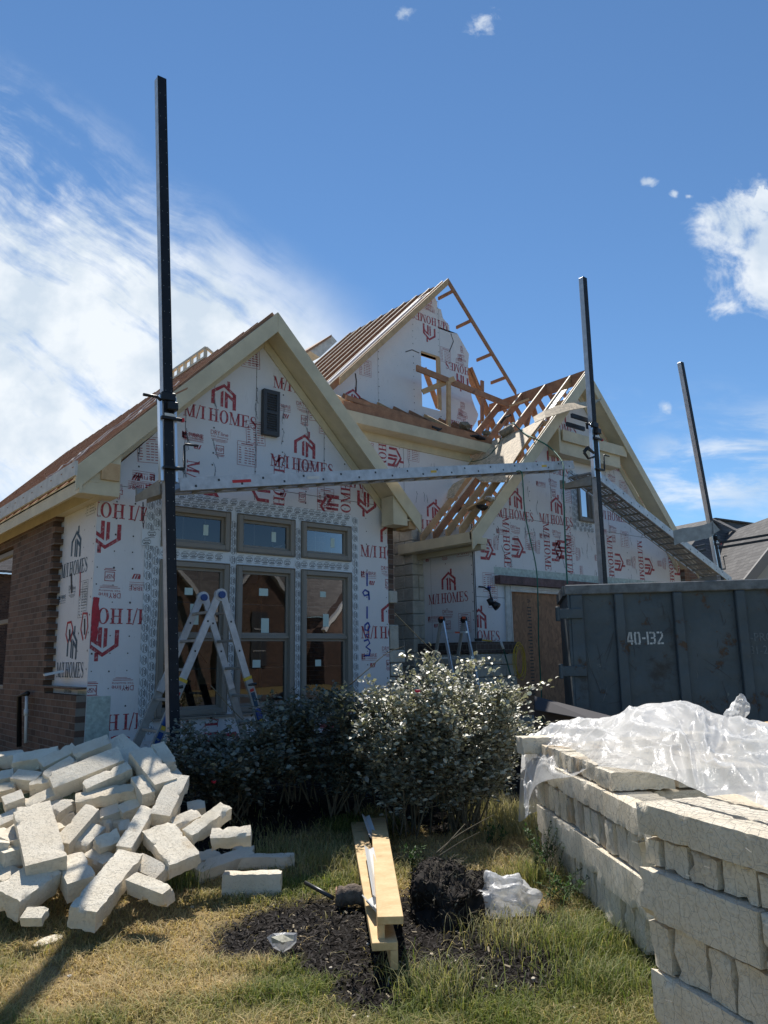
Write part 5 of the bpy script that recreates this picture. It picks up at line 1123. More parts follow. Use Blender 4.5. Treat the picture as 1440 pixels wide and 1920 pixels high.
sn = Vector((-GS, 0, 1)).normalized(); sp_ = lambda x, y, o=.06: hitn(x, y, (GPX, 0, GR), sn)+sn*o
m_ = MB(); m_.tube([sp_(943, 822, .09), sp_(966, 808, .09)], .085, 10); m_.build('body', M_CANVAS, ng, smooth=True)
m_ = MB(); m_.tube([sp_(968, 798, .07), sp_(952, 806, .07), sp_(938, 820, .06)], .03, 8); m_.build('magazine', M_ALUB, ng)
m_ = MB(); m_.tube([sp_(948, 808, .2), sp_(960, 800, .25), sp_(968, 794, .22)], .025, 8); m_.build('handle', M_BLKM, ng)
# air hoses
def rope(pts, r_, label, cat='hose', mt=M_ROPE, name='air_hose'):
    m_ = MB(); m_.tube(pts, r_, 6); return tag(m_.build(name, mt, smooth=True), label, cat, None)
def smoothpath(pts, k=6):
    pts = [Vector(p) for p in pts]; o = []
    for i in range(len(pts)-1):
        p0, p1, p2, p3 = pts[max(i-1, 0)], pts[i], pts[i+1], pts[min(i+2, len(pts)-1)]
        for j in range(k):
            t = j/k; o.append(.5*((2*p1)+(p2-p0)*t+(2*p0-5*p1+4*p2-p3)*t*t+(3*p1-p0-3*p2+p3)*t**3))
    return o+[pts[-1]]
rope(smoothpath([sp_(966, 800, .1), sp_(985, 815, .03), sp_(1005, 826, .05), hy(1030, 838, -.3), hy(1052, 862, -.75), hy(1057, 880, -.92), hy(1056, 905, -.95), hy(1058, 960, -.95), hy(1060, 1020, -.95), hy(1062, 1065, -.96), hy(1064, 1095, -.97)]), .013, 'green air hose hanging from the nail gun over the plank to the dumpster')
rope(smoothpath([sp_(941, 826, .05), sp_(932, 840, .03), sp_(915, 858, .02), sp_(893, 866, .02), sp_(868, 868, .02)]), .010, 'dark cord trailing down the roof deck from the nail gun', 'cord', M_GRH, 'cord')
rope(smoothpath([hy(968, 884, -.95), hy(977, 884, -1.0), hy(980, 900, -1.0), hy(984, 960, -.98), hy(994, 1010, -.98), hy(1006, 1070, -.98), hy(1009, 1140, -.98), hy(1010, 1200, -1.0), hy(1015, 1300, -1.0), hd(1016, 1352, 9.4)]), .010, 'thin green rope hanging from the plank past the garage door', 'rope', M_ROPE, 'rope')
lump('tool_bag', None, M_CANVAS, 'olive canvas tool bag at the foot of the tall rear gable', 'bag', 3, 2, .45, 4, hy(872, 799, 1.5), (.17, .12, .09), .3, smooth=False)
lump('black_jacket', None, M_BLKM, 'black garment heaped on the entry eave beside the tool bag', 'garment', 7, 3, .35, 6, hy(886, 822, 1.35), (.28, .16, .07), -.2)
lump('glove', None, M_CANVAS, 'crumpled tan glove on the rafters near the roof deck', 'glove', 9, 3, .4, 5, hy(912, 812, 1.3), (.10, .08, .05))
m_ = MB(); m_.obox(hy(815, 803, 1.25), (.09, 0, -.01), (0, .04, 0), (0, 0, .02)); m_.obox(hy(823, 806, 1.24), (.05, 0, .02), (0, .03, 0), (.02, 0, .03)); tag(m_.build('hand_tool', M_BLKM), 'small black hand tool on the edge of the entry eave', 'tool')
lump('work_belt', None, M_BLKM, 'black tool belt lying on the lower rafters by the garage rake', 'tool belt', 12, 3, .4, 6, hitn(908, 955, (GPX, 0, GR), sn)+sn*.04, (.20, .09, .045), .4)
lump('work_gloves', None, M_FELT, 'pale gloves heaped above the tool belt on the lower rafters', 'gloves', 15, 3, .4, 6, hitn(922, 940, (GPX, 0, GR), sn)+sn*.06, (.15, .08, .04), .4)
m_ = MB(); m_.tube(smoothpath([hitn(x, y, (GPX, .9, GR-.25), sn) for x, y in ((838, 974), (848, 962), (862, 956), (880, 955), (892, 960))]), .045, 8); tag(m_.build('flexible_duct', M_BLKM, smooth=True), 'black flexible duct curving between the lower rafters', 'duct')
m_ = MB(); m_.beam(hitn(882, 960, (GPX, 0, GR), sn)+sn*.06, hitn(915, 945, (GPX, 0, GR), sn)+sn*.1, .14, .03); tag(m_.build('short_board', M_PINE), 'short board across the lower rafters beneath the tool belt', 'board')
# curved strip of osb sprung over the rake
m_ = MB(); P = [(x, y) for x, y in ((1000, 783), (1020, 771), (1043, 762), (1065, 757), (1090, 755), (1108, 753), (1128, 748))]
Q = [(1003, 793), (1023, 784), (1046, 777), (1068, 770), (1090, 766), (1106, 763), (1112, 761)]
A_ = [hy(*p, -.28) for p in P]; B_ = [hy(*p, -.50) for p in Q]; k = len(A_)
m_.add(A_+B_+[p+Z*.012 for p in A_]+[p+Z*.012 for p in B_], [(i, i+1, k+i+1, k+i) for i in range(k-1)]+[(2*k+i, 2*k+i+1, 3*k+i+1, 3*k+i) for i in range(k-1)]+[(i, i+1, 2*k+i+1, 2*k+i) for i in range(k-1)]+[(k+i, k+i+1, 3*k+i+1, 3*k+i) for i in range(k-1)])
tag(m_.build('osb_strip', M_OSB), 'curved strip of osb hooked over the garage rake board by the middle pole', 'osb strip')
# makeshift guard rail in front of the rear gable
gr_ = empty('guard_rail', hy(842, 848, 1.7), 'makeshift lumber guard rail standing before the rear gable window opening', 'guard rail')
m_ = MB(); m_.beam(hy(781, 690, 1.7), hy(955, 760, 1.7), .04, .13, up=(0, 0, 1)); m_.build('rail', M_BROWN, gr_)
m_ = MB(); m_.beam(hy(792, 735, 1.95), hy(852, 710, 1.64), .04, .11, up=(0, 0, 1)); m_.build('brace', M_PINE, gr_)
m_ = MB(); m_.beam(hy(841, 716, 1.62), hy(841, 848, 1.62), .08, .06, up=(0, 1, 0)); m_.build('post', M_PINE, gr_)
m_ = MB(); m_.beam(hy(955, 762, 1.6), hy(992, 748, 1.2), .04, .04); tag(m_.build('loose_batten', M_PINE), 'pale loose batten lying across the upper garage rafters', 'batten')
m_ = MB(); m_.prism([hy(308, 747, -1.02), hy(352, 726, -1.02), hy(352, 729, -1.02), hy(308, 750, -1.02)], (0, .04, 0)); tag(m_.build('red_stick', M_BROWN), 'thin reddish stick poking out beside the left pole over the rake', 'stick')
# tools by the garage door
br_ = empty('push_broom', hy(965, 1300, -.2), 'green handle with white grip leaning on the stone wainscot by the garage door', 'broom handle')
a, b_, c = hy(939, 1203, -.05), hy(944, 1217, -.08), hy(967, 1300, -.55); m_ = MB(); m_.tube([a, b_], .022, 8); m_.build('grip', M_PVC, br_, smooth=True); m_ = MB(); m_.tube([b_, c], .014, 8); m_.build('handle', M_GRH, br_, smooth=True)
hm = empty('hammer', hy(905, 1200, .1), 'black-headed hammer with yellow handle on the brick ledge', 'hammer')
m_ = MB(); m_.tube([hy(902, 1200, .10)+Z*.0, hy(922, 1202, .06)], .014, 8); m_.build('handle', M_YELP, hm, smooth=True); m_ = MB(); m_.beam(hy(891, 1200, .12), hy(903, 1199, .10), .05, .045); m_.build('head', M_BLKM, hm, bevel=.008)
m_ = MB(); random.seed(5)
for k in range(6):
    c = hy(972, 1240, -.05)+Vector((random.uniform(-.04, .04), 0, random.uniform(-.06, .06))); m_.tube([c+Vector((.13*math.cos(t), -.02*k*.3, .28*math.sin(t))) for t in [2*math.pi*j/16 for j in range(17)]], .007, 4, cap=False)
tag(m_.build('coiled_cord', M_YELP, smooth=True), 'coil of yellow extension cord hanging by the garage door panel', 'extension cord')
# ================================================================ LIMESTONE BLOCKS
def block_mesh(L, W, H, seed, chip=.010, name='limestone_block', rough_end=False, mt=None):
    nx, ny, nz = max(5, int(L/.026)), max(4, int(W/.026)), max(4, int(H/.026))
    rr = random.Random(seed); off = Vector((rr.uniform(0, 90), rr.uniform(0, 90), 0)); idx = {}; V = []; Fc = []
    sk = (rr.uniform(-.04, .04), rr.uniform(-.04, .04), rr.uniform(-.03, .03))
    def vid(i, j, k):
        if (i, j, k) in idx: return idx[(i, j, k)]
        x, y, z_ = (i/nx-.5)*L, (j/ny-.5)*W, (k/nz-.5)*H
        e = (i in (0, nx))+(j in (0, ny))+(k in (0, nz)); p = Vector((x, y, z_))
        n_ = noise.noise_vector(p*5+off)*.0022+noise.noise_vector(p*32+off)*.0014
        if e >= 2:
            c_ = max(0, noise.noise(p*17+off)-.22)*chip*3.2*(1 if e == 2 else 1.4)+max(0, noise.noise(p*41+off))*.0035+.0006
            if i in (0, nx): p.x -= math.copysign(c_, x)
            if j in (0, ny): p.y -= math.copysign(c_, y)
            if k in (0, nz): p.z -= math.copysign(c_, z_)
        if rough_end and (i in (0, nx) or j == 0): n_ += noise.noise_vector(p*10+off)*.006+noise.noise_vector(p*28+off)*.006+noise.noise_vector(p*60+off)*.004
        p += n_; p.x += sk[0]*p.y+sk[1]*p.z; p.y += sk[2]*p.x*.5
        idx[(i, j, k)] = len(V); V.append(tuple(p)); return idx[(i, j, k)]
    for i in range(nx):
        for j in range(ny):
            Fc.append((vid(i, j, 0), vid(i, j+1, 0), vid(i+1, j+1, 0), vid(i+1, j, 0))); Fc.append((vid(i, j, nz), vid(i+1, j, nz), vid(i+1, j+1, nz), vid(i, j+1, nz)))
        for k in range(nz):
            Fc.append((vid(i, 0, k), vid(i+1, 0, k), vid(i+1, 0, k+1), vid(i, 0, k+1))); Fc.append((vid(i, ny, k), vid(i, ny, k+1), vid(i+1, ny, k+1), vid(i+1, ny, k)))
    for j in range(ny):
        for k in range(nz):
            Fc.append((vid(0, j, k), vid(0, j, k+1), vid(0, j+1, k+1), vid(0, j+1, k))); Fc.append((vid(nx, j, k), vid(nx, j+1, k), vid(nx, j+1, k+1), vid(nx, j, k+1)))
    me = bpy.data.meshes.new(name); me.from_pydata(V, [], Fc); me.materials.append(mt or M_LIME); me.polygons.foreach_set('use_smooth', [True]*len(me.polygons))
    try: me.set_sharp_from_angle(angle=rad(32))
    except Exception: pass
    return me
def block(c, X, up, L, W, H, seed, label, group, rough=False, mt=None, chip=.010):
    """X long axis, up = face normal"""
    X = Vector(X).normalized(); up = Vector(up); Y = up.cross(X).normalized(); Zu = X.cross(Y).normalized()
    o = link('limestone_block', block_mesh(L, W, H, seed, chip, rough_end=rough, mt=mt)); M = Matrix((X, Y, Zu)).transposed().to_4x4(); M.translation = Vector(c); o.matrix_world = M
    return tag(o, label, 'stone block', group)
# the loose pile: x1,y1,x2,y2 (photo, enlarged 2.483x from (0,1360)), width, height, roll deg, extra depth, label
G1 = 'white limestone blocks tipped in a loose pile'
PILE = [
 (70, 185, 265, 150, .15, .13, 0, .1, 'block with a broken end at the far upper left of the pile'),
 (75, 250, 180, 262, .12, .11, 10, .05, 'short brownish-ended block under the far upper left block'),
 (-30, 262, 60, 240, .13, .09, 0, .1, 'flat block cut by the left photo edge, upper of two'),
 (150, 285, 250, 270, .10, .10, 0, .05, 'small block just below the short brownish-ended one'),
 (200, 200, 350, 125, .14, .12, 0, .05, 'block left of the topmost lit blocks, lying up to the right'),
 (345, 145, 505, 85, .14, .10, 5, .0, 'top lit block resting highest, left of the peak slab'),
 (215, 250, 340, 175, .11, .09, 0, .0, 'thin block wedged left of the biggest top block'),
 (245, 285, 560, 160, .20, .13, 5, -.05, 'largest long block across the top of the pile'),
 (400, 305, 600, 215, .12, .12, 0, -.05, 'block parallel to and below the largest top block'),
 (360, 360, 625, 305, .15, .09, -8, -.02, 'long wedge-ended slab below the top blocks'),
 (520, 90, 655, 210, .26, .10, 10, .12, 'broad slab forming the peak of the pile'),
 (650, 140, 770, 290, .20, .12, 0, -.08, 'broad block leaning down to the right at the top right of the pile'),
 (735, 110, 790, 195, .12, .11, 0, .15, 'small block behind the top right leaning block'),
 (640, 270, 690, 345, .11, .12, 0, -.05, 'short upright block below the top right leaning block'),
 (745, 440, 835, 260, .17, .11, 0, -.05, 'long slab sloping down the right flank of the pile'),
 (565, 415, 665, 370, .12, .11, 0, .1, 'shaded block under the short upright one'),
 (-20, 320, 70, 298, .12, .10, 0, .1, 'lower flat block cut by the left photo edge'),
 (25, 375, 105, 345, .12, .11, 0, -.03, 'small cube-like block near the left edge'),
 (125, 390, 270, 320, .12, .10, 0, .05, 'block above the big upright slab, tilting up right'),
 (110, 385, 270, 395, .11, .11, 0, .12, 'block tucked behind the top of the big upright slab'),
 (150, 400, 215, 660, .27, .10, 0, -.22, 'big upright slab leaning face-on at the left of the pile'),
 (250, 425, 330, 375, .12, .11, 0, .02, 'short block right of the big upright slab top'),
 (285, 575, 430, 410, .13, .12, 0, -.05, 'long bar rising to the right in the middle of the pile'),
 (-30, 480, 80, 430, .12, .10, 0, .05, 'bar at the left edge behind the big upright slab'),
 (-30, 600, 100, 505, .15, .12, 0, .0, 'block at the left edge below the bar'),
 (470, 440, 555, 410, .12, .12, 0, .12, 'shaded block deep in the centre of the pile'),
 (370, 585, 455, 500, .13, .12, 0, .05, 'shaded block right of the long middle bar'),
 (455, 570, 545, 530, .11, .11, 20, -.05, 'small cube turned on edge in the middle of the pile'),
 (580, 590, 685, 405, .12, .10, 0, -.08, 'narrow bar standing up steeply right of centre'),
 (560, 500, 600, 490, .12, .12, 0, .12, 'block hidden behind the narrow steep bar'),
 (385, 900, 600, 635, .19, .13, 0, -.10, 'longest front block pointing down at the grass'),
 (320, 650, 380, 760, .20, .13, 0, .0, 'wide block standing left of the longest front block'),
 (420, 620, 510, 660, .13, .12, 0, .1, 'block behind the upper end of the longest front block'),
 (30, 830, 215, 700, .24, .14, 0, -.05, 'large block at the bottom left resting on the grass'),
 (-40, 690, 60, 730, .16, .10, 0, .0, 'block at the left edge above the bottom left one'),
 (120, 890, 205, 890, .10, .06, 0, -.1, 'small sunlit scrap in front of the bottom left block'),
 (735, 500, 860, 650, .24, .10, -10, -.05, 'square slab turned face-on, right of the pile'),
 (645, 650, 760, 705, .13, .10, 0, .0, 'slab under the square face-on one'),
 (620, 735, 780, 800, .10, .10, 0, -.15, 'low block half in the grass below the square slab'),
 (875, 525, 1050, 400, .12, .10, 0, -.05, 'brown-topped bar pointing up right at the right end'),
 (810, 480, 920, 430, .13, .10, 0, .05, 'block behind the brown-topped bar'),
 (880, 400, 950, 385, .13, .09, 0, .25, 'small flat block at the back by the rose bush'),
 (990, 530, 1165, 515, .12, .10, 0, .0, 'level block at the right above the rough broken one'),
 (910, 700, 1150, 610, .13, .11, 0, -.02, 'rough broken-ended block sloping at the right end'),
 (900, 640, 1010, 615, .13, .09, 0, .15, 'flat block behind the rough broken-ended one'),
 (1095, 580, 1170, 600, .10, .10, 0, .15, 'small rounded block behind the rough broken end'),
 (1110, 635, 1365, 630, .15, .09, 0, .0, 'flat block lying farthest right in the shade'),
 (1045, 740, 1305, 735, .12, .15, 0, 0, 'upright brick-like block alone in front on the grass'),
 (1140, 1010, 1150, 1012, .01, .01, 0, 0, None)]
def ground_d(x, y, h):
    d = ray(x, y); 
    p = hz(x, y, h); p = hz(x, y, h+gh(p.x, p.y)); return (p-CP).dot(F)
for i, (x1, y1, x2, y2, wd, ht, roll, dz, lab) in enumerate(PILE):
    if not lab: continue
    def dep(x, y, big):
        X_, Y_ = x/2.483, 1360+y/2.483; d = 4.85+(1720-Y_)/325*1.75+dz; g = ground_d(X_, Y_, ht*.5); return min(d, g) if g > 0 else d
    dm1, dm2 = dep(x1, y1, 0), dep(x2, y2, 0)
    if x1 > 860: dm1, dm2 = (ground_d(x1/2.483, 1360+y1/2.483, ht*.5), ground_d(x2/2.483, 1360+y2/2.483, ht*.5)) if y1 > 560 else (dm1, dm2)
    a, b_ = hd(x1/2.483, 1360+y1/2.483, dm1), hd(x2/2.483, 1360+y2/2.483, dm2)
    wd *= .9; X = (b_-a); L = X.length+.02; X.normalize()
    view = (CP-(a+b_)/2).normalized(); up = (Z*1.0+view*.55); up = (up-X*up.dot(X)).normalized()
    if 'face-on' in lab: up = (view*1.0+Z*.6); up = (up-X*up.dot(X)).normalized()
    if 'alone in front' in lab or 'lying farthest' in lab: up = Z.copy()
    up = Matrix.Rotation(rad(roll), 3, X) @ up
    block((a+b_)/2, X, up, L, wd, ht, 100+i, 'white limestone '+lab, G1, rough=(i % 3 == 0 or 'rough' in lab or 'broken' in lab), chip=.013)
random.seed(31)
for i in range(46):   # the core of the heap, mostly covered by the blocks above
    x, y = random.uniform(-60, 820), random.uniform(150, 720)
    if x > 500 and y > 620: continue
    X_, Y_ = x/2.483, 1360+y/2.483; d = 4.85+(1720-Y_)/325*1.75+.24; g = ground_d(X_, Y_, .08); d = min(d, g)
    c = hd(X_, Y_, d); c.z = max(c.z, gh(c.x, c.y)+.05); t = random.uniform(0, 3.1)
    block(c, (math.cos(t), math.sin(t), random.uniform(-.3, .3)), (random.uniform(-.3, .3), random.uniform(-.3, .3), 1), random.uniform(.22, .42), random.uniform(.12, .16), .11, 300+i, 'white limestone block wedged in the shaded core of the loose pile', G1)
# ---- stacks wrapped in wire
G2, G3 = 'blocks in the near wired stack', 'blocks in the far wired stack'
ORD = ['first', 'second', 'third', 'fourth', 'fifth', 'sixth', 'seventh', 'eighth', 'ninth', 'tenth', 'eleventh', 'twelfth', 'thirteenth', 'fourteenth']
N0 = Vector((-.165, -7.037, 0)); NU = Vector((-.35, -.937, 0)).normalized(); NI = Vector((.937, -.35, 0)).normalized()   # corner, along the face towards camera-right, into the stack
random.seed(12)
def course(O, U, I, z0, h, items, inset, grp, stack, cname, rows=1, depth=.3, long=False):
    s_ = 0
    for k, it_ in enumerate(items):
        L = it_[0]; mt = M_LIMET if (len(it_) > 1 and it_[1] == 't') else M_LIME; rgh = len(it_) > 1
        for r_ in range(rows):
            j = random.uniform(-.008, .012)+inset; hh_ = h-.006-(random.uniform(0, .012) if not long else 0)
            dd = depth*random.uniform(.92, 1) if not long else depth
            c = O+U*(s_+L/2)+I*(j+depth/2+r_*(depth+.012))+Z*(z0+hh_/2)
            row = '' if r_ == 0 else ', %s row back' % ORD[r_]
            kind = 'tan-stained' if mt is M_LIMET else ('long' if long else 'short end-on')
            lab = '%s limestone block, %s from left in %s course of %s stack%s' % (kind, ORD[k], cname, stack, row)
            Xa = U.copy() if long or L > dd else I.copy(); Xa.rotate(Matrix.Rotation(random.uniform(-.02, .02), 3, 'Z'))
            block(c, Xa, Z, (L if long or L > dd else dd)-.010, (dd if long or L > dd else L)-.013, hh_-.004, random.randrange(9999), lab, grp, rough=not long, mt=mt, chip=.012)
        s_ += L+random.uniform(.004, .012)
course(N0, NU, NI, 0, .17, [(.2,), (.16,), (.22,), (.15,), (.2,), (.22,), (.2,)], .03, G2, 'near', 'bottom', depth=.34)
course(N0, NU, NI, .17, .21, [(.85,), (.55,)], 0, G2, 'near', 'second', depth=.30, long=True)
course(N0, NU, NI, .38, .19, [(.13,), (.18,), (.13,), (.17,), (.2,), (.19,), (.2,), (.15,)], .02, G2, 'near', 'third', depth=.34)
course(N0, NU, NI, .57, .19, [(.62,), (.80,)], 0, G2, 'near', 'fourth', depth=.30, long=True)
course(N0, NU, NI, .76, .12, [(.10,), (.15,), (.16,), (.16,), (.18,), (.2,), (.2,), (.15,)], .02, G2, 'near', 'fifth', depth=.34)
course(N0, NU, NI, .88, .125, [(1.42,)], 0, G2, 'near', 'top', rows=4, depth=.17, long=True)
for z0, h in ((.17, .21), (.57, .19)):
    course(N0+NI*.34, NU, NI, z0, h, [(1.4,)], 0, G2, 'near inner', 'second' if z0 < .3 else 'fourth', rows=1, depth=.4, long=True)
Q0 = Vector((.80, -6.35, 0)); QV = Vector((1.09, 1.54, 0)).normalized(); QI = Vector((.815, -.58, 0)).normalized()
QE = Q0+QV*1.95; QU = -QV     # left end is the far end
course(QE, QU, QI, .02, .22, [(.12,)]*3+[(.14,)]*3+[(.12,), (.13,), (.15,), (.14,), (.16,), (.13,), (.15,), (.14,)], .03, G3, 'far', 'bottom', depth=.34)
course(QE, QU, QI, .24, .20, [(.55,), (.85,), (.95,)], 0, G3, 'far', 'second', depth=.30, long=True)
course(QE, QU, QI, .44, .20, [(.15,), (.12,), (.14, 'r'), (.13,), (.16,), (.11, 't'), (.13,), (.12, 't'), (.13,), (.14,), (.12, 't'), (.14,), (.16,), (.2,)], .02, G3, 'far', 'third', depth=.34)
course(QE, QU, QI, .64, .155, [(.75,), (.8,), (.8,)], 0, G3, 'far', 'fourth', depth=.30, long=True)
course(QE, QU, QI, .795, .125, [(.13,), (.15,), (.17, 't'), (.12,), (.14,), (.16,), (.15, 't'), (.26,), (.3,)], .03, G3, 'far', 'top', depth=.42)
course(QE+QI*.46, QU, QI, .795, .12, [(.8,), (.8,)], 0, G3, 'far inner', 'top', rows=2, depth=.3, long=True)
course(QE+QI*.32, QU, QI, .64, .15, [(.8,), (.8,)], 0, G3, 'far inner', 'fourth', rows=2, depth=.34, long=True)
block(hd(1012, 1396, 6.35), R*1.0+F*.15, Z, .34, .16, .13, 777, 'limestone block sticking out left under the plastic at the far end', G3, rough=True)
for i, (x, y, d) in enumerate(((1200, 1400, 6.1), (1290, 1390, 5.9), (1400, 1410, 5.3))):
    block(hd(x, y, d), R+F*.2, Z, .34, .2, .13, 780+i, 'limestone slab hidden under the plastic sheet, %s from the left' % ORD[i], G3)
# wire netting over the two faces
def netting(O, U, I, L, H, label, top=.3):
    m_ = MB(); a = .034; hx_, hy_ = a*1.5, a*math.sqrt(3); seen = set(); rr = random.Random(7); J = {}
    def P(u, v):
        k = (round(u, 3), round(v, 3))
        if k not in J:
            du, dv = rr.uniform(-.007, .007), rr.uniform(-.007, .007); uu, vv = u+du+.02*math.sin(v*5), v+dv+.015*math.sin(u*6)
            dd = -.022-abs(rr.gauss(0, .008))
            if vv <= H: J[k] = O+U*uu+I*dd+Z*vv
            else: J[k] = O+U*uu+I*(vv-H)+Z*(H+.006+abs(rr.gauss(0, .006)))
        return J[k]
    for i in range(int(L/hx_)+1):
        for j in range(int((H+top)/hy_)+1):
            cu, cv_ = i*hx_, j*hy_+(hy_/2 if i % 2 else 0)+.02
            pts = [(cu+a*math.cos(t), cv_+a*math.sin(t)) for t in [math.pi*k/3 for k in range(6)]]
            for k in range(6):
                p, q_ = pts[k], pts[(k+1) % 6]; key = tuple(sorted([(round(p[0], 3), round(p[1], 3)), (round(q_[0], 3), round(q_[1], 3))]))
                if key in seen or not (0 <= p[0] <= L and 0 <= q_[0] <= L) or max(p[1], q_[1]) > H+top or rr.random() < .02: continue
                seen.add(key); m_.tube([P(*p), P(*q_)], .0005, 3, cap=False)
    o = m_.build('wire_netting', M_WIRE, fix=False); return tag(o, label, 'wire netting', 'hexagonal wire netting round the stacks')
netting(N0, NU, NI, 1.4, 1.005, 'hexagonal wire netting stretched over the near stack of limestone', .34)
netting(QE, QU, QI, 2.1, .92, 'hexagonal wire netting stretched over the far stack of limestone', .3)
# ---- plastic film draped over the stacks
lo = [(984, 1535, 6.0), (992, 1505, 6.0), (1004, 1475, 5.95), (1030, 1462, 5.75), (1075, 1455, 5.4), (1110, 1438, 5.15), (1160, 1440, 4.75), (1215, 1448, 4.4), (1265, 1462, 4.15), (1290, 1474, 3.95), (1310, 1482, 3.7), (1345, 1500, 3.5), (1400, 1515, 3.25), (1470, 1530, 3.0), (1560, 1550, 2.8)]
hi = [(983, 1385, 6.55), (1000, 1375, 6.55), (1030, 1362, 6.6), (1070, 1350, 6.6), (1110, 1348, 6.5), (1150, 1343, 6.3), (1190, 1328, 6.2), (1230, 1318, 6.1), (1270, 1315, 6.0), (1300, 1319, 5.8), (1330, 1334, 5.6), (1365, 1346, 5.4), (1400, 1352, 5.2), (1440, 1358, 5.0), (1530, 1375, 4.8)]
def catm(pts, t):
    x = t*(len(pts)-1); i = min(int(x), len(pts)-2); f_ = x-i
    p = [pts[max(i-1, 0)], pts[i], pts[i+1], pts[min(i+2, len(pts)-1)]]
    return tuple(.5*((2*p[1][k])+(p[2][k]-p[0][k])*f_+(2*p[0][k]-5*p[1][k]+4*p[2][k]-p[3][k])*f_*f_+(p[3][k]-3*p[2][k]+3*p[1][k]-p[0][k])*f_**3) for k in range(3))
NA, NBk = 170, 110; V = []
for j in range(NBk+1):
    v = j/NBk
    for i in range(NA+1):
        u = i/NA; a = hd(*catm(lo, u)); b_ = hd(*catm(hi, u)); vv = min(v/.78, 1)
        p = a.lerp(b_, vv); 
        if v <= .78:
            drape = max(0, 1-u/.10)      # left edge hangs straight down
            p.z += .05*math.sin(vv*math.pi)*(1-drape)
            w1 = noise.noise(Vector((u*3, v*2, 8)))*.9; w2 = noise.noise(Vector((u*6, v*5, 3)))*.5
            q1 = max(0, 1-abs(noise.noise(Vector((u*6+v*2.6+w1, v*2.2-u*3+w2, 1.7))))*3.2)**1.6; q2 = max(0, 1-abs(noise.noise(Vector((u*13-v*5+w2, v*4+u*7+w1, 5.1))))*3.6)**1.4; q3 = max(0, 1-abs(noise.noise(Vector((u*5-v*4+w1, v*7+u*16+w2, 9.3))))*4.5)**1.3
            r2 = noise.noise(Vector((u*7-v*3, v*4+u*3, 4)))
            e = min(1, vv*7)*min(1, (1-vv)*6+.25); p.z += (q1*.045+q2*.020+q3*.014+r2*.05-.02)*e
            p += NI*(r2*.03)*(.4+drape)
            p.x += .03*math.sin(u*60)*drape*(1-vv)
        else:
            w_ = (v-.78)/.22; p += F*(w_*.5)+Z*(-.75*w_**1.4)+Z*(.03*noise.noise(Vector((u*14, v*9, 2))))
        V.append(p)
n1 = NA+1; i = np.arange(NA*NBk); a = (i//NA)*n1+i % NA
me = npmesh('plastic_sheet', np.array([tuple(p) for p in V]), [np.stack([a, a+1, a+n1+1, a+n1], 1)], M_FILM); me.polygons.foreach_set('use_smooth', [True]*len(me.polygons))
ps = tag(link('plastic_sheet', me), 'crumpled clear plastic film draped over the stacked limestone at the right', 'plastic sheet')
V = []; k = 26
for j in range(k+1):      # the corner of film standing up like a sail
    v = j/k
    for i_ in range(k+1):
        u = i_/k; cx = 1378+10*v; hw = (40-14*v)*math.sin(math.pi*min(1, .16+.84*(1-v)**.75))+4; x = cx-hw*.8+hw*1.45*u; y = 1366-66*v*(1-.35*(2*u-1.2)**2*v)
        p = hd(x, y, 5.25+.16*math.sin(u*math.pi)+.05*noise.noise(Vector((u*5, v*6, 0)))); p += Z*.02*noise.noise(Vector((u*8, v*7, 3))); V.append(p)
n1 = k+1; i = np.arange(k*k); a = (i//k)*n1+i % k
me = npmesh('film_corner', np.array([tuple(p) for p in V]), [np.stack([a, a+1, a+n1+1, a+n1], 1)], M_FILM); me.polygons.foreach_set('use_smooth', [True]*len(me.polygons)); link('film_corner', me, ps)
m_ = MB(); m_.beam(hd(1405, 1372, 5.6), hd(1500, 1366, 5.4), .14, .04); tag(m_.build('pine_board', M_YEL), 'pale board end behind the plastic film at the right photo edge, lower', 'board')
m_ = MB(); m_.beam(hd(1418, 1361, 5.65), hd(1500, 1352, 5.5), .12, .035); tag(m_.build('pine_board', M_YEL), 'pale board end behind the plastic film at the right photo edge, upper', 'board')
# ================================================================ LITTER ON THE LAWN
def trim(near, far, wd, label, seed, notch):
    near, far = Vector(near), Vector(far); root = empty('timber_trim', far, label, 'timber', 'two lengths of yellow timber trim')
    d = (near-far).normalized(); sd = d.cross(Z).normalized(); up = sd.cross(d).normalized()
    if up.z < 0: up = -up
    if sd.dot(R) < 0: sd = -sd
    L = (near-far).length; mid = (near+far)/2
    m_ = MB(); m_.obox(mid, d*(L/2), sd*(wd/2), up*.019); m_.build('face_board', M_YEL, root, bevel=.002)
    m_ = MB(); m_.obox(mid-sd*(notch*(wd/2-.019))-up*.0645, d*(L/2), sd*.019, up*.045); m_.build('edge_board', M_YEL, root, bevel=.002)
    return root
trim(hz(732, 1726, .27), hz(709, 1537, .12), .135, 'right-hand length of yellow timber angle lying on the dark soil clod', 1, 1)
trim(hz(722, 1775, .17), hz(671, 1545, .07), .13, 'left-hand length of yellow timber angle, lower end nearest the camera', 2, -1)
for i, (a, b_, lab) in enumerate((((684, 1531), (699, 1574), 'upper pale strip of bent flashing between the two timbers'), ((690, 1592), (708, 1687), 'long pale strip of bent flashing between the two timbers'), ((687, 1686), (708, 1708), 'lower torn white strip beside the two timbers'))):
    p, q_ = hz(*a, .20), hz(*b_, .24 if i else .14); m_ = MB(); m_.beam(p, q_, .07, .006, up=(R*.7+Z*.7)); m_.beam(p+R*.02, q_+R*.02, .05, .006, up=(R*-.5+Z)); tag(m_.build('flashing_strip', M_LABEL), lab, 'flashing', 'pale flashing strips between the timbers')
bg_ = lump('log', None, M_BARK, None, None); bpy.data.objects.remove(bg_)
lg_ = empty('log', hz(655, 1695, 0), 'short cut log with pale sawn end beside the timbers', 'log')
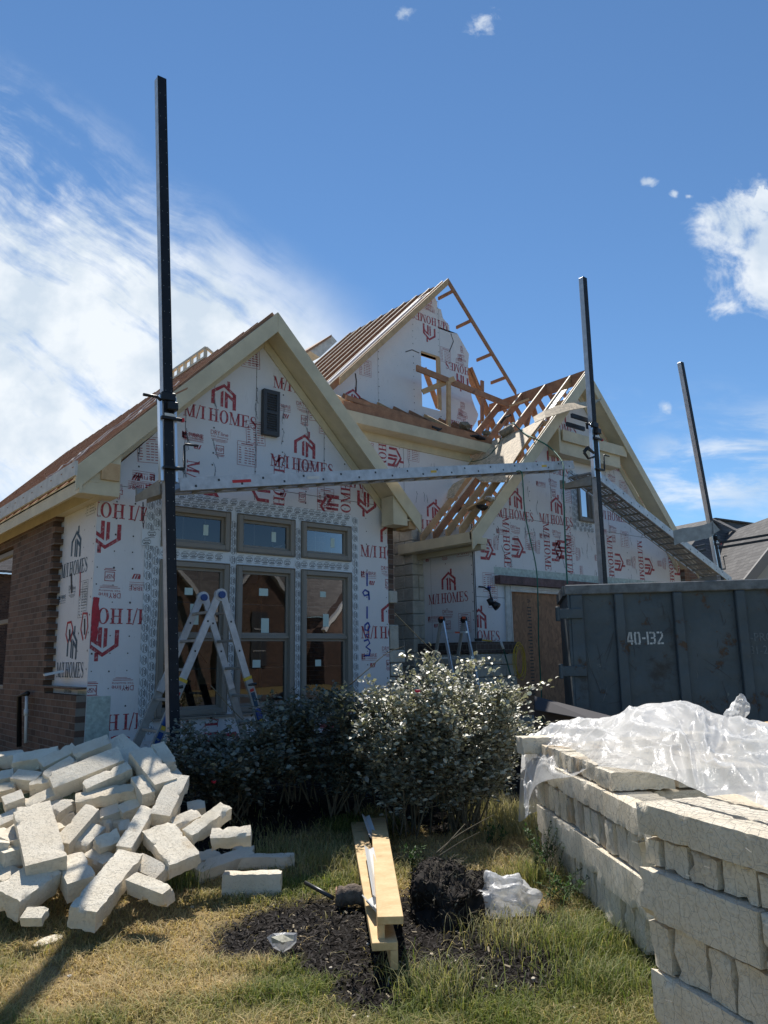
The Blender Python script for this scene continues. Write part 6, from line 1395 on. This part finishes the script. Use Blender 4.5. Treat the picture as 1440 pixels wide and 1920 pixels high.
m_ = MB(); a, b_ = hz(632, 1680, .07), hz(705, 1676, .08); m_.tube([a.lerp(b_, t/9)+Z*.006*math.sin(t*5)+F*.005*math.sin(t*3.7) for t in range(10)], [.062+.006*math.sin(t*2.3) for t in range(10)], 13); m_.build('bark_body', M_BARK, lg_, smooth=True)
m_ = MB(); dl = (b_-a).normalized(); m_.tube([a-dl*.006, a+dl*.002], .055, 13); m_.build('sawn_end', M_BROWN, lg_)
m_ = MB(); m_.tube([hz(572, 1655, .10), hz(600, 1670, .07), hz(625, 1684, .04)], .014, 8); tag(m_.build('metal_pipe', M_STEEL, smooth=True), 'thin dark metal pipe poking out beside the log', 'pipe')
cl_ = lump('root_clod', None, M_MULCH, 'shaggy dark root ball of soil beside the yellow timbers', 'root ball', 21, 5, .30, 5, hz(842, 1712, .0), (.25, .36, .30), -.7)
me = cl_.data; at = me.color_attributes.new('Col', 'FLOAT_COLOR', 'POINT'); 
for i, v in enumerate(me.vertices): c_ = .5+noise.noise(v.co*30); at.data[i].color = (.016+.03*c_, .013+.023*c_, .011+.017*c_, 1); v.co += v.normal*(.022*noise.noise(v.co*18)+.014*noise.noise(v.co*45)+.008*noise.noise(v.co*90))
me.polygons.foreach_set('use_smooth', [False]*len(me.polygons))
rc_ = np.random.default_rng(77); vc = np.array([tuple(v.co) for v in me.vertices]); kk = rc_.integers(0, len(vc), 7000); P = vc[kk]+rc_.normal(0, .012, (7000, 3)); dd_ = rc_.normal(0, 1, (7000, 3)); dd_ /= np.linalg.norm(dd_, axis=1, keepdims=True); s2 = np.cross(dd_, rc_.normal(0, 1, (7000, 3))); s2 /= np.linalg.norm(s2, axis=1, keepdims=True)
L_ = rc_.uniform(.004, .020, (7000, 1)); W_ = rc_.uniform(.0015, .005, (7000, 1)); V = np.stack([P-dd_*L_-s2*W_, P+dd_*L_-s2*W_*.6, P+dd_*L_+s2*W_, P-dd_*L_*.8+s2*W_], 1).reshape(-1, 3); cc_ = np.array([[.03, .024, .019]])*rc_.uniform(.3, 2.6, (7000, 1)); cc_[rc_.random(7000) < .03] = (.3, .26, .18)
o = link('soil_crumbs', npmesh('soil_crumbs', V, [np.arange(7000)[:, None]*4+np.array([[0, 1, 2, 3]])], M_MULCH, np.repeat(cc_, 4, 0))); o.parent = cl_
random.seed(41); m_ = MB(); c0_ = cl_.location
for i in range(240):
    t, ph = random.uniform(0, 6.28), random.uniform(0, 1.5); p = c0_+Matrix.Rotation(-.7, 3, 'Z') @ Vector((.25*math.cos(t)*math.cos(ph), .36*math.sin(t)*math.cos(ph), .30*math.sin(ph)))
    q_ = p+Vector((random.gauss(0, .04), random.gauss(0, .04), random.gauss(.0, .035))); m_.tube([p, (p+q_)/2+Vector((0, 0, random.uniform(-.01, .02))), q_], .0016, 3, cap=False)
m_.build('root_fibres', M_STEM, None); rf_ = bpy.data.objects['root_fibres']; rf_['kind'] = 'stuff'; o['kind'] = 'stuff'; rf_.parent = cl_; rf_.matrix_parent_inverse = cl_.matrix_basis.inverted()
for i, (a, b_, c) in enumerate((((818, 1600), (860, 1565), (925, 1528)), ((822, 1606), (862, 1580), (900, 1560)), ((825, 1600), (845, 1575), (872, 1545)))):
    m_ = MB(); m_.tube(smoothpath([hz(*a, .25), hz(*b_, .34), hz(*c, .42)]), [.006-.0003*k for k in range(13)], 5); o = tag(m_.build('dead_stem', M_STEM, smooth=True), ['longest dead stem arching from the root ball to the upper right', 'dead stem bending low from the root ball', 'shortest straight dead stem on the root ball'][i], 'stem', 'dead stems on the root ball')
# white plastic bag
bm = bmesh.new(); bmesh.ops.create_icosphere(bm, subdivisions=5, radius=1)
for v in bm.verts:
    p = v.co.copy(); n_ = noise.ridged_multi_fractal(p*1.6+Vector((3, 1, 0)), 1, 2.1, 4, 1, 2)-.9; v.co += p.normalized()*(n_*.22+noise.noise(p*2.1)*.35); v.co.x *= .22; v.co.y *= .17; v.co.z = max(v.co.z*.15, -.05)
me = bpy.data.meshes.new('plastic_bag'); bm.to_mesh(me); bm.free(); me.materials.append(M_FILM); me.materials[0] = M_FILM; me.polygons.foreach_set('use_smooth', [True]*len(me.polygons))
o = link('plastic_bag', me); o.location = hz(933, 1690, .07); o.rotation_euler = (0, 0, -.9); tag(o, 'crumpled white plastic bag on the grass right of the root ball', 'bag')
# crushed water bottle with torn label
cb = empty('torn_wrapper', hz(528, 1770, .02), 'torn clear wrapper with faded printed label at the left edge of the dark soil', 'wrapper')
W_ = [hz(x, y, z_) for x, y, z_ in ((500, 1757, .05), (512, 1750, .09), (535, 1748, .10), (557, 1749, .08), (556, 1766, .04), (545, 1778, .02), (530, 1786, .015), (512, 1777, .02))]
c_ = hz(530, 1765, .085); m_ = MB(); m_.add([c_]+W_, [(0, i+1, (i+1) % 8+1) for i in range(8)]); m_.build('wrapper_film', M_FILM, cb, fix=False)
m_ = MB(); q = [hz(x, y, z_) for x, y, z_ in ((508, 1757, .087), (530, 1752, .106), (551, 1753, .096), (551, 1763, .075), (530, 1767, .098), (510, 1769, .062))]; m_.add(q, [(0, 1, 4, 5), (1, 2, 3, 4)]); m_.build('label', mat('faded_label', (.34, .33, .26), .5, var=.6, vscale=45), cb, fix=False)
random.seed(8)
for i, (x, y) in enumerate(((855, 1803), (905, 1835), (840, 1792), (665, 1905), (690, 1908), (1075, 1890), (930, 1850), (620, 1815), (690, 1770), (810, 1790), (865, 1780), (1000, 1835), (598, 1770), (645, 1690), (360, 1700), (130, 1830))):
    lump('stone_chip', None, M_LIME, 'small pale limestone chip scattered on the soil or grass', 'stone chip', i, 1, .55, 5, hz(x, y, .012+gh(*hz(x, y, 0).xy)), (random.uniform(.009, .018), random.uniform(.008, .014), .008), i, smooth=False)['group'] = 'small pale chips on the ground'
lump('flat_stone', None, M_LIME, 'flat dusty stone half buried in the straw-coloured grass at left', 'stone', 5, 3, .15, 3, hz(92, 1763, .0), (.10, .06, .012), .5)
lump('white_pebble', None, M_LIME, 'pale broken stone lying under the rose bushes behind the timbers', 'stone', 15, 3, .3, 3, hz(672, 1495, .10), (.11, .07, .09), .5)
# ================================================================ ROSE BUSHES
def rose(c, rx_, ry_, H, nleaf, label, seed, nst=16, sun_tint=(1, 1, 1), flowers=()):
    r_ = np.random.default_rng(seed); rr = random.Random(seed); c = Vector(c); root = empty('rose_bush', c, label, 'rose bush', 'rose bushes along the bed'); root['group'] = 'rose bushes in front of the house'
    st = MB(); tips = []
    for i in range(nst):
        t = rr.uniform(0, 6.283); k = rr.uniform(.15, 1)**.6; end = c+Vector((rx_*k*math.cos(t), ry_*k*math.sin(t), H*(1.02-.40*k*k)*rr.uniform(.72, 1.10))); b0 = c+Vector((rr.gauss(0, .10), rr.gauss(0, .08), -.03))
        mid = b0.lerp(end, .5)+Vector((rr.gauss(0, .06), rr.gauss(0, .06), .10)); pth = smoothpath([b0, mid, end], 5); st.tube(pth, [.010-.0007*j for j in range(len(pth))], 5); 
        for j in range(3, len(pth)):
            for q in range(3):
                e2 = pth[j]+Vector((rr.gauss(0, .15), rr.gauss(0, .15), rr.uniform(-.04, .22))); st.tube([pth[j], (pth[j]+e2)/2+Vector((0, 0, .02)), e2], [.004, .003, .002], 4, cap=False); tips.append((pth[j], e2))
        tips.append((mid, end))
    st.build('stems', M_STEM, root, smooth=True)
    T = np.array([(tuple(a), tuple(b_)) for a, b_ in tips]); n = nleaf; k = r_.integers(0, len(T), n); f_ = r_.random((n, 1))**.7; base = T[k, 0]*(1-f_)+T[k, 1]*f_+r_.normal(0, .028, (n, 3))
    base[:, 2] = np.maximum(base[:, 2], c.z+.04)
    d = r_.normal(0, 1, (n, 3)); d[:, 2] = np.abs(d[:, 2])*.5+.1; out = base-np.array(c)-np.array([0, 0, H*.35]); d += out*1.1; d[:, 2] *= .45; d /= np.linalg.norm(d, axis=1, keepdims=True)
    s_ = np.cross(d, r_.normal(0, .42, (n, 3))+np.array([-.2, -.2, 1])); s_ /= np.linalg.norm(s_, axis=1, keepdims=True); nn = np.cross(s_, d)
    L = r_.uniform(.028, .066, (n, 1)); W = L*r_.uniform(.22, .33, (n, 1)); 
    V = np.stack([base, base+d*L*.35+s_*W+nn*W*.35, base+d*L*.75+s_*W*.8+nn*W*.25, base+d*L-nn*L*.12, base+d*L*.75-s_*W*.8+nn*W*.25, base+d*L*.35-s_*W+nn*W*.35, base+d*L*.5], 1).reshape(-1, 3)
    o_ = np.arange(n)[:, None]*7; fc = np.concatenate([o_+np.array([[0, 1, 2, 6]]), o_+np.array([[6, 2, 3, 4]]), o_+np.array([[0, 6, 4, 5]])], 0)
    fc = np.concatenate([o_+np.array([[0, 6, 2, 1]]), o_+np.array([[6, 4, 3, 2]]), o_+np.array([[0, 5, 4, 6]])], 0)
    col_ = np.array([[.096, .110, .084]])*r_.uniform(.5, 1.7, (n, 1))*np.array([sun_tint])+r_.random((n, 1))*np.array([[.02, .012, .0]]);  # sunlight painted in: leaf colour multiplied up for the sunlit bushes
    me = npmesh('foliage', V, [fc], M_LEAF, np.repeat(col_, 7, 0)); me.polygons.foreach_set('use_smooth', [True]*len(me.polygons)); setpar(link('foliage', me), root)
    for fp in flowers:
        m_ = MB(); p = Vector(fp)
        for j in range(7): t = j*.9; m_.obox(p+Vector((.012*math.cos(t), .012*math.sin(t), 0)), (.011*math.cos(t), .011*math.sin(t), .006), (-.011*math.sin(t), .011*math.cos(t), 0), (0, .001, .006))
        m_.build('blossom', M_ROSE, root)
    return root
M_ROSE = mat('crimson_petals', (.55, .01, .05), .5)
gz_ = lambda v: Vector((v.x, v.y, gh(v.x, v.y)))
rose(gz_(hd(862, 1500, 7.45)), .74, .72, 1.50, 14500, 'largest rose bush at the right with sunlit silvery leaves', 1, 34, sun_tint=(3.7, 3.15, 3.2), flowers=[hd(783, 1296, 6.75)])
rose(gz_(hd(770, 1500, 7.35)), .55, .5, 1.36, 8000, 'rose bush with sunlit silvery leaves left of the largest one', 12, 18, sun_tint=(2.5, 2.2, 2.2))
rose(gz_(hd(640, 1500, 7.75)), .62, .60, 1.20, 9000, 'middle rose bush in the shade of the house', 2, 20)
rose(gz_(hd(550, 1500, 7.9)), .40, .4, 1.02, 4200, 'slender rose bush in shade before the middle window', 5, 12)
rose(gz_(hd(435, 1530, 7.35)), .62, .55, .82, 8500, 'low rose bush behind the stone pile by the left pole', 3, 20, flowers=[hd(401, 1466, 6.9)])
for i, pts in enumerate((((655, 1285), (690, 1255), (725, 1225), (758, 1212)), ((395, 1285), (440, 1335), (480, 1375), (510, 1420)), ((740, 1150), (790, 1200), (830, 1240), (850, 1290)))):
    m_ = MB(); m_.tube(smoothpath([hd(x, y, (7.5, 7.6, 7.4)[i]) for x, y in pts]), [.006-.00022*k for k in range(19)], 5); tag(m_.build('rose_cane', M_STEM, smooth=True), ['bare thorny cane rising to the right over the house number', 'thin bare cane crossing in front of the a-frame ladder', 'faint bare cane slanting down past the stone pier'][i], 'cane', 'bare rose canes')
# ================================================================ GRASS, WEEDS, MULCH
def project_ok(P): 
    v = P-np.array(CP); z_ = v@np.array(_fw); x = 720+FPX*(v@np.array(_r))/z_; y = 960-FPX*(v@np.array(_u))/z_; return (z_ > .2) & (x > -120) & (x < 1560) & (y > 1300) & (y < 2020)
def blades(name, n, dmin, dmax, label_kind, hmul=1.0, seed=1, power=1.6):
    r_ = np.random.default_rng(seed); f_ = dmin+(dmax-dmin)*r_.random(n)**power; rt = f_*r_.uniform(-.56, .58, n)
    Fv, Rv = np.array(F), np.array(R); P = np.array(CP)*np.array([1, 1, 0])+f_[:, None]*Fv+rt[:, None]*Rv
    keep = project_ok(P); P = P[keep]; f_ = f_[keep]
    mm_ = np.array([mulchmask(x, y) for x, y, _ in P]); dr = np.array([drymask(x, y) for x, y, _ in P]); P[:, 2] = [gh(x, y) for x, y, _ in P]
    cl_n = np.array([noise.noise(Vector((x*4, y*4, 5))) for x, y, _ in P])
    keep = (r_.random(len(P)) > mm_*.985) & (r_.random(len(P)) > np.where(cl_n < -.25, .45, 0))
    P, dr, f_, cl_n = P[keep], dr[keep], f_[keep], cl_n[keep]; n = len(P)
    th = r_.uniform(0, 6.283, n); h = (r_.uniform(.02, .055, n)*(1+.8*np.clip(cl_n, -.5, 1)))*hmul*(1.15-.35*dr); w_ = r_.uniform(.0012, .0026, n)*(.6+.13*f_); bend = r_.uniform(.3, 1.7, n)*h*(1+.6*dr)
    dx, dy = np.cos(th), np.sin(th); sx, sy = -np.sin(th), np.cos(th)
    b_l = P+np.stack([sx*w_, sy*w_, 0*w_-.004], 1); b_r = P-np.stack([sx*w_, sy*w_, 0*w_+.004], 1)
    md = P+np.stack([dx*bend*.35, dy*bend*.35, h*.65], 1); ml = md+np.stack([sx*w_*.8, sy*w_*.8, 0*w_], 1); mr = md-np.stack([sx*w_*.8, sy*w_*.8, 0*w_], 1); tp = P+np.stack([dx*bend, dy*bend, h*r_.uniform(.6, 1.05, n)], 1)
    V = np.stack([b_l, b_r, mr, ml, tp], 1).reshape(-1, 3); o_ = np.arange(n)[:, None]*5
    straw = np.clip(dr+r_.normal(0, .28, n), 0, 1)[:, None]
    c_ = np.array([[.145, .185, .038]])*(1-straw)+np.array([[.56, .42, .205]])*straw; c_ *= r_.uniform(.6, 1.35, (n, 1))
    me = npmesh(name, V, [o_+np.array([[0, 1, 2, 3]]), o_+np.array([[3, 2, 4]])], M_GRASS, np.repeat(c_, 5, 0)); o = link(name, me); return struct(o, 'stuff')
blades('grass', 230000, 2.6, 8.8, '', 1.0, 1, 1.35)
def tufts():
    """longer straggly seed-head grass by the stacks and bushes"""
    r_ = np.random.default_rng(9); C_ = [(hz(985, 1560, 0), .45, 1400, .18, .75), (hz(930, 1530, 0), .5, 900, .16, .7), (hz(1010, 1660, 0), .25, 600, .16, .35), (hz(1080, 1780, 0), .3, 900, .12, .2), (hz(620, 1620, 0), .35, 700, .11, .5), (hz(330, 1665, 0), .18, 350, .12, .2), (hz(820, 1860, 0), .25, 500, .10, .4), (hz(1120, 1850, 0), .22, 700, .10, .2), (hz(500, 1600, 0), .5, 700, .10, .5), (hz(850, 1510, 0), .5, 700, .15, .6), (hz(700, 1650, 0), .3, 250, .12, .5), (hz(950, 1760, 0), .3, 500, .10, .6)]
    Vs, Cs = [], []
    for c, s_, n, hh_, dry in C_:
        P = np.array(c)[None]+r_.normal(0, s_*.5, (n, 3))*np.array([1, 1, 0]); P[:, 2] = [gh(x, y) for x, y, _ in P]; th = r_.uniform(0, 6.283, n); h = r_.uniform(.5, 1.5, n)*hh_; w_ = np.full(n, .0016)*(.7+.1*5); bend = h*r_.uniform(.3, 1.1, n)
        dx, dy = np.cos(th), np.sin(th); S = np.stack([-dy*w_, dx*w_, 0*w_], 1); m1 = P+np.stack([dx*bend*.15, dy*bend*.15, h*.45], 1); m2 = P+np.stack([dx*bend*.5, dy*bend*.5, h*.8], 1); tp = P+np.stack([dx*bend, dy*bend, h*.9], 1)
        Vs.append(np.stack([P+S, P-S, m1-S, m1+S, m2-S*.7, m2+S*.7, tp], 1).reshape(-1, 3)); st_ = np.clip(dry+r_.normal(0, .25, n), 0, 1)[:, None]
        Cs.append(np.repeat((np.array([[.13, .18, .04]])*(1-st_)+np.array([[.56, .46, .25]])*st_)*r_.uniform(.6, 1.3, (n, 1)), 7, 0))
    V = np.concatenate(Vs); n = len(V)//7; o_ = np.arange(n)[:, None]*7
    me = npmesh('tall_grass', V, [o_+np.array([[0, 1, 2, 3]]), o_+np.array([[3, 2, 4, 5]]), o_+np.array([[5, 4, 6]])], M_GRASS, np.concatenate(Cs)); struct(link('tall_grass', me), 'stuff')
tufts()
def chips():
    r_ = np.random.default_rng(4); n = 60000; f_ = 3.0+6*r_.random(n)**1.2; rt = f_*r_.uniform(-.45, .5, n); P = np.array(CP)*np.array([1, 1, 0])+f_[:, None]*np.array(F)+rt[:, None]*np.array(R)
    mk = np.array([mulchmask(x, y) for x, y, _ in P]); P = P[r_.random(n) < mk*.9]; n = len(P); P[:, 2] = np.array([gh(x, y) for x, y, _ in P])+r_.uniform(.0, .022, n)
    d = r_.normal(0, 1, (n, 3))*np.array([1, 1, .45]); d /= np.linalg.norm(d, axis=1, keepdims=True); s_ = np.cross(d, r_.normal(0, .35, (n, 3))+np.array([0, 0, 1])); s_ /= np.linalg.norm(s_, axis=1, keepdims=True)
    L = r_.uniform(.006, .026, (n, 1)); W = r_.uniform(.002, .006, (n, 1)); V = np.stack([P-d*L-s_*W, P+d*L-s_*W*.6, P+d*L+s_*W, P-d*L*.8+s_*W], 1).reshape(-1, 3); o_ = np.arange(n)[:, None]*4
    c_ = np.array([[.022, .018, .016]])*r_.uniform(.4, 2.2, (n, 1)); pale = r_.random(n) < .035; c_[pale] = np.array([.30, .25, .17]); 
    me = npmesh('bark_mulch', V, [o_+np.array([[0, 1, 2, 3]])], M_MULCH, np.repeat(c_, 4, 0)); struct(link('bark_mulch', me), 'stuff')
chips()
def weed(c, n, H, spread, label, seed):
    rr = random.Random(seed); r_ = np.random.default_rng(seed); c = gz_(Vector(c)); root = empty('weed', c, label, 'weed', 'leafy weeds by the stacks'); st = MB(); T = []
    for i in range(n):
        e = c+Vector((rr.gauss(0, spread), rr.gauss(0, spread), H*rr.uniform(.5, 1))); b0 = c+Vector((rr.gauss(0, spread*.6), rr.gauss(0, spread*.6), 0)); pth = smoothpath([b0, b0.lerp(e, .5)+Vector((0, 0, .02)), e], 4); st.tube(pth, .0022, 4); T += [(pth[j], pth[j+1]) for j in range(1, len(pth)-1)]
    st.build('stems', M_STEM, root); T = np.array([(tuple(a), tuple(b_)) for a, b_ in T]); m = n*38; k = r_.integers(0, len(T), m); base = T[k, 0]+(T[k, 1]-T[k, 0])*r_.random((m, 1)); d = r_.normal(0, 1, (m, 3)); d[:, 2] = np.abs(d[:, 2])*.7; d /= np.linalg.norm(d, axis=1, keepdims=True)
    s_ = np.cross(d, [0, 0, 1.]); s_ /= np.linalg.norm(s_, axis=1, keepdims=True)+1e-6; L = r_.uniform(.018, .045, (m, 1)); V = np.stack([base, base+d*L*.5+s_*L*.16, base+d*L, base+d*L*.5-s_*L*.16], 1).reshape(-1, 3); o_ = np.arange(m)[:, None]*4
    me = npmesh('foliage', V, [o_+np.array([[0, 1, 2, 3]])], M_GRASS, np.repeat(np.array([[.045, .095, .025]])*r_.uniform(.6, 1.7, (m, 1)), 4, 0)); setpar(link('foliage', me), root)
weed(hz(1022, 1655, 0), 22, .40, .10, 'tall leafy green weed beside the far wired stack', 1)
weed(hz(1050, 1700, 0), 14, .24, .10, 'lower leafy weed in front of the tall one', 2)
weed(hz(925, 1585, 0)+Vector((0, 0, 0)), 8, .16, .08, 'small weed behind the plastic bag', 3)
weed(hz(775, 1640, 0), 6, .22, .04, 'weed sprouting through the root ball beside the timbers', 4)
